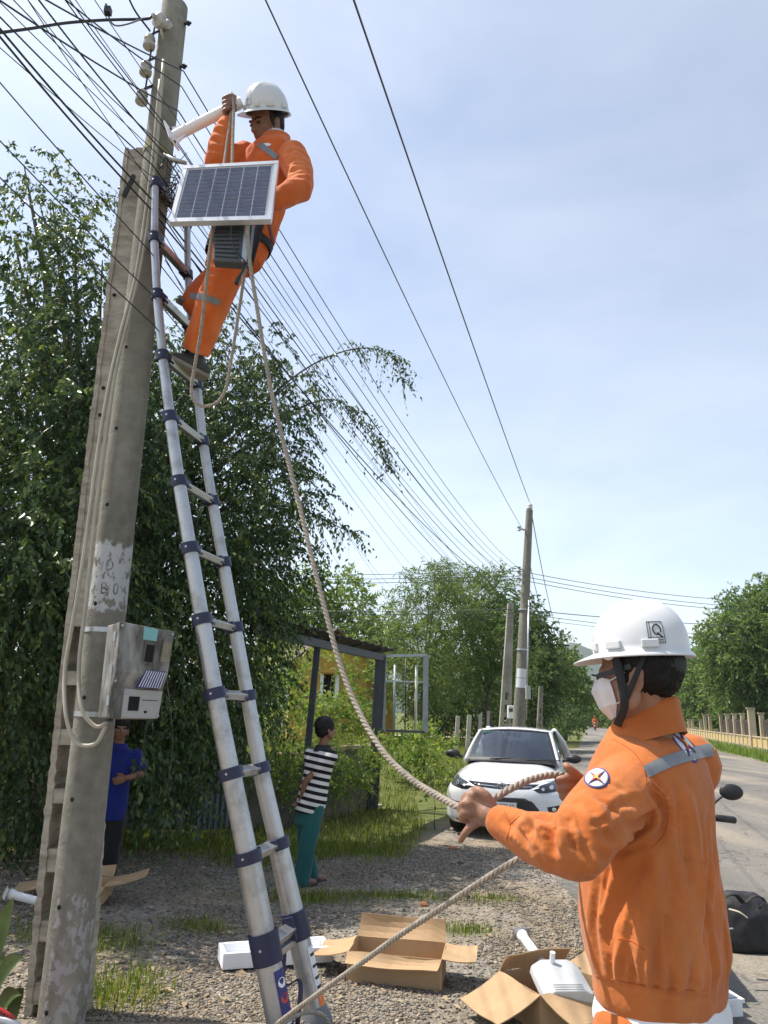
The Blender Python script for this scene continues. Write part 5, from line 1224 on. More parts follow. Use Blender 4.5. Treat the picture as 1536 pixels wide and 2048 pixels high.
ysn = [0, .008, .02, .04, .07, .11, .16, .22, .3, .42, .6, .8, 1.0, 1.2, 1.6, 2.2, 2.9, 3.5, 3.9, 4.15, 4.3, 4.38, 4.42]
rg = []; NK = 44
for y in ysn:
    yy = max(y, .0015); w = .85 * (1 - (1 - min(yy / .42, 1)) ** 2.3) ** (1 / 2.3)
    if y > 3.9: w = .85 * (1 - (max(0, (y - 3.9)) / .56) ** 2.6) ** (1 / 2.6)
    t = lerp_tab(T_top, y); b = lerp_tab(T_bot, y); mid = (t + b) / 2; h = (t - b) / 2; ring = []
    for k in range(NK):
        a = 2 * math.pi * k / NK; c, s = math.cos(a), math.sin(a); n = 2 / (6.5 if s < 0 else 3.0)
        x = w * math.copysign(abs(c) ** n, c); z = mid + h * math.copysign(abs(s) ** n, s)
        f = (z - .55) / .45
        if f > 0: x *= 1 - .10 * f * f            # shoulders lean in
        if abs(x) > .3 and z > .5 and y < 1.1: z += .012 * math.sin((abs(x) - .3) * 6)   # raised wing line
        ring.append(Vector((x, y, z)))
    rg.append(ring)
bd = MB().rings(rg); body = cmb(bd, 'body', M_paint, smooth=True)
m_ = body.modifiers.new('s', 'SUBSURF'); m_.levels = 2; m_.render_levels = 2
WH = [(sx * .735, yw) for sx in (-1, 1) for yw in (.80, 3.35)]
cut = MB()
for sx in (-1, 1):
    for yw in (.80, 3.35): cut.lathe([(.345, -.18), (.345, .18)], (sx * .80, yw, .31), (Vector((0, 1, 0)), Vector((0, 0, 1)), Vector((1, 0, 0))), 28)
cu = cut.build('tmpcut', M_blk); 
tmpb = bpy.data.objects.new('tmpb', body.data.copy()); COL.objects.link(tmpb)
q = tmpb.modifiers.new('s', 'SUBSURF'); q.levels = 2; q.render_levels = 2
q = tmpb.modifiers.new('b', 'BOOLEAN'); q.object = cu; q.operation = 'DIFFERENCE'; q.solver = 'EXACT'
nm = evalmesh(tmpb); old = body.data; body.modifiers.clear(); body.data = nm; nm.name = 'body'
bpy.data.objects.remove(tmpb); bpy.data.objects.remove(cu); bpy.data.meshes.remove(old)
nm.polygons.foreach_set('use_smooth', np.ones(len(nm.polygons), dtype=bool)); nm.set_sharp_from_angle(angle=R(40))
bvc = BVHTree.FromPolygons([v.co.copy() for v in nm.vertices], [list(p.vertices) for p in nm.polygons])
FO = Vector((0, 0, 0)); UX = Vector((1, 0, 0)); UZ = Vector((0, 0, 1)); DY = Vector((0, 1, 0))
def cd(poly, name, m, off=.004, par=car, rings=6): return cmb(drape(bvc, poly, FO, UX, UZ, DY, off, rings), name, m, par, smooth=True)
def dens(poly, k=4):
    out = []
    for i in range(len(poly)):
        a, b = poly[i], poly[(i + 1) % len(poly)]; out += [(a[0] + (b[0] - a[0]) * j / k, a[1] + (b[1] - a[1]) * j / k) for j in range(k)]
    return out
def mir(poly): return [(-x, z) for x, z in reversed(poly)]
# grille strip between the lamps and under the bonnet edge
cd(dens([(-.50, .735), (0, .722), (.50, .735), (.44, .70), (.36, .672), (0, .655), (-.36, .672), (-.44, .70)]), 'upper_grille', M_glassk, .005)
HL = dens([(-.415, .672), (-.52, .725), (-.66, .765), (-.755, .79), (-.785, .745), (-.79, .69), (-.74, .655), (-.58, .628), (-.50, .628)])
for s, pl in ((-1, HL), (1, mir(HL))):
    hl = cd(pl, 'headlight', M_glassk, .006)
    for cx, cz, r_ in ((-.66, .70, .026), (-.55, .675, .02)):
        cd(circle(r_, 14) if False else [(s * -1 * 0 + (cx if s < 0 else -cx) + u, cz + v) for u, v in circle(r_, 14)], 'reflector', M_chr, .0075, hl, 3)
    cd(dens([(s * .42, .682), (s * .50, .70), (s * .50, .688), (s * .42, .668)], 2), 'daylight_lamp', M_white, .008, hl, 2)
    cd(dens([(s * .05, .690), (s * .40, .705), (s * .40, .698), (s * .05, .680)], 3), 'chrome_strip', M_chr, .007, car, 2)
# lower intake
LG = dens([(-.30, .555), (.30, .555), (.42, .50), (.50, .405), (.46, .385), (-.46, .385), (-.50, .405), (-.42, .50)])
lg = cd(LG, 'lower_grille', M_blk, .004)
for z in (.41, .445, .48, .515): cd(dens([(-.40, z + .005), (.40, z + .005), (.40, z - .005), (-.40, z - .005)], 5), 'grille_bar', M_glassk, .012, lg, 2)
for s in (-1, 1):
    fg = cd([(s * x, z) for x, z in dens([(.60, .45), (.76, .475), (.79, .43), (.74, .375), (.62, .385)])], 'fog_lamp_recess', M_blk, .004)
    cd([(s * .69 + u, .42 + v) for u, v in circle(.028, 12)], 'fog_lamp', M_chr, .008, fg, 3)
    cd([(s * x, z) for x, z in dens([(.42, .36), (.58, .37), (.60, .30), (.40, .28)])], 'bumper_vent', M_blk, .004)
cd(dens([(-.66, .232), (.66, .232), (.64, .205), (-.64, .205)], 8), 'lip', M_blk, .006)
# bonnet shut line
bl_ = []
for u in np.linspace(-.70, .70, 40):
    z = .742 + .03 * (u / .7) ** 2; h = bvc.ray_cast(Vector((u, -1, z)), DY, 4); bl_.append(h[0] - DY * .001 if h[0] else Vector((u, 0, z)))
cmb(MB().tube(bl_, .0035, 5), 'bonnet_gap', M_blk)
for s in (-1, 1):
    e = []
    for y in np.linspace(.30, 1.12, 20):
        x = s * (.70 - .0 * y); h = bvc.ray_cast(Vector((x, y, 2)), Vector((0, 0, -1)), 4); e.append(h[0] + Vector((0, 0, .0005)))
    cmb(MB().tube(e, .003, 5), 'bonnet_gap', M_blk)
# round badge of three ovals
hb = bvc.ray_cast(Vector((0, -1, .685)), DY, 4)[0]; bo = hb - DY * .012
def ring2(cx, cz, a, b, r_, y=0.0): return [bo + Vector((cx + a * math.cos(t), y, cz + b * math.sin(t))) for t in np.linspace(0, 2 * math.pi, 33)]
bdg = cmb(MB().ell(bo + DY * .006, (.068, .008, .046)), 'badge', M_glassk, smooth=True)
for cx, cz, a, b in ((0, 0, .072, .049), (0, 0, .022, .046), (0, .016, .052, .026)):
    cmb(MB().tube(ring2(cx, cz, a, b, 0, -.004), .0062, 8), 'badge_oval', M_chr, bdg, smooth=True)
# number plate
hb2 = hb; hb = bvc.ray_cast(Vector((0, -1, .445)), DY, 4)[0] - DY * .012
pl = cmb(MB().box((0, hb.y - .012, .445), (.40, .012, .105)), 'number_plate', M_white)
V, F = text_geo('79A-029.60', .078); meshobj('plate_characters', [(v[0] * .92, hb.y - .0195, .443 + v[1]) for v in V], F, M_blk, pl, local=True)
cmb(MB().tube([(-.195, hb.y - .019, .393), (.195, hb.y - .019, .393), (.195, hb.y - .019, .497), (-.195, hb.y - .019, .497), (-.195, hb.y - .019, .393)], .0025, 4), 'plate_rim', M_blk, pl)
# glasshouse
def wsb(u): return Vector((.70 * u, 1.04 + .20 * u * u, .978 - .03 * u * u))
def wst(u): return Vector((.545 * u, 1.80 + .09 * u * u, 1.425 - .025 * u * u))
us = np.linspace(-1, 1, 17)
rows = []
for v in np.linspace(0, 1, 9):
    rows.append([wsb(u).lerp(wst(u), v) + Vector((0, -.03 * math.sin(math.pi * v), .02 * math.sin(math.pi * v))) for u in us])
ws = cmb(MB().grid(rows), 'windscreen', M_cglass, smooth=True)
def strip(e0, e1, name, m, par=car): return cmb(MB().grid([e0, e1]), name, m, par, smooth=True)
o = Vector((0, -.004, .006))
for v0, v1 in ((0, .075), (.955, 1.0)):
    strip([rows[0][i].lerp(rows[-1][i], v0) + (o + Vector((0, -.03 * math.sin(math.pi * v0), .02 * math.sin(math.pi * v0)))) for i in range(17)], [rows[0][i].lerp(rows[-1][i], v1) + (o + Vector((0, -.03 * math.sin(math.pi * v1), .02 * math.sin(math.pi * v1)))) for i in range(17)], 'screen_border', M_blk, ws)
for i in (0, 16):
    s = -1 if i == 0 else 1; e0 = [r_[i] + o for r_ in rows]; e1 = [r_[i] + o + Vector((-s * .03, -.008, 0)) for r_ in rows]; strip(e0, e1, 'screen_border', M_blk, ws)
    pil = []
    for k, r_ in enumerate(rows):
        a = r_[i]; pil.append([a + Vector((0, -.002, .004)), a + Vector((s * .035, .02, .004)), a + Vector((s * .06, .09, -.012)), a + Vector((s * .05, .11, -.04)), a + Vector((0, .05, -.03))])
    cmb(MB().rings([list(p_) for p_ in pil]), 'pillar', M_paint, smooth=True)
    rb = [Vector((s * .795, 1.5 + .0, 1.0))]
    # side glass and rear pillar
    b0 = [Vector((s * .765, y, .985)) for y in np.linspace(1.30, 3.55, 12)]; t0 = [Vector((s * (.60 - .03 * abs(y - 2.4)), y, 1.405)) for y in np.linspace(1.93, 3.05, 12)]
    cmb(MB().grid([b0, [a.lerp(b, .5) + Vector((s * .02, 0, 0)) for a, b in zip(b0, t0)], t0]), 'side_window', M_glassk, smooth=True)
    cmb(MB().tube([Vector((s * .755, 2.42, .98)), Vector((s * .60, 2.42, 1.41))], .03, 6), 'door_pillar', M_blk)
    cmb(MB().tube([Vector((s * .765, 3.60, .98)), Vector((s * .70, 3.4, 1.2)), Vector((s * .575, 3.08, 1.415))], [(.09, .05), (.08, .045), (.05, .04)], 8), 'rear_pillar', M_paint, smooth=True)
    # mirror
    mr = cmb(MB().ell(Vector((s * .945, 1.43, 1.03)), (.115, .062, .066)).box(Vector((s * .93, 1.455, 1.03)), (.15, .03, .09)), 'mirror', M_blk, smooth=True)
    cmb(MB().tube([Vector((s * .77, 1.42, .99)), Vector((s * .86, 1.43, 1.01))], .022, 8), 'mirror_arm', M_blk, mr)
    cmb(MB().tube([Vector((s * .86, 2.4, .98)), Vector((s * .855, 1.3, .965))], .008, 5), 'belt_trim', M_blk)
rf = []
for v, y0 in ((0, 0), (.2, .2), (.5, .6), (.8, 1.0), (1, 1.26)):
    rf.append([wst(u) + Vector((.05 * u * (1 if v else 1), y0 + (.0 if v else .0), .038 * math.sin(math.pi * (.12 + .8 * v)) - .02 * u * u)) for u in np.linspace(-1.02, 1.02, 15)])
cmb(MB().grid(rf), 'roof', M_paint, smooth=True).modifiers.new('s', 'SOLIDIFY').thickness = .02
rw = [[wst(u) + Vector((0, 1.24, .0)) for u in us], [Vector((.68 * u, 3.72 + .06 * (1 - u * u), 1.02)) for u in us]]
cmb(MB().grid(rw), 'rear_window', M_cglass, smooth=True)
for s, x in ((-1, -.30), (-1, .25)):
    pts = [Vector((x, 1.055, .995)), Vector((x + .28, 1.075, 1.015)), Vector((x + .55 * .9, 1.12, 1.01))]
    cmb(MB().tube(pts, .009, 6), 'wiper', M_blk)
cmb(MB().grid([[wsb(u) + Vector((0, -.11 + .02 * u * u, -.005)) for u in us], [wsb(u) + Vector((0, .02, .012)) for u in us]]), 'cowl', M_blk, smooth=True)
# inside
M_int = mat('dark_interior', (.03, .03, .032), .8); M_seat = mat('beige_seat', (.34, .31, .24), .8)
cmb(MB().prism([(-.66, 1.2, .97), (.66, 1.2, .97), (.66, 1.75, .93), (-.66, 1.75, .93)], (0, 0, -.4)), 'dashboard', M_int)
for x in (-.36, .36):
    bevel(cmb(MB().box((x, 2.35, .95), (.46, .14, .62)), 'seat', M_seat), .05, 3); bevel(cmb(MB().box((x, 2.38, 1.29), (.25, .10, .16)), 'headrest', M_seat), .03, 3)
bevel(cmb(MB().box((0, 3.2, .93), (1.2, .16, .55)), 'rear_seat', M_seat), .05, 3)
st = [Vector((.36 + .185 * math.cos(t), 1.72 + .06 * math.sin(t), 1.0 + .165 * math.sin(t))) for t in np.linspace(0, 2 * math.pi, 25)]
cmb(MB().tube(st, .014, 8).tube([st[0], st[12]], .012, 6), 'steering_wheel', M_int)
bevel(cmb(MB().box((0, 1.78, 1.345), (.24, .03, .065)), 'inside_mirror', M_blk), .01); cmb(MB().ell((0, 1.74, 1.22), (.02, .01, .04)), 'hanging_charm', M_seat)
cmb(MB().box((-.44, 1.768, 1.37), (.16, .004, .05)), 'windscreen_sticker', mat('green_sticker', (.25, .45, .38), .5))
cmb(MB().box((0, 2.4, .52), (1.4, 3.0, .1)), 'floor_pan', M_int)
for k, (x, yw) in enumerate(WH):
    s = 1 if x > 0 else -1; Xw = (Vector((0, 1, 0)), Vector((0, 0, 1)), Vector((1, 0, 0)))
    wh = cmb(MB().lathe([(.20, -.09), (.29, -.095), (.305, -.07), (.307, 0), (.305, .07), (.29, .095), (.20, .09)], (x, yw, .307), Xw, 28), 'wheel', M_tyre, auto=40)
    cmb(MB().lathe([(.05, s * .07), (.19, s * .06), (.205, s * .088), (.20, s * .03), (.05, s * .03)], (x, yw, .307), Xw, 24), 'rim', M_galv, wh, auto=40)
# ================================================================== people
M_skin = mat('tanned_skin', (.27, .135, .082), .55, var=.16, scale=14, bump=.06, bscale=120, sss=.12)
M_skind = mat('dark_tanned_skin', (.20, .095, .058), .55, var=.12, scale=14, bump=.05, bscale=120, sss=.1)
M_hair = mat('black_hair', (.008, .007, .007), .55, bump=.5, bscale=160, stretch=(1, 1, .25), spec=.22)
M_eye = mat('eye_dark', (.02, .015, .012), .2)
M_helm = mat('white_helmet_shell', (.60, .61, .62), .30, var=.03, scale=5, coat=.25)
M_helmi = mat('helmet_liner', (.03, .03, .035), .8)
M_web = mat('black_webbing', (.014, .014, .016), .8)
def cloth(name, col, bump=.16, bscale=75, var=.10, rough=.85, scale=5):
    m = mat(name, col, rough, var=var, scale=scale, bump=bump, bscale=bscale, spec=.2)
    t = m.node_tree; b = t.nodes['Principled BSDF']
    b.inputs['Sheen Weight'].default_value = .15; b.inputs['Sheen Roughness'].default_value = .5
    return m
M_org = cloth('orange_workwear', (.45, .128, .030), var=.18)
def faded(m, pale, amt=.5):
    # washed-out drifts that follow the cloth, not the light
    t = m.node_tree; N = t.nodes; K = t.links.new; b = N['Principled BSDF']; src = b.inputs['Base Color'].links[0].from_socket
    tcn = N.new('ShaderNodeTexCoord'); mpn = N.new('ShaderNodeMapping'); mpn.inputs['Scale'].default_value = (9, 9, 1.6); K(tcn.outputs['Object'], mpn.inputs['Vector'])
    n = N.new('ShaderNodeTexNoise'); n.inputs['Scale'].default_value = 1.0; n.inputs['Detail'].default_value = 5; K(mpn.outputs['Vector'], n.inputs['Vector'])
    r = N.new('ShaderNodeValToRGB'); r.color_ramp.elements[0].position = .48; r.color_ramp.elements[0].color = (0, 0, 0, 1); r.color_ramp.elements[1].position = .72; r.color_ramp.elements[1].color = (amt, amt, amt, 1); K(n.outputs['Fac'], r.inputs['Fac'])
    mx = N.new('ShaderNodeMixRGB'); K(r.outputs['Color'], mx.inputs['Fac']); K(src, mx.inputs['Color1']); mx.inputs['Color2'].default_value = pale + (1,); K(mx.outputs[0], b.inputs['Base Color'])
faded(M_org, (.52, .22, .09), .45)
M_grey = mat('reflective_tape', (.19, .20, .21), .45, var=.12, scale=30, metal=.2)
def vx(*a): return Vector(a)
def ring_ell(c, A, Bv, a, b, n=28, e=2.3):
    out = []
    for k in range(n):
        t = 2 * math.pi * k / n; x, y = math.cos(t), math.sin(t); q = 2 / e
        out.append(c + A * (a * math.copysign(abs(x) ** q, x)) + Bv * (b * math.copysign(abs(y) ** q, y)))
    return out
def head_geo(mb, c, f, u, s=1.0):
    """c = centre of the head, f = where the face looks, u = up"""
    f = f.normalized(); l = u.cross(f).normalized(); u = f.cross(l).normalized(); ax3 = (l, f, u)
    q = lambda a, b, d: c + l * (a * s) + f * (b * s) + u * (d * s)
    E = lambda p, r: mb.ell(q(*p), [x * s for x in r], ax3, 18, 12)
    E((0, -.012, .032), (.074, .094, .090)); E((0, .030, -.030), (.061, .062, .082)); E((0, .048, -.078), (.036, .034, .036))
    E((0, .070, .018), (.050, .022, .018)); E((0, .062, -.045), (.036, .026, .026)); E((.034, .055, -.018), (.024, .026, .022)); E((-.034, .055, -.018), (.024, .026, .022))
    mb.chain([q(0, .088, .004), q(0, .101, -.016), q(0, .104, -.030)], [.009 * s, .011 * s, .014 * s])
    E((.013, .094, -.032), (.010, .012, .009)); E((-.013, .094, -.032), (.010, .012, .009))
    E((0, .087, -.056), (.024, .010, .007)); E((0, .085, -.066), (.021, .010, .007))
    for sd in (-1, 1):
        E((sd * .077, -.012, -.012), (.008, .020, .031)); E((sd * .082, -.020, .002), (.006, .015, .020)); E((sd * .072, .012, -.05), (.012, .03, .035))
    return q, ax3
def limb(mb, pts, rad, k=5, n=14):
    pp = spline(pts, k); m = len(pp); rr = []
    for i in range(m):
        t = i / (m - 1) * (len(rad) - 1); j = min(int(t), len(rad) - 2); rr.append(rad[j] + (rad[j + 1] - rad[j]) * (t - j))
    return mb.chain(pp, rr, n)
def hand_geo(mb, w, d, pn, th, s=1.0, curl=.6, spread=.12):
    """w wrist, d along the hand, pn palm normal, th towards the thumb"""
    d = d.normalized(); th = (th - d * th.dot(d)).normalized(); pn = d.cross(th).normalized() * (1 if d.cross(th).dot(pn) > 0 else -1)
    mb.ell(w + d * (.045 * s), (.040 * s, .048 * s, .017 * s), (th, d, pn), 14, 9)
    for i, (o, L_) in enumerate(((.030, .072), (.010, .080), (-.010, .074), (-.029, .058))):
        b = w + d * (.082 * s) + th * (o * s); a = curl * (1 + .1 * i); dd = (d + th * (o * 2.5 * spread / .1 * .1)).normalized(); p = [b - d * (.02 * s), b]; ang = 0
        for f_ in (.45, .32, .23):
            ang += a; p.append(p[-1] + (dd * math.cos(ang) + pn * math.sin(ang)) * (L_ * f_ * s))
        mb.chain(p, [.0098 * s, .0095 * s, .009 * s, .0082 * s, .0072 * s], 8)
    b = w + d * (.022 * s) + th * (.030 * s); dt = (d * .75 + th * .65 + pn * .35).normalized(); dt2 = (d * .95 + th * .15 + pn * .5).normalized()
    mb.chain([b - dt * .01 * s, b + dt * (.032 * s), b + dt * (.032 * s) + dt2 * (.030 * s), b + dt * .032 * s + dt2 * .050 * s], [.013 * s, .012 * s, .0105 * s, .0085 * s], 8)
def fingers(mb, lists, r=.0095):
    for pts in lists: mb.chain(spline(pts, 3), [r * (1.08 - .30 * k / (3 * (len(pts) - 1))) for k in range(3 * (len(pts) - 1) + 1)], 9)
def folds(V, Nn, amt, seed=0.0, scale=9.0, stretch=(1, 1, .45), fine=.35, mask=None):
    """cloth creases: ridged noise pushed along the normals"""
    out = V.copy()
    for i in range(len(V)):
        p = V[i]; q = Vector((p[0] * scale * stretch[0] + seed, p[1] * scale * stretch[1] - seed, p[2] * scale * stretch[2]))
        n = noise.noise(q); r_ = 1 - 2 * abs(n); n2 = noise.noise(q * 2.7 + Vector((5, 1, 2)))
        k = amt * (r_ * .7 + n2 * fine)
        if mask is not None: k *= mask(p)
        out[i] = p + Nn[i] * k
    return out
def garment(mb, name, m, par, voxel=.007, amt=.006, seed=1.0, scale=9.0, smooth_=5, stretch=(1, 1, .45), fold_fn=None, mask=None, fine=.35):
    V, F, Nn = meld(mb, voxel, smooth_)
    if fold_fn is not None:
        V = fold_fn(V, Nn)
    if amt: V = folds(V, Nn, amt, seed, scale, stretch, fine, mask)
    o = meshobj(name, V, F, m, par, smooth=True)
    return o, bvh_of(V, F)
def skinmesh(mb, par, m, voxel=.0055, sm=4, name='body'):
    V, F, Nn = meld(mb, voxel, sm); return meshobj(name, V, F, m, par, smooth=True), bvh_of(V, F)
def helmet(par, c, f, u, s=1.0, ridges=1, brim=.045, name='helmet'):
    """hard hat: c = centre of the rim plane"""
    f = f.normalized(); l = u.cross(f).normalized(); u = f.cross(l).normalized()
    n = 56; rows = []
    a0, b0, h0 = .112 * s, .132 * s, .145 * s
    for j in range(15):
        ph = (math.pi / 2) * (1 - j / 14); row = []
        for k in range(n):
            t = 2 * math.pi * k / n; cx, cy = math.sin(t), math.cos(t)      # cy=1 front
            x = a0 * cx * math.cos(ph) ** .82; y = b0 * cy * math.cos(ph) ** .82; z = h0 * math.sin(ph) ** .92
            rd = 0
            if ridges == 1: rd = .006 * math.exp(-((x / (.030 * s)) ** 4))
            else: rd = .006 * (math.exp(-((x / (.011 * s)) ** 4)) + math.exp(-(((abs(x) - .034 * s) / (.010 * s)) ** 4)))
            rd *= s * smooth(.0, .35, math.sin(ph))
            row.append(c + l * (x * (1 + rd * 2)) + f * (y * (1 + rd)) + u * (z + rd))
        rows.append(row)
    for off, dz in ((.006, -.002), (1.0, -.006), (1.0, -.010), (.0, -.008)):
        row = []
        for k in range(n):
            t = 2 * math.pi * k / n; cx, cy = math.sin(t), math.cos(t); pk = max(0, cy) ** 2.2
            e = (.012 + brim * pk) * s * (off if off > .1 else 0) + (.004 * s if off < .1 else 0) - (.006 * s if off == 0 else 0)
            r0 = Vector((a0 * cx, b0 * cy, 0)); dirn = Vector((cx, cy, 0)); q = r0 + dirn * e
            row.append(c + l * q.x + f * q.y + u * (dz * s - (.006 * s + .22 * e * pk if off == 1.0 else 0)))
        rows.append(row)
    mb = MB().rings(rows, caps=False); top = len(mb.V)
    hm_ = mb.build(name, M_helm, par, smooth=True)
    mb = MB(); inner = [[c + (p - c) * .955 - u * .002 for p in r_] for r_ in rows[4:15]]; mb.rings(inner, caps=True).build('liner', M_helmi, hm_, smooth=True)
    for t, w in ((.55, .030), (1.15, .045), (1.9, .045), (-.55, .030), (-1.15, .045), (-1.9, .045)):
        cx, cy = math.sin(t), math.cos(t); p = c + l * (a0 * cx * 1.005) + f * (b0 * cy * 1.005) + u * (.018 * s); nn = (l * cx / a0 + f * cy / b0).normalized(); tt = u.cross(nn)
        bevel(MB().box(p, (w * s, .012 * s, .022 * s), (tt, nn, u)).build('slot_lug', M_helm, hm_), .003 * s, 2)
    return hm_, (l, f, u, a0, b0, h0)
def person(loc, label): return empty('person', loc, label=label, cat='person')

# ------------------------------------------------------------------ near worker, seen from behind his left shoulder
HY = 1.93
hc = P(1272, 1352, HY); NWf = vx(-.73, .69, 0).normalized(); NWl = vx(-.69, -.73, 0).normalized()
hF = vx(-.87, .47, -.10).normalized(); hU = vx(-.06, 0, 1).normalized()
tc_ = P(1298, 1700, 2.0); tx, ty = tc_.x, tc_.y
nw = person((tx, ty, 0), 'worker in orange jacket and white helmet with mask, hauling the rope beside the boxes')
zt = lambda py: P(1306, py, 2.0).z
sh_z = zt(1512)
shL = P(1242, 1590, 1.86); shR = P(1388, 1528, 2.12)
elL = P(1150, 1690, 1.735); wrL = P(992, 1638, 1.875); elR = P(1270, 1700, 2.24); wrR = P(1175, 1590, 2.13)
pel = vx(tx + .0, ty + .01, .80); nb = P(1300, 1455, 1.96)
hipL = pel + NWl * .09; hipR = pel - NWl * .09; knL = hipL + vx(.02, 0, -.35) + NWf * .04; knR = hipR + vx(0, 0, -.35) + NWf * .06; anL = vx(knL.x, knL.y, .09) - NWf * .03; anR = vx(knR.x, knR.y, .09) - NWf * .02
def leg_body(mb, hip, kn, an, s=1.0):
    limb(mb, [hip, kn, an], [.078 * s, .062 * s, .048 * s, .052 * s, .036 * s])
def std_body(mb, pel, nb, shL, shR, elL, wrL, elR, wrR, legs, L_, Fv, s=1.0):
    mid = pel.lerp(nb, .45)
    mb.rings([ring_ell(pel - vx(0, 0, .07 * s), L_, Fv, .11 * s, .085 * s), ring_ell(pel, L_, Fv, .15 * s, .105 * s), ring_ell(mid, L_, Fv, .125 * s, .09 * s), ring_ell(pel.lerp(nb, .75), L_, Fv, .15 * s, .10 * s), ring_ell(pel.lerp(nb, .9), L_, Fv, .13 * s, .075 * s), ring_ell(nb, L_, Fv, .05 * s, .05 * s)])
    for sh, el, wr in ((shL, elL, wrL), (shR, elR, wrR)): limb(mb, [sh, el], [.048 * s, .042 * s, .036 * s]); limb(mb, [el, wr], [.036 * s, .033 * s, .025 * s])
    for h, k, a in legs: leg_body(mb, h, k, a, s)
body = MB(); std_body(body, pel, nb, shL, shR, elL, wrL, elR, wrR, ((hipL, knL, anL), (hipR, knR, anR)), NWl, NWf)
limb(body, [nb - vx(0, 0, .03), P(1290, 1415, 1.95), hc - vx(0, 0, .02) - hF * .01], [.062, .056, .058])
hq, hax = head_geo(body, hc, hF, hU, .97)
# left hand: back of the fist towards us, little finger straight out, thumb on top
kx = lambda x, y, Y: P(x, y, Y * 1.077)
body.ell(kx(962, 1618, 1.765), (.034, .040, .020), (vx(.85, .1, -.5).normalized(), vx(.5, 0, .85).normalized(), vx(0, -1, 0)), 14, 10)
limb(body, [wrL, kx(975, 1628, 1.755), kx(958, 1618, 1.765)], [.026, .029, .024])
fingers(body, [[kx(955, 1600, 1.765), kx(938, 1590, 1.76), kx(928, 1601, 1.79), kx(940, 1612, 1.815)],
               [kx(948, 1612, 1.755), kx(929, 1606, 1.752), kx(921, 1619, 1.785), kx(934, 1627, 1.812)],
               [kx(948, 1626, 1.755), kx(930, 1625, 1.752), kx(923, 1637, 1.782), kx(936, 1642, 1.808)],
               [kx(958, 1642, 1.758), kx(940, 1655, 1.752), kx(929, 1668, 1.755), kx(921, 1681, 1.765)]], .0106)
fingers(body, [[kx(984, 1612, 1.75), kx(972, 1592, 1.745), kx(957, 1581, 1.752), kx(949, 1580, 1.77)]], .0130)
# right hand: closed round the rope, thumb and first finger towards us
body.ell(kx(1152, 1578, 1.965), (.030, .042, .024), (vx(1, 0, 0), vx(.2, .4, .9).normalized(), vx(0, -1, 0)), 14, 10)
limb(body, [wrR, kx(1150, 1580, 1.968)], [.028, .026])
fingers(body, [[kx(1160, 1556, 1.95), kx(1138, 1556, 1.925), kx(1116, 1559, 1.925), kx(1118, 1563, 1.96)],
               [kx(1158, 1572, 1.95), kx(1136, 1574, 1.925), kx(1118, 1577, 1.935), kx(1122, 1580, 1.97)],
               [kx(1158, 1586, 1.95), kx(1138, 1590, 1.93), kx(1124, 1593, 1.945), kx(1128, 1594, 1.975)],
               [kx(1160, 1600, 1.955), kx(1142, 1606, 1.94), kx(1130, 1608, 1.955)]], .0106)
fingers(body, [[kx(1165, 1560, 1.95), kx(1148, 1545, 1.93), kx(1136, 1535, 1.925), kx(1131, 1531, 1.93)]], .0125)
ob, bb = skinmesh(body, nw, M_skin, .0046, 3)
for sd in (-1, 1): MB().ell(hq(sd * .033, .084, .004), .011).build('eye', M_eye, nw, smooth=True)
# hair under the helmet
hair = MB(); l_, f_, u_2 = hax
hair.ell(hq(0, -.028, .03), (.082, .094, .088), hax, 20, 14)
hair.ell(hq(0, -.062, -.004), (.068, .046, .052), hax, 16, 10)
V, F, Nn = meld(hair, .006, 3); V = folds(V, Nn, .006, 3, 90, (1, 1, .3), .6); meshobj('hair', V, F, M_hair, nw, smooth=True)
MB().ell(hq(0, -.098, .022), (.056, .030, .034), hax, 16, 10).build('head_cradle', M_helmi, nw, smooth=True)
# helmet
hmc = P(1282, 1306, HY - .005); hmU = (hU + vx(.02, 0, 0)).normalized(); hmF = (hF + vx(0, 0, .06)).normalized()
hm1, hx = helmet(nw, hmc, hmF, hmU, .90, 1, .046)
# quality mark on the shell
def on_helm(hx, c, t, z):
    l, f, u, a0, b0, h0 = hx
    ph = math.asin(min(1, (z / h0) ** (1 / .92))); k = math.cos(ph) ** .82
    return c + l * (a0 * math.sin(t) * k * 1.012) + f * (b0 * math.cos(t) * k * 1.012) + u * z
stk = lambda u, v: on_helm(hx, hmc, 2.05 + u / .125, .042 + v)
rows = [[stk(u, v) for u in np.linspace(-.021, .021, 6)] for v in np.linspace(-.026, .026, 6)]
sq = MB().grid(rows).build('quality_sticker', mat('clear_silver_sticker', (.55, .57, .57), .35), hm1, smooth=True)
stk2 = lambda u, v: stk(u, v) + (stk(u, v) - hmc).normalized() * .0008
mk = MB()
for a, b in (((-.021, -.026), (-.021, .026)), ((.021, -.026), (.021, .026)), ((-.021, .026), (.021, .026)), ((-.021, -.026), (.021, -.026)), ((-.021, -.013), (.021, -.013)), ((-.015, -.026), (-.015, .026)), ((-.013, -.018), (.018, -.018)), ((-.013, -.022), (.018, -.022))):
    mk.tube([stk2(a[0] + (b[0] - a[0]) * k / 4, a[1] + (b[1] - a[1]) * k / 4) for k in range(5)], .0007, 4)
mk.tube([stk2(.003 + .0105 * math.cos(t), .0065 + .0125 * math.sin(t)) for t in np.linspace(-.6, 4.9, 22)], .0016, 5); mk.tube([stk2(.003 + k * .012, -.001 - k * .011) for k in (0, .5, 1)], .0019, 5)
mk.build('mark_lines', M_blk, sq)
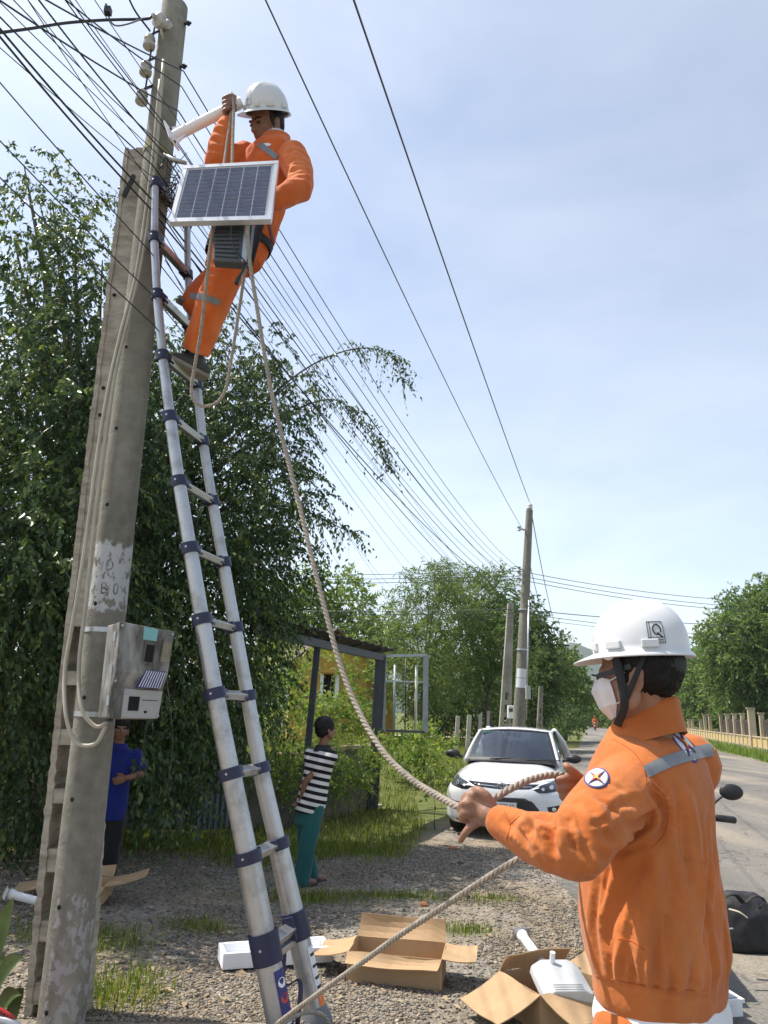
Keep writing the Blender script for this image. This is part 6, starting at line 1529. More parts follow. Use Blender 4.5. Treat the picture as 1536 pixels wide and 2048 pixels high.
# chin strap, mask, spectacle arm
mb = MB()
mb.tube(spline([hq(.088, .028, .05), hq(.092, .022, -.01), hq(.084, .026, -.072), hq(.052, .054, -.114), hq(0, .062, -.118), hq(-.045, .05, -.112), hq(-.078, .02, -.06), hq(-.084, .02, .05)], 6), [(.0026, .0105)] * 43, 8, up=f_).tube(spline([hq(.088, -.045, .05), hq(.092, -.005, -.02), hq(.087, .016, -.055)], 5), [(.0022, .0065)] * 11, 8, up=f_)
mb.build('chin_strap', M_web, nw, smooth=True)
MB().tube(spline([hq(.086, .03, .052), hq(.089, .045, .046), hq(.087, .058, .052)], 4), .005, 8).build('strap_clip', M_white, nw, smooth=True)
M_mask = mat('white_mask_fabric', (.62, .60, .60), .8, var=.06, scale=20, bump=.25, bscale=90)
mk = MB(); pr = [((.060, .058, -.004), (.046, .084, .004), (.0, .104, .006)), ((.064, .052, -.030), (.044, .094, -.028), (0, .121, -.030)), ((.058, .048, -.066), (.040, .088, -.072), (0, .106, -.076)), ((.034, .060, -.098), (.022, .072, -.104), (0, .080, -.106))]
rows = []
for a, b, c in pr: rows.append([hq(*a), hq(a[0] * .55 + b[0] * .5, a[1] * .45 + b[1] * .55, (a[2] + b[2]) / 2), hq(*b), hq(*c), hq(-b[0], b[1], b[2]), hq(-a[0] * .55 - b[0] * .5, a[1] * .45 + b[1] * .55, (a[2] + b[2]) / 2), hq(-a[0], a[1], a[2])])
mo = mk.grid(rows).build('face_mask', M_mask, nw); mo.modifiers.new('s', 'SOLIDIFY').thickness = .003
for a, b in (((.060, .056, -.008), (.080, -.015, .02)), ((.056, .048, -.066), (.078, -.018, -.035))): MB().tube([hq(*a), hq(*b)], .0016, 5).build('ear_loop', M_white, mo)
sg = MB().bar(hq(.074, .080, .005), hq(.083, -.005, .022), .004, .012)
for sd in (-1, 1): sg.tube([hq(sd * .010, .104, .010), hq(sd * .03, .106, .012), hq(sd * .066, .086, .008), hq(sd * .074, .072, .005)], .0022, 6)
sg.build('spectacles', M_blk, nw)
# jacket
jk = MB(); cz = lambda py, a=0.0, b=0.0: P(1306, py, 2.0) + NWl * a + NWf * b
def tring(py, a, b, dl=0.0, df=0.0, e=2.5): return ring_ell(vx(tx, ty, zt(py)) + NWl * dl + NWf * df, NWl, NWf, a, b, 32, e)
jk.rings([tring(1998, .164, .130, 0, -.01), tring(1978, .170, .135, 0, -.01), tring(1946, .171, .136, 0, -.01), tring(1905, .184, .148, 0, -.008), tring(1830, .188, .152, 0, 0), tring(1740, .186, .148, 0, 0), tring(1640, .186, .146, 0, 0), tring(1570, .186, .140, 0, -.005), tring(1525, .176, .122, 0, -.012), tring(1492, .142, .104, 0, -.012), tring(1470, .100, .085, .0, -.006), tring(1455, .075, .075, 0, 0)])
limb(jk, [shL + vx(.05, .04, .035), shL.lerp(elL, .45) + vx(-.004, -.004, .006), elL + vx(.0, 0, -.008)], [.070, .078, .074, .066], 6, 20)
limb(jk, [elL + vx(.0, 0, -.008), elL.lerp(wrL, .5) + vx(0, 0, -.012), wrL.lerp(elL, .06) + vx(0, 0, -.004)], [.066, .060, .054, .044, .037], 6, 20)
limb(jk, [shR + NWl * .03, shR.lerp(elR, .5), elR], [.080, .078, .074, .07], 5, 16); limb(jk, [elR, elR.lerp(wrR, .5), wrR.lerp(elR, .10)], [.07, .066, .055, .042], 5, 16)
V, F, Nn = meld(jk, .0046, 6)
# creases placed where the arm, armpit and waist pull the cloth
aE = elL; dF = (wrL - elL).normalized(); dA = (elL - shL).normalized()
cre = []
def crease(p0, p1, w, dpt): cre.append((Vector(p0), Vector(p1), w, dpt))
for k in range(5):      # rings of folds inside and above the elbow
    c = elL.lerp(shL, .06 + .13 * k); crease(c + vx(-.09, -.06, .07 - .02 * k), c + vx(.07, -.09, -.075 + .02 * k), .013, -.011)
for k in range(5):
    c = elL.lerp(wrL, .10 + .17 * k); crease(c + vx(-.03 - .01 * k, -.06, .09), c + vx(.06, -.07, -.07), .012, -.010 if k % 2 else .008)
aP = shL + vx(.075, 0, -.11)
for (dx, dz, L_) in ((.10, -.20, 1), (.17, -.12, 1), (.20, -.02, 1), (.05, -.27, 1)): crease(aP + vx(0, -.10, 0), aP + vx(dx, -.12, dz), .016, -.014)
for k in range(9):      # gathers over the waistband
    t = -1.9 + k * .42; c = vx(tx, ty, zt(1955)) - NWf * math.cos(t) * .155 + NWl * math.sin(t) * .2; crease(c, c + vx(.012 * math.sin(k * 2.1), 0, .10 + .07 * (k % 3)), .011, -.009)
for k, (a0, a1, z0, z1) in enumerate(((.10, -.02, 1560, 1760), (.0, -.10, 1580, 1850), (-.08, -.06, 1540, 1800), (.13, .05, 1700, 1880), (-.12, .02, 1640, 1900), (.16, .10, 1760, 1930))):
    crease(vx(tx, ty, zt(z0)) + NWl * a0 - NWf * .165, vx(tx, ty, zt(z1)) + NWl * a1 - NWf * .175, .022, -.010 if k % 2 else .010)
b0 = bvh_of(V, F)
def crease_px(pts, w, dp):
    P2 = spline([Vector((a, b, 0)) for a, b in pts], 3); L3 = []
    for q in P2:
        d_ = ray(q.x, q.y).normalized(); h_ = b0.ray_cast(cO, d_, 6)
        if h_[0]: L3.append(h_[0])
    for i_ in range(len(L3) - 1): cre.append((L3[i_], L3[i_ + 1], w, dp, (i_ / (len(L3) - 1), (i_ + 1) / (len(L3) - 1))))
for pts, w, dp in (([(1300, 1585), (1326, 1612), (1330, 1650), (1312, 1690)], .014, -.020), ([(1240, 1660), (1282, 1640), (1315, 1612)], .012, -.012), ([(1262, 1690), (1295, 1665), (1322, 1640)], .012, .010),
                   ([(1205, 1640), (1240, 1610), (1275, 1600)], .012, -.008), ([(1188, 1690), (1225, 1690), (1262, 1672)], .014, .009),
                   ([(1285, 1720), (1240, 1800), (1215, 1880)], .020, -.014), ([(1310, 1730), (1290, 1820), (1275, 1930)], .018, .014), ([(1335, 1700), (1345, 1800), (1320, 1920)], .022, -.013), ([(1380, 1600), (1395, 1720), (1390, 1860)], .022, .012), ([(1415, 1640), (1420, 1760), (1405, 1880)], .016, -.010), ([(1355, 1580), (1362, 1680), (1372, 1760)], .016, -.010),
                   ([(1200, 1770), (1190, 1850), (1200, 1930)], .014, -.010), ([(1245, 1880), (1235, 1930), (1238, 1965)], .010, .010), ([(1262, 1900), (1268, 1940), (1262, 1975)], .009, -.010), ([(1300, 1900), (1296, 1940), (1300, 1975)], .009, .009), ([(1340, 1920), (1345, 1960), (1342, 1990)], .009, -.008), ([(1390, 1900), (1385, 1950), (1390, 1990)], .011, -.009), ([(1180, 1960), (1280, 1972), (1360, 1990), (1420, 1996)], .008, -.006),
                   ([(1010, 1640), (1040, 1665), (1060, 1700)], .012, -.011), ([(1040, 1625), (1070, 1650), (1095, 1715)], .013, .011), ([(1080, 1625), (1105, 1650), (1110, 1700)], .012, -.013), ([(1125, 1625), (1120, 1660), (1135, 1715)], .013, .010), ([(1150, 1610), (1160, 1650), (1180, 1700)], .012, -.010), ([(1170, 1590), (1200, 1620), (1215, 1655)], .013, .009)):
    crease_px(pts, w * .8, dp)
for pts, w, dp in (([(1250, 1672), (1290, 1652)], .006, -.006), ([(1228, 1712), (1270, 1696), (1300, 1682)], .006, -.007), ([(1300, 1545), (1340, 1600)], .006, -.006), ([(1180, 1655), (1215, 1640)], .006, -.006), ([(1060, 1640), (1085, 1690)], .006, -.007), ([(1030, 1640), (1050, 1690)], .006, -.006), ([(1140, 1640), (1150, 1690), (1175, 1725)], .006, -.007), ([(1100, 1640), (1120, 1700)], .005, .006), ([(1220, 1740), (1205, 1820)], .006, -.006), ([(1300, 1760), (1285, 1860)], .007, -.007), ([(1370, 1640), (1380, 1760)], .007, -.007), ([(1400, 1700), (1402, 1820)], .006, -.006), ([(1340, 1840), (1330, 1930)], .006, -.006), ([(1215, 1560), (1250, 1585)], .006, -.005), ([(1200, 1600), (1235, 1625)], .006, -.005), ([(1280, 1480), (1330, 1500)], .008, -.005)):
    crease_px(pts, w, dp)
def apply_creases(V, Nn):
    out = V.copy()
    for it in cre:
        p0, p1, w, dp = it[:4]; rg0, rg1 = it[4] if len(it) > 4 else (0.0, 1.0)
        a = np.array(p0); d = np.array(p1) - a; L2 = d @ d; t = np.clip(((V - a) @ d) / L2, 0, 1); q = a + t[:, None] * d; dist = np.linalg.norm(V - q, axis=1)
        x = dist / w; g_ = np.exp(-x ** 1.35) * 1.1 - .5 * np.exp(-((x - 1.8) ** 2) * 1.4)
        if len(it) > 4:
            inner = (t > 1e-6) & (t < 1 - 1e-6) | ((rg0 == 0) & (t <= 1e-6)) | ((rg1 == 1) & (t >= 1 - 1e-6)); g_ = g_ * inner
        out += Nn * (dp * g_ * np.sin(np.pi * (.12 + .76 * (rg0 + (rg1 - rg0) * t))))[:, None]
    return out
def relax(V, F, it=2):
    E = np.array([(a, b) for f in F for a, b in zip(f, f[1:] + f[:1])]); n = len(V); deg = np.bincount(E[:, 0], minlength=n) + np.bincount(E[:, 1], minlength=n)
    for _ in range(it):
        S = np.stack([np.bincount(E[:, 0], V[E[:, 1], c], n) + np.bincount(E[:, 1], V[E[:, 0], c], n) for c in range(3)], 1); V = V * .4 + .6 * S / deg[:, None]
    return V
V = apply_creases(V, Nn); V = relax(V, F, 1); V = folds(V, Nn, .0042, 4.0, 8.5, (1, 1, .45), .35)
jo = meshobj('jacket', V, F, M_org, nw, smooth=True); bj = bvh_of(V, F)
# stand collar
cl = []
for h, o_ in ((-.055, .024), (-.02, .012), (.02, .004), (.050, .000), (.053, .008), (.02, .012), (-.02, .016), (-.055, .024)):
    ring = []
    for k in range(30):
        t = 2 * math.pi * k / 30; a = .064 + o_; b = .066 + o_; fr_ = math.cos(t)
        ring.append(nb + vx(0, 0, h * .80 + .002 - .036 * fr_) + NWl * (a * math.sin(t)) + NWf * (b * fr_ + .012) + NWf * (.012 * fr_))
    cl.append(ring)
V, F, Nn = meld(MB().rings(cl + [cl[0]], caps=False), .004, 2) if False else (None, None, None)
co = MB().rings(cl, caps=False); c_o = co.build('collar', M_org, jo, smooth=True); m_ = c_o.modifiers.new('s', 'SUBSURF'); m_.levels = 1; m_.render_levels = 1
# reflective band over the shoulder blades, seen from behind; badges
bk = NWf                                 # cast direction: into the back
def strip_on(bvh, pts_uv, hw, o, U, Vv, d, name, m, par, off=.0025, n=26):
    top, bot = [], []
    us_ = np.linspace(0, 1, n); P2 = spline([Vector((a, b, 0)) for a, b in pts_uv], 8)
    for k in range(n):
        t = us_[k] * (len(P2) - 1); j = min(int(t), len(P2) - 2); q = P2[j].lerp(P2[j + 1], t - j); dq = (P2[j + 1] - P2[j]).normalized(); nn = Vector((-dq.y, dq.x, 0))
        row = []
        for s_ in (-1, -.33, .33, 1):
            w = q + nn * (hw * s_); p = o + U * w.x + Vv * w.y; h = bvh.ray_cast(p - d * .6, d, 2); row.append((h[0] if h[0] else p) - d * off)
        top.append(row)
    return MB().grid(top).build(name, m, par, smooth=True)
def from_px(bvh, x, y):
    d = ray(x, y).normalized(); h = bvh.ray_cast(cO, d, 6); return h[0], h[1]
def px_strip(bvh, pts, hw, name, m, par, off=.003, n=30, ext=None):
    """tape laid on the cloth along a line picked on it"""
    P2 = spline([Vector((a, b, 0)) for a, b in pts], 8); rows = []
    for k in range(n):
        t = k / (n - 1) * (len(P2) - 1); j = min(int(t), len(P2) - 2); q = P2[j].lerp(P2[j + 1], t - j); dq = (P2[j + 1] - P2[j]).normalized(); nn = Vector((-dq.y, dq.x, 0)); row = []
        for s_ in (-1, -.4, .4, 1):
            w = q + nn * (hw * s_); h, nrm = from_px(bvh, w.x, w.y)
            if h is None: row = None; break
            row.append(h + (nrm if nrm.dot(cO - h) > 0 else -nrm) * off)
        if row: rows.append(row)
    return MB().grid(rows).build(name, m, par, smooth=True)
px_strip(bj, [(1290, 1545), (1335, 1524), (1385, 1508), (1424, 1500)], 12.5, 'reflective_band', M_grey, jo)
M_bdg = mat('white_badge', (.70, .70, .74), .7, var=.04); M_bdb = mat('indigo_thread', (.10, .07, .26), .7); M_bdr = mat('red_thread', (.62, .08, .03), .6); M_bdy = mat('yellow_thread', (.85, .45, .06), .6)
def star4(R0, r0, rot=.785): return [((R0 if k % 2 == 0 else r0) * math.cos(rot + k * math.pi / 4), (R0 if k % 2 == 0 else r0) * math.sin(rot + k * math.pi / 4)) for k in range(8)]
def badge(bvh, o, U, Vv, d, R0, par, k=1.0):
    U = U * k
    b = drape(bvh, circle(R0 * 1.16, 28), o, U, Vv, d, .0020, 5, .3).build('badge', M_bdb, par, smooth=True)
    drape(bvh, circle(R0, 28), o, U, Vv, d, .0040, 5, .3).build('badge_field', M_bdg, b, smooth=True)
    drape(bvh, star4(R0 * .98, R0 * .24), o, U, Vv, d, .0085, 5, .3).build('badge_star', M_bdb, b)
    drape(bvh, star4(R0 * .66, R0 * .17, .785), o, U, Vv, d, .0105, 4, .3).build('badge_star', M_bdr, b)
    drape(bvh, star4(R0 * .34, R0 * .11, .785), o, U, Vv, d, .0125, 3, .3).build('badge_star', M_bdy, b)
h, nrm = from_px(bj, 1193, 1555); nv = (cO - h).normalized(); nn_ = (nrm if nrm.dot(nv) > 0 else -nrm); nn_ = (nn_ * .2 + nv * .8).normalized(); U = vx(0, 0, 1).cross(nn_).normalized(); badge(bj, h, U, nn_.cross(U), -nn_, .0250, jo)
h, nrm = from_px(bj, 1368, 1486)
if h is None: h = P(1376, 1490, 2.08)
nn_ = (vx(.55, -.72, .25) * .45 + (cO - h).normalized() * .55).normalized(); U = vx(0, 0, 1).cross(nn_).normalized(); V3 = nn_.cross(U); badge(bj, h, U * .9 + V3 * .35, V3 * .92 - U * .38, -nn_, .044, jo, .62)
# yoke and sleeve seams
M_seam = mat('orange_seam', (.40, .08, .012), .9)
for pts in ([(1225, 1478), (1262, 1500), (1285, 1530), (1292, 1560)], [(1304, 1566), (1332, 1600), (1332, 1660), (1300, 1700)], [(1182, 1950), (1240, 1962), (1320, 1976), (1425, 1984)], [(1236, 1878), (1262, 1882), (1290, 1900)], [(1008, 1622), (1020, 1650), (1012, 1680)], [(1040, 1632), (1018, 1650)]):
    P2 = spline([Vector((a, b, 0)) for a, b in pts], 6); L3 = []
    for q in P2:
        h, _ = from_px(bj, q.x, q.y)
        if h: L3.append(h)
    if len(L3) > 3: MB().tube(L3, .0012, 5).build('seam', M_seam, jo)
# undershirt hem, belt line and trousers
us2 = MB().rings([tring(2036, .172, .140, -.002, -.010), tring(2015, .171, .139, -.002, -.010), tring(1970, .158, .126, -.002, -.010)]); garment(us2, 'undershirt', cloth('white_cotton', (.70, .71, .73)), nw, .006, .004, 2, 14)
tr = MB(); tr.rings([ring_ell(pel + vx(0, 0, .02), NWl, NWf, .148, .116), ring_ell(pel - vx(0, 0, .04), NWl, NWf, .158, .126), ring_ell(pel - vx(0, 0, .14), NWl, NWf, .158, .128)])
for h, k, a in ((hipL, knL, anL), (hipR, knR, anR)): limb(tr, [h, k, a + vx(0, 0, .02)], [.105, .098, .085, .085, .078], 6, 16)
garment(tr, 'trousers', M_org, nw, .009, .008, 5, 9)
M_boot = mat('black_boot', (.02, .02, .02), .6)
for a in (anL, anR): 
    b = MB(); b.chain([a + vx(0, 0, .05), a - vx(0, 0, .035)], [.05, .05], 12); b.chain([a - vx(0, 0, .045) - NWf * .03, a - vx(0, 0, .045) + NWf * .16], [.042, .04], 12); garment(b, 'boot', M_boot, nw, .008, 0, 1)
# ------------------------------------------------------------------ worker up the ladder
lwF = vx(-.48, -.88, 0).normalized(); lwL = vx(.88, -.48, 0).normalized()
l_nb = P(547, 290, 3.50); l_ch = P(528, 345, 3.50); l_pel = P(478, 497, 3.64)
l_shR = P(490, 312, 3.56); l_shL = P(585, 312, 3.40); l_elR = P(432, 322, 3.40); l_wrR = P(456, 243, 3.40)
l_elL = P(600, 378, 3.30); l_wrL = P(545, 402, 3.20)
l_hipN = P(462, 520, 3.60); l_knN = P(424, 612, 3.66); l_anN = P(390, 712, 3.80)
l_hipF = P(488, 510, 3.74); l_knF = P(432, 560, 3.98); l_anF = P(386, 612, 3.90)
lw = person(l_anN - vx(0, 0, .09), 'worker in orange standing on the ladder holding a lamp arm, white helmet')
lhc = P(533, 250, 3.48); lhF = vx(-.66, -.56, -.50).normalized(); lhU = vx(-.22, -.50, .84).normalized()
upv = (l_nb - l_pel).normalized()
b = MB()
b.rings([ring_ell(l_pel - upv * .07, lwL, lwF, .11, .09), ring_ell(l_pel, lwL, lwF, .15, .105), ring_ell(l_pel.lerp(l_nb, .45), lwL, lwF, .125, .09), ring_ell(l_pel.lerp(l_nb, .78), lwL, lwF, .155, .10), ring_ell(l_pel.lerp(l_nb, .92), lwL, lwF, .12, .075), ring_ell(l_nb, lwL, lwF, .05, .05)])
for sh, el, wr in ((l_shR, l_elR, l_wrR), (l_shL, l_elL, l_wrL)): limb(b, [sh, el], [.046, .042, .036]); limb(b, [el, wr], [.037, .035, .026])
leg_body(b, l_hipN, l_knN, l_anN); leg_body(b, l_hipF, l_knF, l_anF)
limb(b, [l_nb - upv * .03, l_nb + upv * .04, lhc - lhU * .03], [.056, .052, .055]); lq, lax = head_geo(b, lhc, lhF, lhU, .98)
# right fist closed round the arm and the rope
hw = P(457, 212, 3.40); b.ell(hw, (.036, .040, .030), None, 14, 10); limb(b, [l_wrR, hw], [.026, .030])
for k in range(4):
    y = 194 + k * 8.5; fingers(b, [[P(470, y, 3.40), P(462, y - 3, 3.355), P(450, y, 3.35), P(446, y + 3, 3.37)]], .0115)
fingers(b, [[P(450, 226, 3.37), P(455, 210, 3.35), P(464, 196, 3.36), P(462, 186, 3.38)]], .0125)
hand_geo(b, l_wrL, P(500, 410, 3.17) - l_wrL, vx(0, -.3, -1), vx(0, -.2, 1), 1.0, .5)
skinmesh(b, lw, M_skind, .0055, 3)
for sd in (-1, 1):
    MB().ell(lq(sd * .032, .083, .004), (.012, .008, .007), lax).build('eye', M_eye, lw, smooth=True); MB().tube([lq(sd * .014, .092, .022), lq(sd * .034, .088, .028), lq(sd * .05, .074, .024)], .004, 6).build('eyebrow', M_hair, lw)
hb_ = MB(); hb_.ell(lq(0, -.028, .03), (.082, .090, .085), lax, 18, 12); hb_.ell(lq(0, -.062, -.006), (.068, .045, .055), lax)
V, F, Nn = meld(hb_, .008, 3); meshobj('hair', V, F, M_hair, lw, smooth=True)
lhm = P(534, 224, 3.46); hm2, hx2 = helmet(lw, lhm, (lhF + vx(0, 0, .08)).normalized(), (lhU + vx(.08, -.08, 0)).normalized(), .98, 3, .042)
# four-pointed mark on the brow of the helmet
l, f, u, a0, b0, h0 = hx2
def hp(t, z, o=1.014):
    ph = math.asin(min(1, (z / h0) ** (1 / .92))); k = math.cos(ph) ** .82; return lhm + l * (a0 * math.sin(t) * k * o) + f * (b0 * math.cos(t) * k * o) + u * z
pl_ = MB().grid([[hp(t, z, 1.03) for t in np.linspace(-.2, .24, 5)] for z in np.linspace(.022, .075, 5)]).build('front_plate', M_helm, hm2, smooth=True)
MB().add([hp(.02 + a / .13, .050 + c, 1.045) for a, c in star4(.022, .004, 1.5708)], [tuple(range(8))]).build('star_mark', mat('grey_ink', (.25, .25, .27), .6), pl_)
MB().tube(spline([lq(.083, .02, .05), lq(.080, .02, -.03), lq(.055, .045, -.10), lq(0, .055, -.118), lq(-.055, .045, -.10), lq(-.080, .02, -.03), lq(-.083, .02, .05)], 5), [(.008, .002)] * 31, 8).build('chin_strap', M_web, lw, smooth=True)
jk = MB()
def lring(k, a, bb, e=2.4): return ring_ell(l_pel.lerp(l_nb, k), lwL, lwF, a, bb, 28, e)
jk.rings([lring(-.02, .165, .13), lring(.08, .18, .145), lring(.25, .182, .145), lring(.5, .182, .14), lring(.75, .182, .128), lring(.90, .16, .11), lring(1.0, .09, .08), lring(1.05, .07, .07)])
limb(jk, [l_shR, l_shR.lerp(l_elR, .5), l_elR], [.074, .064, .058], 5, 16); limb(jk, [l_elR, l_elR.lerp(l_wrR, .5), l_wrR.lerp(l_elR, .08)], [.058, .058, .054, .042], 5, 16)
limb(jk, [l_shL, l_shL.lerp(l_elL, .5) + vx(.012, 0, 0), l_elL], [.076, .069, .063], 5, 16); limb(jk, [l_elL, l_elL.lerp(l_wrL, .5), l_wrL], [.063, .056, .047], 5, 16)
cre = []
for k in range(4):
    c = l_elR.lerp(l_wrR, .1 + .22 * k); crease(c + vx(-.08, -.05, .03), c + vx(.07, -.06, -.03), .012, -.009)
    c = l_elL.lerp(l_shL, .05 + .22 * k); crease(c + vx(-.08, -.08, -.03 + .02 * k), c + vx(.08, -.03, .02), .013, -.010)
for a_, b2 in (((515, 300), (560, 345)), ((500, 320), (540, 360)), ((540, 300), (590, 350)), ((480, 300), (505, 345))): crease(P(*a_, 3.38), P(*b2, 3.32), .014, -.010)
V, F, Nn = meld(jk, .006, 4); V = apply_creases(V, Nn); V = relax(V, F, 1); V = folds(V, Nn, .011, 8.0, 9.0, (1, 1, .6), .4)
M_org2 = cloth('bright_orange_workwear', (.58, .115, .022), var=.14); faded(M_org2, (.66, .24, .08), .5)
lj = meshobj('jacket', V, F, M_org2, lw, smooth=True); blj = bvh_of(V, F)
try: px_strip(blj, [(518, 288), (538, 303), (555, 316)], 6, 'reflective_band', M_grey, lj)
except Exception: pass
h, nrm = from_px(blj, 534, 289)
if h is not None: drape(blj, circle(.022, 14, .010), h, vx(1, 0, 0), vx(0, 0, 1), (h - cO).normalized(), .003, 3, .3).build('badge', M_bdg, lj, smooth=True)
cl = []
for hh, o_ in ((-.03, .022), (.0, .010), (.032, .004), (.034, .012), (.0, .018), (-.03, .03)):
    cl.append([l_nb + upv * (hh + .01) + lwL * ((.064 + o_) * math.sin(2 * math.pi * k / 24)) + lwF * ((.068 + o_) * math.cos(2 * math.pi * k / 24)) - upv * (.018 * math.cos(2 * math.pi * k / 24)) for k in range(24)])
MB().rings(cl, caps=False).build('collar', M_org2, lj, smooth=True)
MB().rings([[l_nb + upv * hh + lwL * (r_ * math.sin(2 * math.pi * k / 20)) + lwF * (r_ * math.cos(2 * math.pi * k / 20)) for k in range(20)] for hh, r_ in ((.0, .060), (.052, .062), (.054, .056))], caps=False).build('undershirt_collar', M_mask, lw, smooth=True)
tr = MB(); tr.rings([lring(-.16, .155, .13), lring(-.02, .165, .135), lring(.06, .155, .125)])
pp = spline([l_hipN, l_hipN.lerp(l_knN, .5), l_knN, l_knN.lerp(l_anN, .5), l_anN + (l_knN - l_anN) * .10], 5); tr.tube(pp, [.094 + (.074 - .094) * k / (len(pp) - 1) for k in range(len(pp))], 18); tr.ell(l_hipN, .1)
limb(tr, [l_hipF, l_knF, l_anF + (l_knF - l_anF) * .12], [.10, .09, .085, .08], 5, 16)
cre = []
for k in range(4):
    c = l_hipN.lerp(l_knN, .25 + .22 * k); crease(c + vx(-.09, -.08, .02), c + vx(.08, -.09, -.05 + .02 * k), .015, -.010)
V, F, Nn = meld(tr, .0065, 4); V = apply_creases(V, Nn); V = folds(V, Nn, .011, 3.0, 8.0, (1, 1, .5), .4)
lt = meshobj('trousers', V, F, M_org2, lw, smooth=True); blt = bvh_of(V, F)
px_strip(blt, [(380, 592), (408, 595), (441, 606)], 6.5, 'reflective_band', M_grey, lt)
mb = MB(); mb.rings([ring_ell(l_pel.lerp(l_nb, k), lwL, lwF, r_, r_ * .8, 28) for k, r_ in ((-.035, .186), (.025, .19), (.025, .178), (-.035, .178))] , caps=False); mb.build('tool_belt', M_web, lw, smooth=True)
MB().tube(spline([P(520, 450, 3.42), P(512, 480, 3.38), P(503, 512, 3.36), P(498, 530, 3.38)], 5), [(.022, .010)] * 16, 8).build('harness_strap', M_web, lw, smooth=True)
MB().tube(spline([P(536, 440, 3.45), P(541, 462, 3.44), P(546, 487, 3.44)], 4), [(.012, .005), (.015, .005), (.018, .006), (.02, .006), (.02, .006), (.02, .006), (.02, .006), (.018, .006), (.012, .005)], 8).build('dangling_strap', mat('maroon_webbing', (.16, .05, .04), .8), lw, smooth=True)
M_shoe = mat('dark_work_shoe', (.035, .033, .034), .7, bump=.2, bscale=80); M_sole = mat('worn_sole', (.20, .18, .15), .8)
def shoe(par, heel, toe, an, s=1.0, up=None):
    d = (toe - heel).normalized(); b = MB(); u = up or vx(0, 0, 1)
    b.chain([heel + u * .045 * s, heel.lerp(toe, .45) + u * .045 * s, toe + u * .032 * s - d * .03 * s], [.040 * s, .042 * s, .032 * s], 12); b.chain([an + u * .03 * s, heel.lerp(toe, .25) + u * .05 * s], [.046 * s, .048 * s], 12)
    o, _ = garment(b, 'shoe', M_shoe, par, .007, .002, 2, 30); x, y, z = frame(d, u)
    bevel(MB().box(heel.lerp(toe, .5) + u * .008 * s, (.078 * s, .024 * s, (toe - heel).length + .05 * s), (x, u, d)).build('sole', M_sole, o), .009, 2)
    MB().tube(spline([an + u * .035 * s + d * .05 * s, heel.lerp(toe, .5) + u * .088 * s, heel.lerp(toe, .68) + u * .078 * s], 4), .012 * s, 8).build('laces', M_blk, o)
rz = nr[3].lerp(fr[3], .5); shoe(lw, P(404, 756, 3.86), P(342, 724, 3.70), l_anN - vx(0, 0, .03), 1.08); shoe(lw, P(392, 622, 3.92), P(362, 604, 3.86), l_anF, .9)

# ------------------------------------------------------------------ boy in the striped shirt
def bystander(root, hc, hF, nb, pel, shL, shR, elL, elR, wrL, wrR, hips, kns, ans, Lv, Fv, s, skin, shirt, trouser, hands, sleeve=.55, hair_s=1.0, vox=.009):
    b = MB(); up = (nb - pel).normalized()
    std_body(b, pel, nb, shL, shR, elL, wrL, elR, wrR, list(zip(hips, kns, ans)), Lv, Fv, s); limb(b, [nb - up * .03, hc - vx(0, 0, .05 * s)], [.05 * s, .048 * s]); q, ax3 = head_geo(b, hc, hF, vx(0, 0, 1), s * .97)
    for (w, d, pn, th, cu_) in hands: hand_geo(b, w, d, pn, th, s, cu_)
    skinmesh(b, root, skin, .0062, 3)
    for sd in (-1, 1): MB().ell(q(sd * .032, .084, .004), (.012, .008, .007), ax3).build('eye', M_eye, root, smooth=True)
    h = MB(); h.ell(q(0, -.020, .042), (.081, .096, .086), ax3, 18, 12); h.ell(q(0, -.06, -.01), (.070, .05, .062), ax3)
    V, F, Nn = meld(h, .007, 3); V = folds(V, Nn, .005, 2, 50, (1, 1, .5)); meshobj('hair', V, F, M_hair, root, smooth=True)
    g = MB(); r_ = lambda k, a, bb: ring_ell(pel.lerp(nb, k), Lv, Fv, a * s, bb * s, 26)
    g.rings([r_(-.10, .160, .125), r_(.1, .162, .125), r_(.45, .152, .115), r_(.75, .168, .118), r_(.9, .145, .092), r_(.99, .075, .068), r_(1.03, .06, .058)])
    for sh, el in ((shL, elL), (shR, elR)): limb(g, [sh, sh.lerp(el, sleeve)], [.070 * s, .068 * s, .066 * s], 4, 14)
    so, bs = garment(g, 'shirt', shirt, root, vox * .8, .004, 6, 12)
    t = MB(); t.rings([r_(-.30, .132, .112), r_(-.1, .132, .10), r_(.0, .13, .095)])
    for h_, k, a in zip(hips, kns, ans): limb(t, [h_, k, a + (k - a) * .05], [.086 * s, .084 * s, .078 * s, .080 * s, .078 * s], 5, 14)
    garment(t, 'trousers', trouser, root, vox, .008, 7, 9)
    return q, so, bs
g0 = G(612, 1772); sy = g0.y
sb = person(g0, 'boy in black and white striped shirt and teal trousers, hands behind his back')
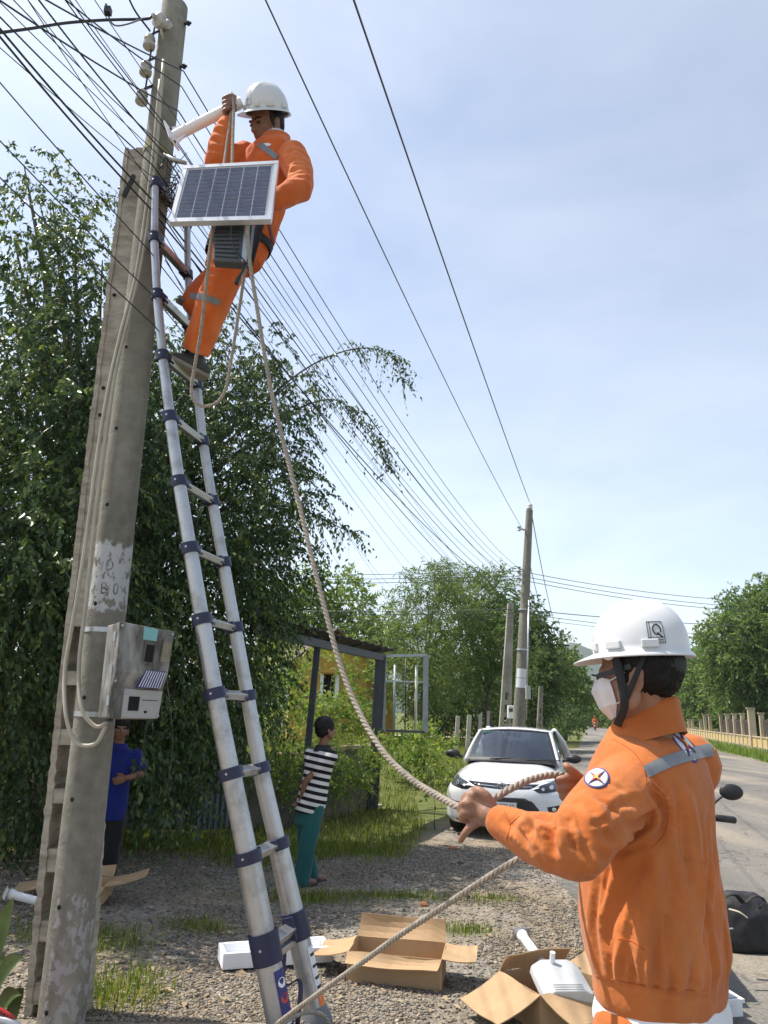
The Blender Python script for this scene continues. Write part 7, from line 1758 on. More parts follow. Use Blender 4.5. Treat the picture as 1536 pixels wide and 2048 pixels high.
def striped():
    m = bpy.data.materials.new('black_white_stripes'); m.use_nodes = True; t = m.node_tree; N = t.nodes; K = t.links.new; b = N['Principled BSDF']; b.inputs['Roughness'].default_value = .85; b.inputs['Specular IOR Level'].default_value = .2
    tcn = N.new('ShaderNodeTexCoord'); mpn = N.new('ShaderNodeMapping'); mpn.inputs['Rotation'].default_value = (R(4), R(-10), 0); K(tcn.outputs['Object'], mpn.inputs['Vector']); sp = N.new('ShaderNodeSeparateXYZ'); K(mpn.outputs['Vector'], sp.inputs['Vector'])
    a = N.new('ShaderNodeMath'); a.operation = 'MULTIPLY'; a.inputs[1].default_value = 1 / .062; K(sp.outputs['Z'], a.inputs[0]); fr_ = N.new('ShaderNodeMath'); fr_.operation = 'FRACT'; K(a.outputs[0], fr_.inputs[0])
    g = N.new('ShaderNodeMath'); g.operation = 'GREATER_THAN'; g.inputs[1].default_value = .5; K(fr_.outputs[0], g.inputs[0])
    mx = N.new('ShaderNodeMixRGB'); mx.inputs['Color1'].default_value = (.012, .012, .016, 1); mx.inputs['Color2'].default_value = (.62, .62, .60, 1); K(g.outputs[0], mx.inputs['Fac']); K(mx.outputs[0], b.inputs['Base Color']); return m
sF = vx(.72, .69, 0).normalized(); sL = vx(-.69, .72, 0).normalized()
spel = P(621, 1612, sy + .02); snb = P(645, 1496, sy + .02)
q_, so_, bs_ = bystander(sb, P(652, 1459, sy + .02), vx(.80, .60, .05), snb, spel, snb.lerp(spel, .14) + sL * .15, snb.lerp(spel, .14) - sL * .14, P(628, 1565, sy + .22), P(612, 1563, sy - .06), P(606, 1590, sy + .12), P(604, 1592, sy - .03),
    [spel + sL * .075, spel - sL * .075], [P(612, 1690, sy + .10), P(615, 1690, sy - .05)], [P(622, 1752, sy + .14), P(602, 1764, sy - .02)], sL, sF, .90, M_skind, striped(), cloth('teal_cotton', (.018, .10, .098)), [(P(606, 1590, sy + .12), vx(-.1, -.5, -.6), vx(-.7, 0, .2), vx(0, -.6, .6), .5), (P(604, 1592, sy - .03), vx(-.25, .3, -.5), vx(-.7, 0, 0), vx(0, .5, .7), .4)], .52)
MB().rings([[snb + vx(0, 0, h_) + sL * (r_ * math.sin(2 * math.pi * k / 20)) + sF * (r_ * math.cos(2 * math.pi * k / 20) + .008) for k in range(20)] for h_, r_ in ((-.03, .082), (.0, .068), (.028, .060), (.028, .066), (.0, .076), (-.03, .092))], caps=False).build('shirt_collar', M_web, so_, smooth=True)
for a_ in (P(622, 1752, sy + .14), P(602, 1764, sy - .02)):
    z = gh(a_.x, a_.y); hl = vx(a_.x, a_.y, z) - sF * .05; sd = MB(); sd.chain([hl + vx(0, 0, .045), hl + sF * .10 + vx(0, 0, .04), hl + sF * .19 + vx(0, 0, .025)], [.036, .038, .03], 10); sd.chain([a_, hl + vx(0, 0, .05)], [.036, .036], 10); o, _ = garment(sd, 'foot', M_skind, sb, .008, 0, 1)
    bevel(MB().box(hl + sF * .075 + vx(0, 0, .010), (.085, .27, .020), (vx(sF.y, -sF.x, 0), sF, vx(0, 0, 1))).build('sandal', M_shoe, sb), .008); MB().tube(spline([hl + sF * .12 + vx(sF.y, -sF.x, 0) * .042 + vx(0, 0, .02), hl + sF * .10 + vx(0, 0, .085), hl + sF * .12 - vx(sF.y, -sF.x, 0) * .042 + vx(0, 0, .02)], 4), [(.014, .004)] * 9, 8).build('sandal_strap', M_shoe, sb)

# ------------------------------------------------------------------ boy in blue behind the pole
g1 = G(208, 1782); by = g1.y
bb_ = person(g1, 'boy in a blue polo shirt, hand on hip, peering from behind the round pole')
bF = vx(.30, -.95, 0).normalized(); bL = vx(.95, .30, 0).normalized()
bpel = P(216, 1625, by); bnb = P(238, 1492, by)
M_blue = cloth('royal_blue_polo', (.009, .018, .15))
q_, so2, bs2 = bystander(bb_, P(241, 1455, by - .02), vx(.45, -.88, -.1), bnb, bpel, bnb.lerp(bpel, .15) + bL * .15, bnb.lerp(bpel, .15) - bL * .15, P(287, 1548, by - .02), P(190, 1560, by), P(252, 1556, by - .16), P(180, 1620, by - .05),
    [bpel + bL * .075, bpel - bL * .075], [P(222, 1700, by - .02), P(198, 1700, by - .02)], [P(212, 1768, by), P(192, 1770, by)], bL, bF, .90, M_skind, M_blue, cloth('black_trousers', (.012, .012, .014)), [(P(252, 1556, by - .16), vx(-.6, 0, -.2), vx(0, 1, 0), vx(0, 0, 1), .4), (P(180, 1620, by - .05), vx(0, 0, -1), vx(1, 0, 0), vx(0, -1, 0), .3)], .62)
MB().rings([[bnb + vx(0, 0, h_) + bL * (r_ * math.sin(2 * math.pi * k / 20)) + bF * (r_ * math.cos(2 * math.pi * k / 20) + .008) for k in range(20)] for h_, r_ in ((-.03, .080), (.0, .066), (.022, .060), (.022, .066), (.0, .074), (-.03, .09))], caps=False).build('shirt_collar', M_blue, so2, smooth=True)
h, nrm = from_px(bs2, 243, 1517)
if h is not None:
    bg2 = drape(bs2, circle(.026, 16), h, vx(1, 0, 0), vx(0, 0, 1), (h - cO).normalized(), .003, 3, .3).build('chest_badge', M_bdg, so2, smooth=True); drape(bs2, circle(.014, 12), h, vx(1, 0, 0), vx(0, 0, 1), (h - cO).normalized(), .005, 3, .3).build('badge_centre', M_bdr, bg2, smooth=True)
for a_ in (P(212, 1768, by), P(192, 1770, by)): shoe(bb_, vx(a_.x, a_.y, gh(a_.x, a_.y)) - bF * .04, vx(a_.x, a_.y, gh(a_.x, a_.y)) + bF * .17, a_ - vx(0, 0, .03), .9)
# ================================================================== solar lamp, lamp arm, ropes
def quad_fn(q): return lambda u, v, o=0.0, n=None: q[0].lerp(q[1], u).lerp(q[3].lerp(q[2], u), v) + (n or vx(0, 0, 0)) * o
PQ = [P(370, 335, 3.16), P(555, 325, 3.16), P(540, 438, 3.07), P(341, 443, 3.07)]
pn_ = (PQ[1] - PQ[0]).cross(PQ[3] - PQ[0]).normalized(); pn_ = pn_ if pn_.dot(cO - PQ[0]) > 0 else -pn_
pf = quad_fn(PQ)
def pan(u0, v0, u1, v1, o0, o1, name, m, par, fn=pf, n=pn_):
    A = [fn(u, v) + n * o0 for u, v in ((u0, v0), (u1, v0), (u1, v1), (u0, v1))]; Bq = [fn(u, v) + n * o1 for u, v in ((u0, v0), (u1, v0), (u1, v1), (u0, v1))]
    return MB().add(A + Bq, [(3, 2, 1, 0), (4, 5, 6, 7), (0, 1, 5, 4), (1, 2, 6, 5), (2, 3, 7, 6), (3, 0, 4, 7)]).build(name, m, par)
sl = empty('solar_street_light', pf(.5, 1), label='solar street light with panel over a grey lamp box, hanging before the ladder worker', cat='solar light')
M_frame = mat('panel_aluminium', (.62, .63, .65), .38, metal=.6); M_cell = mat('silicon_cell', (.050, .060, .105), .16, var=.25, scale=18, spec=.6, coat=.4); M_back = mat('white_backsheet', (.60, .61, .64), .3)
fm = pan(0, 0, 1, 1, -.018, 0, 'backsheet', M_back, sl)
for a in ((-.012, -.02, 1.012, .035), (-.012, .955, 1.012, 1.02)): pan(*a, -.024, .006, 'frame_bar', M_frame, sl)
for a in ((-.012, .035, .03, .955), (.97, .035, 1.012, .955)): pan(*a, -.024, .0055, 'frame_bar', M_frame, sl)
for i in range(6):
    for j in range(12):
        u = .052 + i * .150; v = .060 + j * .0742
        pan(u, v, u + .138, v + .0620, .0005, .0022, 'cell', M_cell, sl)
BQ2 = [P(428, 438, 3.15), P(506, 434, 3.15), P(497, 525, 3.13), P(425, 520, 3.13)]; bn2 = (BQ2[1] - BQ2[0]).cross(BQ2[3] - BQ2[0]).normalized(); bn2 = bn2 if bn2.dot(cO - BQ2[0]) > 0 else -bn2; bf = quad_fn(BQ2)
M_lamp = mat('grey_lamp_casting', (.085, .092, .10), .5, metal=.4)
bevel(pan(0, 0, 1, 1, -.06, 0, 'lamp_box', M_lamp, sl, bf, bn2), .008)
for k in range(9): pan(.05, .12 + k * .095, .70, .12 + k * .095 + .035, .0, .007, 'cooling_rib', M_lamp, sl, bf, bn2)
pan(.82, -.05, .95, 1.02, .0, .016, 'bracket_bar', M_galv, sl, bf, bn2)
MB().tube(spline([P(470, 438, 3.11), P(462, 465, 3.09), P(470, 500, 3.08), P(488, 520, 3.10), P(492, 532, 3.14)], 6), .0035, 6).build('cable', M_black, sl, smooth=True)
MB().tube(spline([P(494, 525, 3.13), P(480, 552, 3.14), P(472, 568, 3.14)], 5), [(.006, .006)] * 6 + [(.012, .01)] * 5, 8).build('cable_plug', M_black, sl, smooth=True)
# white lamp arm in his right hand
la = empty('lamp_arm', P(345, 272, 3.50), label='white steel lamp arm held up by the worker against the pole', cat='lamp arm')
a0_, a1_ = P(350, 272, 3.50), P(484, 204, 3.41); d = (a1_ - a0_).normalized(); x, y, z = frame(d)
MB().tube([a0_, a1_], .030, 20).build('tube', M_white, la, auto=40)
MB().lathe([(.033, -.012), (.033, .012)], a1_ - d * .03, (x, y, d), 20).lathe([(.024, .0), (.024, .002)], a1_, (x, y, d), 20).build('end_sleeve', M_white, la, auto=40)
bevel(MB().box(P(343, 272, 3.50), (.012, .11, .13), (d, x, y)).build('flange', M_white, la), .006)
for s_ in (-1, 1):
    MB().prism([a0_ + y * (.03 * s_) , a0_ + y * (.062 * s_), a0_ + d * .07 + y * (.03 * s_)], x * .008).build('gusset', M_white, la)
    MB().tube([P(343, 272, 3.50) + y * .048 * s_ - d * .012, P(343, 272, 3.50) + y * .048 * s_ + d * .012], .008, 8).build('bolt_hole', M_hole, la)
# --- ropes
M_rope = mat('pale_hemp_rope', (.32, .275, .225), .9, var=.22, scale=60, bump=.5, bscale=300)
def rope_obj(keys, R0, label, name='rope', pitch=None, caps=True):
    pts = spline(keys, 14); L_ = [0]
    for a, b in zip(pts, pts[1:]): L_.append(L_[-1] + (b - a).length)
    n = int(L_[-1] / (R0 * .75)); cs = []; j = 0
    for i in range(n + 1):
        t = L_[-1] * i / n
        while j < len(L_) - 2 and L_[j + 1] < t: j += 1
        cs.append(pts[j].lerp(pts[j + 1], (t - L_[j]) / max(1e-9, L_[j + 1] - L_[j])))
    px = None; fr_ = []
    for i, c in enumerate(cs):
        d = (cs[min(i + 1, n)] - cs[max(i - 1, 0)]).normalized()
        if px is None: x, y, d = frame(d)
        else: x = (px - d * px.dot(d)).normalized(); y = x.cross(d)
        px = x; fr_.append((x, y))
    mb = MB(); pitch = pitch or R0 * 6.5; step = L_[-1] / n
    for s in range(3):
        mb.tube([c + (x * math.cos(2 * math.pi * (i * step / pitch + s / 3)) + y * math.sin(2 * math.pi * (i * step / pitch + s / 3))) * (R0 * .52) for i, (c, (x, y)) in enumerate(zip(cs, fr_))], R0 * .56, 7)
    return tag(mb.build(name, M_rope, smooth=True), label, 'rope')
rp_keys = [P(494, 452, 3.10), P(499, 520, 3.08), P(513, 610, 3.04), P(538, 760, 2.98), P(568, 890, 2.92), P(596, 1000, 2.86), P(622, 1110, 2.79), P(650, 1220, 2.70), P(682, 1335, 2.60), P(722, 1432, 2.48), P(770, 1508, 2.35), P(822, 1558, 2.20), P(872, 1590, 2.06), P(908, 1610, 1.96), P(932, 1617, 1.925),
           P(962, 1608, 1.93), P(992, 1594, 1.95), P(1022, 1577, 1.98), P(1058, 1560, 2.02), P(1095, 1551, 2.07), P(1128, 1551, 2.105), P(1158, 1566, 2.125), P(1166, 1610, 2.14), P(1140, 1660, 2.16), P(1090, 1695, 2.19), P(1030, 1722, 2.24), P(960, 1765, 2.34), P(880, 1818, 2.48), P(800, 1870, 2.65), P(720, 1928, 2.85), P(640, 1985, 3.05), P(570, 2036, 3.22), P(525, 2075, 3.3),
           P(500, 2130, 3.42), vx(-.62, 3.62, gh(-.62, 3.62) + .02), vx(-.35, 3.72, gh(-.35, 3.72) + .02)]
rope_obj(rp_keys, .0092, 'long thick rope from the solar light through the gloveless hands of the masked worker')
rope_obj([P(462, 188, 3.36), P(467, 215, 3.34), P(466, 260, 3.30), P(464, 332, 3.20)], .0082, 'short rope end hanging from the raised fist to the solar panel')
rope_obj([P(446, 340, 3.22), P(452, 300, 3.30), P(460, 240, 3.36), P(463, 200, 3.372)], .0078, 'second short rope strand from the raised fist to the panel edge')
rope_obj([P(428, 436, 3.13), P(420, 500, 3.16), P(411, 580, 3.22), P(402, 660, 3.30), P(390, 730, 3.36), P(383, 775, 3.38), P(388, 802, 3.38), P(410, 813, 3.37), P(436, 803, 3.36), P(452, 775, 3.34), P(464, 710, 3.31), P(475, 640, 3.27), P(485, 575, 3.22), P(491, 530, 3.16)], .0082, 'slack loop of rope hanging below the solar light beside the legs')
rope_obj([P(560, 2050, 3.50), P(590, 2032, 3.60), P(620, 2024, 3.70), P(645, 2030, 3.80), P(660, 2052, 3.82), vx(-.18, 3.85, gh(-.18, 3.85) + .015), vx(-.25, 3.5, gh(-.25, 3.5) + .015)], .0092, 'bight of rope lying round the ladder foot')

# ================================================================== boxes and things on the ground
def cardboard():
    m = mat('brown_cardboard', (.40, .265, .145), .85, var=.10, scale=7, bump=.12, bscale=120); return m
M_card = cardboard(); M_cardi = mat('inner_cardboard', (.36, .235, .13), .9, var=.08, scale=60, stretch=(1, 1, .02))
def carton(center, yaw, w, dp, h, flaps, label, name='cardboard_box'):
    """flaps: dict side -> (angle from vertical, length); 0 = straight up, 90 = flat out, >90 hanging"""
    z0 = gh(center.x, center.y) + .006; o = empty(name, vx(center.x, center.y, z0), yaw, label, 'cardboard box', 'opened cardboard boxes on the gravel'); t = .005
    L_ = lambda V, F, nm, m: meshobj(nm, V, F, m, o, local=True)
    def slab(c, sx, sy, sz, nm, m=M_card): mb = MB().box(c, (sx, sy, sz)); return mb.build(nm, m, o, local=True)
    slab((0, 0, t / 2), w, dp, t, 'base'); slab((-w / 2, 0, h / 2 + t), t, dp, h, 'side_panel'); slab((w / 2, 0, h / 2 + t), t, dp, h, 'side_panel'); slab((0, -dp / 2, h / 2 + t), w - t * 1.2, t, h, 'side_panel'); slab((0, dp / 2, h / 2 + t), w - t * 1.2, t, h, 'side_panel')
    for s, (ang, ln, sk) in flaps.items():
        a = R(ang); out = {'f': vx(0, -1, 0), 'b': vx(0, 1, 0), 'l': vx(-1, 0, 0), 'r': vx(1, 0, 0)}[s]; along = vx(0, 0, 1).cross(out); half = (w if s in 'fb' else dp) / 2
        hb = out * ((dp if s in 'fb' else w) / 2) + vx(0, 0, h + t); dr_ = out * math.sin(a) + vx(0, 0, math.cos(a)); nn = along.cross(dr_).normalized(); rows = []
        for i in range(5):
            v = i / 4; bow = .012 * math.sin(math.pi * v); rows.append([hb + along * (half * u * (1 - .03 * v) + sk * v) + dr_ * (ln * v) + nn * (bow + .008 * math.sin(3 * u + v * 2)) for u in np.linspace(-1, 1, 7)])
        f = MB().grid(rows).build('flap', M_card, o, local=True); q = f.modifiers.new('s', 'SOLIDIFY'); q.thickness = t; q.offset = 0
    return o
c1 = (G(692, 1972) + G(882, 1990)) / 2; yv = math.atan2((G(882, 1990) - G(692, 1972)).y, (G(882, 1990) - G(692, 1972)).x); w1_ = (G(882, 1990) - G(692, 1972)).length
ctr = c1 + vx(-math.sin(yv), math.cos(yv), 0) * .17
carton(ctr, yv, w1_, .32, .15, {'b': (24, .125, 0), 'f': (122, .085, -.01), 'l': (104, .22, -.03), 'r': (92, .19, .0)}, 'opened cardboard box with crumpled clear film inside, beside the white foam tray')
M_film = mat('clear_film', (.85, .87, .9), .12, alpha=.35, spec=.8)
def film(c, r_, label, seed):
    mb = MB(); rr = np.random.default_rng(seed); rows = []
    for i in range(15): rows.append([c + vx((i / 14 - .5) * 2 * r_, (j / 11 - .5) * 1.2 * r_, max(.002, .028 * abs(noise.noise((i * .55, j * .6, seed * 1.3))) + .014 * rr.random())) for j in range(12)])
    return tag(mb.grid(rows).build('plastic_film', M_film), label, 'plastic film')
film(ctr + vx(-.01, .02, .05), .09, 'crumpled clear plastic film inside the opened cardboard box', 3)
c2 = G(1108, 2040); y2 = R(24)
carton(c2, y2, .42, .36, .17, {'b': (-35, .12, 0), 'l': (112, .27, .02), 'f': (112, .20, .03), 'r': (70, .20, 0)}, 'opened cardboard box holding a white street lamp, at the masked worker\'s feet')
# lamp lying in that box
def lamp(root_loc, label, arm0, arm1, head_c, hd, hs=1.0, head=True):
    o = empty('street_lamp', root_loc, label=label, cat='street lamp'); d = (arm1 - arm0).normalized(); x, y, z = frame(d)
    MB().tube([arm0, arm1], .026, 18).build('arm', M_white, o, auto=40)
    bevel(MB().box(arm1, (.012, .10, .07), (d, x, y)).build('wall_plate', M_galv, o), .004)
    MB().tube([arm1 - d * .02, arm1 - d * .06], [.034, .028], 16).build('arm_collar', M_white, o, auto=40)
    if head:
        hx_, hy_, hz_ = hd; b = MB(); prof = [(-.36, .80), (-.32, .98), (.0, 1.0), (.42, 1.0), (.48, .9)]
        rg = []
        for v, w in prof:
            rg.append([head_c + hy_ * (v * .30 * hs) + hx_ * (s_ * w * .125 * hs) + hz_ * (zz * hs) for s_, zz in ((-1, 0), (-.95, .032), (-.6, .055), (.6, .055), (.95, .032), (1, 0), (.9, -.012), (-.9, -.012))])
        hb = MB().rings(rg).build('lamp_head', mat('light_grey_casting', (.50, .51, .52), .45), o, auto=30); bevel(hb, .006)
        for k in range(3): MB().bar(head_c + hy_ * ((.33 + .055 * k) * .30 * hs) - hx_ * .07 * hs + hz_ * .054 * hs, head_c + hy_ * ((.33 + .055 * k) * .30 * hs) + hx_ * .07 * hs + hz_ * .054 * hs, .006, .008).build('rib', M_boxl, hb)
        MB().tube([head_c - hy_ * .075 * hs - hx_ * .02 + hz_ * .045, head_c - hy_ * .075 * hs - hx_ * .02 + hz_ * .115], .014, 12).build('sensor_post', M_white, hb, auto=40)
        bevel(MB().bar(arm0, head_c - hy_ * .12 * hs, .06, .03).build('knuckle', M_white, o), .006)
    return o
hcn = P(1120, 1968, 4.30); hy_ = (P(1136, 2012, 4.14) - P(1100, 1942, 4.42)).normalized(); hx_ = vx(1, .12, 0).normalized(); hz_ = hx_.cross(hy_).normalized(); hz_ = hz_ if hz_.z > 0 else -hz_
lamp(c2, 'white street lamp with arm lying across an opened cardboard box', P(1099, 1946, 4.42), P(1042, 1868, 4.85), hcn, (hx_, hy_, hz_), 1.08)
c3 = G(128, 1836); c3b = G(205, 1842)
carton(G(150, 1830), R(8), .42, .34, .11, {'l': (100, .24, .03), 'r': (80, .26, .05), 'f': (105, .12, 0), 'b': (65, .13, 0)}, 'opened cardboard box half hidden behind the two concrete poles')
lamp(G(60, 1830), 'white lamp arm sticking out behind the slotted post', P(110, 1812, 5.5), P(12, 1786, 5.35), None, None, 1, False)
# foam trays
def tray(fl, frp, dp, h, label, wall=.022):
    z = gh(fl.x, fl.y) + .01; o = empty('foam_tray', vx(fl.x, fl.y, z), math.atan2(frp.y - fl.y, frp.x - fl.x), label, 'foam tray'); w = (frp - fl).length
    for c, s in (((w / 2, dp / 2, .012), (w - .002, dp - .002, .024)), ((w / 2, wall / 2, h / 2), (w, wall, h)), ((w / 2, dp - wall / 2, h / 2), (w, wall, h)), ((wall / 2, dp / 2, h / 2 - .0005), (wall, dp - 2 * wall, h)), ((w - wall / 2, dp / 2, h / 2 - .0005), (wall, dp - 2 * wall, h)), ((w * .42, dp / 2, h * .38), (.05, dp - 2 * wall - .002, h * .7)), ((w * .75, dp / 2, h * .36), (.05, dp - 2 * wall - .002, h * .65))):
        bevel(MB().box(c, s).build('wall' if s[0] != w - .002 else 'base', M_white2, o, local=True), .004)
    return o
tray(G(443, 1955), G(664, 1938), .22, .085, 'long white foam packing tray lying behind the ladder foot')
ft_ = tray(G(1356, 2046), G(1488, 2043), .24, .10, 'white foam tray on the road beside the masked worker')
pp0 = empty('photovoltaic_module', G(1400, 2010), label='small solar panel with white frame resting on the foam tray', cat='solar panel'); zz = .118; a, b = G(1366, 2018, zz), G(1490, 2006, zz); dpv = vx(-.05, .20, .0)
MB().prism([a, b, b + dpv, a + dpv], (0, 0, .018)).build('frame', M_white, pp0); MB().prism([a.lerp(b, .06) + dpv * .1 + vx(0, 0, .0185), a.lerp(b, .94) + dpv * .1 + vx(0, 0, .0185), a.lerp(b, .94) + dpv * .9 + vx(0, 0, .0185), a.lerp(b, .06) + dpv * .9 + vx(0, 0, .0185)], (0, 0, .002)).build('cells', M_cell, pp0)
film(G(1490, 1998), .10, 'scrap of clear plastic film lying on the road by the foam tray', 8)
# black holdall
bgp = G(1492, 1918); bag = empty('holdall_bag', vx(bgp.x, bgp.y, 0), label='big slouching black holdall bag on the asphalt', cat='bag')
M_bag = mat('black_nylon', (.011, .011, .013), .7, col2=(.03, .03, .034), c2amt=.3, scale=9, bump=.25, bscale=60)
sb3 = MB(); w_ = .26
sb3.rings([[bgp + vx(.06 + x * (1 + .05 * math.sin(i * 2.0)), .14 + y, z) for x, y in [(a_ * math.cos(2 * math.pi * k / 24) * (abs(math.cos(2 * math.pi * k / 24)) ** -.35 if abs(math.cos(2 * math.pi * k / 24)) > .2 else 1.5) * .8, b_ * math.sin(2 * math.pi * k / 24)) for k in range(24)]] for i, (z, a_, b_) in enumerate(((.02, .24, .13), (.06, .27, .15), (.16, .27, .15), (.26, .24, .13), (.33, .19, .09), (.37, .12, .045)))])
garment(sb3, 'bag_body', M_bag, bag, .010, .014, 12, 8, 4, (1, 1, .7))
for pts in ([P(1440, 1830, 5.05), P(1448, 1797, 5.05), P(1470, 1790, 5.08), P(1486, 1806, 5.1)], [P(1490, 1806, 5.15), P(1510, 1792, 5.15), P(1528, 1800, 5.15), P(1520, 1816, 5.12)]):
    MB().tube(spline(pts, 6), [(.020, .006)] * 19, 8).build('handle', M_web, bag, smooth=True)
MB().tube(spline([P(1458, 1818, 4.93), P(1478, 1824, 4.9), P(1494, 1835, 4.9)], 5), [(.012, .004)] * 11, 8).build('cream_strap', mat('cream_webbing', (.42, .38, .28), .8), bag); MB().bar(P(1440, 1862, 4.86), P(1466, 1857, 4.86), .02, .006).build('grey_tape', M_grey, bag)
# scraps of brick and stone, sticks
M_brk = mat('orange_brick', (.42, .16, .075), .95, var=.2, scale=20, bump=.5, bscale=50)
for i, (x, y, s_, lb, m) in enumerate(((905, 1699, .05, 'flat orange brick shard lying on the gravel before the car', M_brk), (848, 1811, .045, 'orange brick shard on the lit gravel above the opened box', M_brk), (1205, 1756, .03, 'small brick chip at the edge of the asphalt', M_brk), (742, 1698, .04, 'pale stone lying in the shaded grass', M_post), (975, 1990, .06, 'grey broken stone beside the opened boxes', M_plin))):
    p = G(x, y); o = MB().rings([[vx(p.x + s_ * rx * math.cos(k * 1.047 + i) * (1 + .25 * math.sin(k * 2 + i)), p.y + s_ * .8 * rx * math.sin(k * 1.047 + i), gh(p.x, p.y) + z) for k in range(6)] for rx, z in ((.8, 0), (1, s_ * .25), (.75, s_ * .55))]).build('brick_shard' if m is M_brk else 'stone', m); tag(o, lb, 'brick' if m is M_brk else 'stone')
M_stick = mat('dry_stick', (.42, .33, .20), .9)
for i, (a, b, lb) in enumerate((((1110, 1914), (1152, 1914), 'pale dry stick lying near the asphalt edge'), ((1148, 1908), (1172, 1906), 'short dark twig beside the pale stick'), ((435, 1898), (465, 1906), 'dry stalk lying left of the foam tray'), ((318, 2010), (342, 2012), 'pale straw on the gravel near the pole'))):
    p, q = G(*a), G(*b); tag(MB().tube(spline([vx(p.x, p.y, gh(p.x, p.y) + .014), (p + q) / 2 + vx(0, .01, gh(p.x, p.y) + .018), vx(q.x, q.y, gh(q.x, q.y) + .014)], 3), .006, 6).build('dry_stick', M_stick), lb, 'stick')
lv = MB(); rr = np.random.default_rng(5)
for k in range(900):
    x, y = rr.uniform(-2.6, 1.4), rr.uniform(3.95, 8.0)
    if rr.random() > .35 + .6 * float(smooth(-.2, -1.6, x)): continue
    z = gh(x, y) + .012; a = rr.uniform(0, 6.28); s_ = rr.uniform(.012, .03); c, s2 = math.cos(a), math.sin(a); t = rr.uniform(0, .02)
    lv.add([(x - c * s_, y - s2 * s_, z), (x + s2 * s_ * .45, y - c * s_ * .45, z + t), (x + c * s_, y + s2 * s_, z + t * .6), (x - s2 * s_ * .45, y + c * s_ * .45, z + t * .3)], [(0, 1, 2), (0, 2, 3)])
tag(lv.build('fallen_leaves', mat('dry_leaf', (.24, .17, .08), .8, col2=(.34, .29, .19), c2amt=.5, scale=3)), 'dry fallen leaves scattered over the gravel under the fig tree', 'leaves', kind='stuff')

# ================================================================== motorbikes
def motorbike(loc, yaw, s, label, group=None, colour=None, simple=False):
    """nose at +y, wheels on z=0"""
    o = empty('motorbike', loc, yaw, label, 'motorbike', group); o.scale = (s, s, s)
    c = lambda mb, n, m, par=o, **k: mb.build(n, m, par, local=True, **k)
    Xw = (vx(0, 1, 0), vx(0, 0, 1), vx(1, 0, 0)); body_m = mat('motorbike_plastic_' + (colour[0] if colour else 'dark'), colour[1] if colour else (.03, .032, .036), .35, coat=.3)
    for yw in (.62, -.62):
        w = c(MB().lathe([(.22, -.035), (.28, -.04), (.30, 0), (.28, .04), (.22, .035)], (0, yw, .30), Xw, 24), 'wheel', M_tyre, auto=40); c(MB().lathe([(.03, -.03), (.215, -.012), (.225, 0), (.215, .012), (.03, .03)], (0, yw, .30), Xw, 20), 'rim', M_galv, w, auto=40)
    for sx in (-1, 1): c(MB().tube([(sx * .07, .62, .30), (sx * .07, .50, .72)], .022, 10), 'fork', M_galv, smooth=True); c(MB().tube([(sx * .09, -.62, .30), (sx * .09, -.48, .68)], .025, 10), 'shock', M_dark, smooth=True)
    c(MB().tube(spline([(0, .50, .95), (0, .42, .70), (0, .25, .42), (0, -.1, .38), (0, -.4, .52)], 5), [(.10, .09)] * 21, 12), 'body', body_m, smooth=True)
    c(MB().tube(spline([(0, -.05, .74), (0, -.35, .76), (0, -.72, .80)], 5), [(.12, .05)] * 11, 12), 'seat', M_blk, smooth=True); c(MB().tube(spline([(0, .05, .62), (0, -.35, .66), (0, -.78, .72)], 5), [(.10, .08)] * 10 + [(.04, .04)], 12), 'tail', body_m, smooth=True)
    c(MB().ell((0, .56, .92), (.13, .08, .11)), 'headlight_cowl', body_m, smooth=True); c(MB().ell((0, .625, .92), (.075, .03, .06)), 'headlight', M_chr, smooth=True)
    hbar = c(MB().tube(spline([(-.34, .34, .98), (-.2, .42, 1.0), (0, .46, .98), (.2, .42, 1.0), (.34, .34, .98)], 5), .013, 10), 'handlebar', M_dark, smooth=True)
    for sx in (-1, 1):
        c(MB().tube([(sx * .25, .39, .995), (sx * .37, .33, .98)], .019, 10), 'grip', M_blk, hbar, smooth=True)
        mr = c(MB().ell((sx * .34, .42, 1.13), (.062, .018, .042)), 'mirror', M_blk, smooth=True); c(MB().tube(spline([(sx * .22, .40, 1.0), (sx * .25, .42, 1.07), (sx * .31, .42, 1.12)], 4), .007, 6), 'mirror_stem', M_blk, mr, smooth=True)
    c(MB().tube(spline([(0, .86, .42), (0, .74, .60), (0, .52, .64)], 5), [(.06, .012)] * 11, 10), 'front_mudguard', body_m, smooth=True); c(MB().tube([(.12, -.1, .28), (.13, -.75, .36)], [.03, .045], 12), 'exhaust', M_galv, smooth=True); c(MB().ell((0, -.84, .72), (.07, .03, .04)), 'tail_light', M_red, smooth=True)
    c(MB().box((0, .05, .26), (.2, .34, .2)), 'engine', M_dark)
    return o
mby = 4.35; mp = P(1346, 1637, mby); motorbike(vx(mp.x, mp.y + .35, .012), R(172), 1.0, 'dark motorbike parked behind the masked worker, one mirror showing')
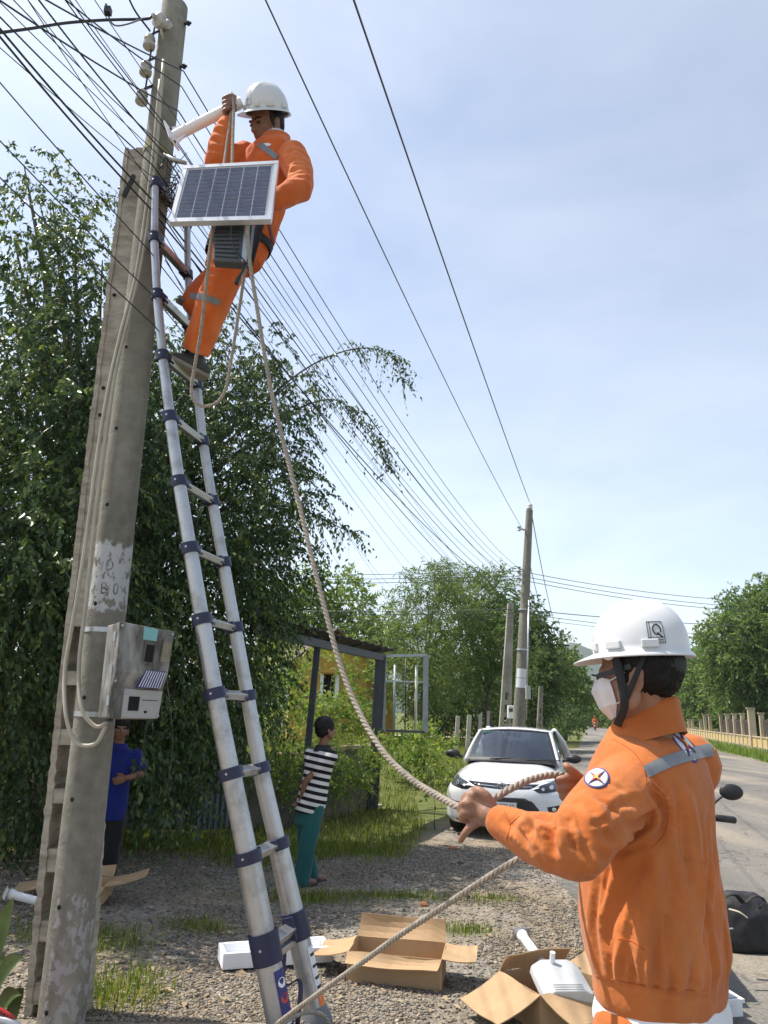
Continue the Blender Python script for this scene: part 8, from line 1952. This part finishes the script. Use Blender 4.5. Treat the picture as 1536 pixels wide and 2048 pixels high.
# rider coming up the road
rg_ = G(1190, 1453); rs_ = 1.0; ry = 92; rp = vx(P(1190, 1450, ry).x, ry, .01)
motorbike(rp, R(165), 1.0, 'small motorbike ridden towards the camera far along the road')
rd = person(rp, 'rider in orange far along the road on a motorbike'); b = MB(); rb = lambda x, y, z: rp + vx(x, y, z)
b.chain([rb(0, .25, .85), rb(0, .15, 1.2), rb(0, .12, 1.38)], [.15, .19, .12], 12); 
for sx in (-1, 1):
    b.chain([rb(sx * .17, .12, 1.33), rb(sx * .30, 0, 1.12), rb(sx * .32, -.28, 1.02)], [.065, .055, .045], 10); b.chain([rb(sx * .1, .25, .84), rb(sx * .17, -.15, .80), rb(sx * .15, -.05, .35)], [.09, .075, .06], 10)
skinmesh(b, rd, M_org2, .02, 3, 'overalls'); b = MB(); b.chain([rb(0, .12, 1.36), rb(0, .1, 1.5)], [.055, .06], 10); b.ell(rb(0, .08, 1.55), (.085, .1, .12)); skinmesh(b, rd, M_skind, .012, 2, 'body'); MB().ell(rb(0, .09, 1.60), (.13, .15, .12)).build('helmet', M_redp, rd, smooth=True)
# curved panel made up for an unidentified red thing by the pole, just inside the frame
rmg = empty('red_curved_panel', P(-40, 2046, 3.3), label='red curved panel edge with grey tube beside the slotted post', cat='fragment')
mo = MB().grid([[P(-60 + 90 * u, 1998 + 34 * u * u + 28 * v, 3.3 + .25 * v) for u in np.linspace(0, 1, 8)] for v in np.linspace(0, 1, 4)]).build('tray', mat('red_enamel', (.42, .02, .02), .35, coat=.3), rmg, smooth=True); mo.modifiers.new('s', 'SOLIDIFY').thickness = .012
MB().tube(spline([P(-60, 2036, 3.3), P(0, 2040, 3.3), P(30, 2052, 3.3), P(50, 2080, 3.3)], 5), .018, 10).build('trim_tube', M_galv, rmg, smooth=True)
MB().tube([P(-30, 2050, 3.4), vx(P(-30, 2050, 3.4).x, 3.4, 0.02)], .02, 8).build('leg', M_galv, rmg)

# ================================================================== air
hz = MB().box((0, 1150, 75.0), (5000, 2400, 152)).build('haze', None)
m = bpy.data.materials.new('thin_haze'); m.use_nodes = True; t = m.node_tree
for n in list(t.nodes):
    if n.type != 'OUTPUT_MATERIAL': t.nodes.remove(n)
pv = t.nodes.new('ShaderNodeVolumePrincipled'); pv.inputs['Color'].default_value = (.86, .92, 1, 1); pv.inputs['Density'].default_value = .00026; pv.inputs['Anisotropy'].default_value = 0.3
t.links.new(pv.outputs[0], t.nodes['Material Output'].inputs['Volume']); hz.data.materials.append(m); tag(hz, 'thin pale haze in the air over the road and hills', 'haze', kind='stuff')
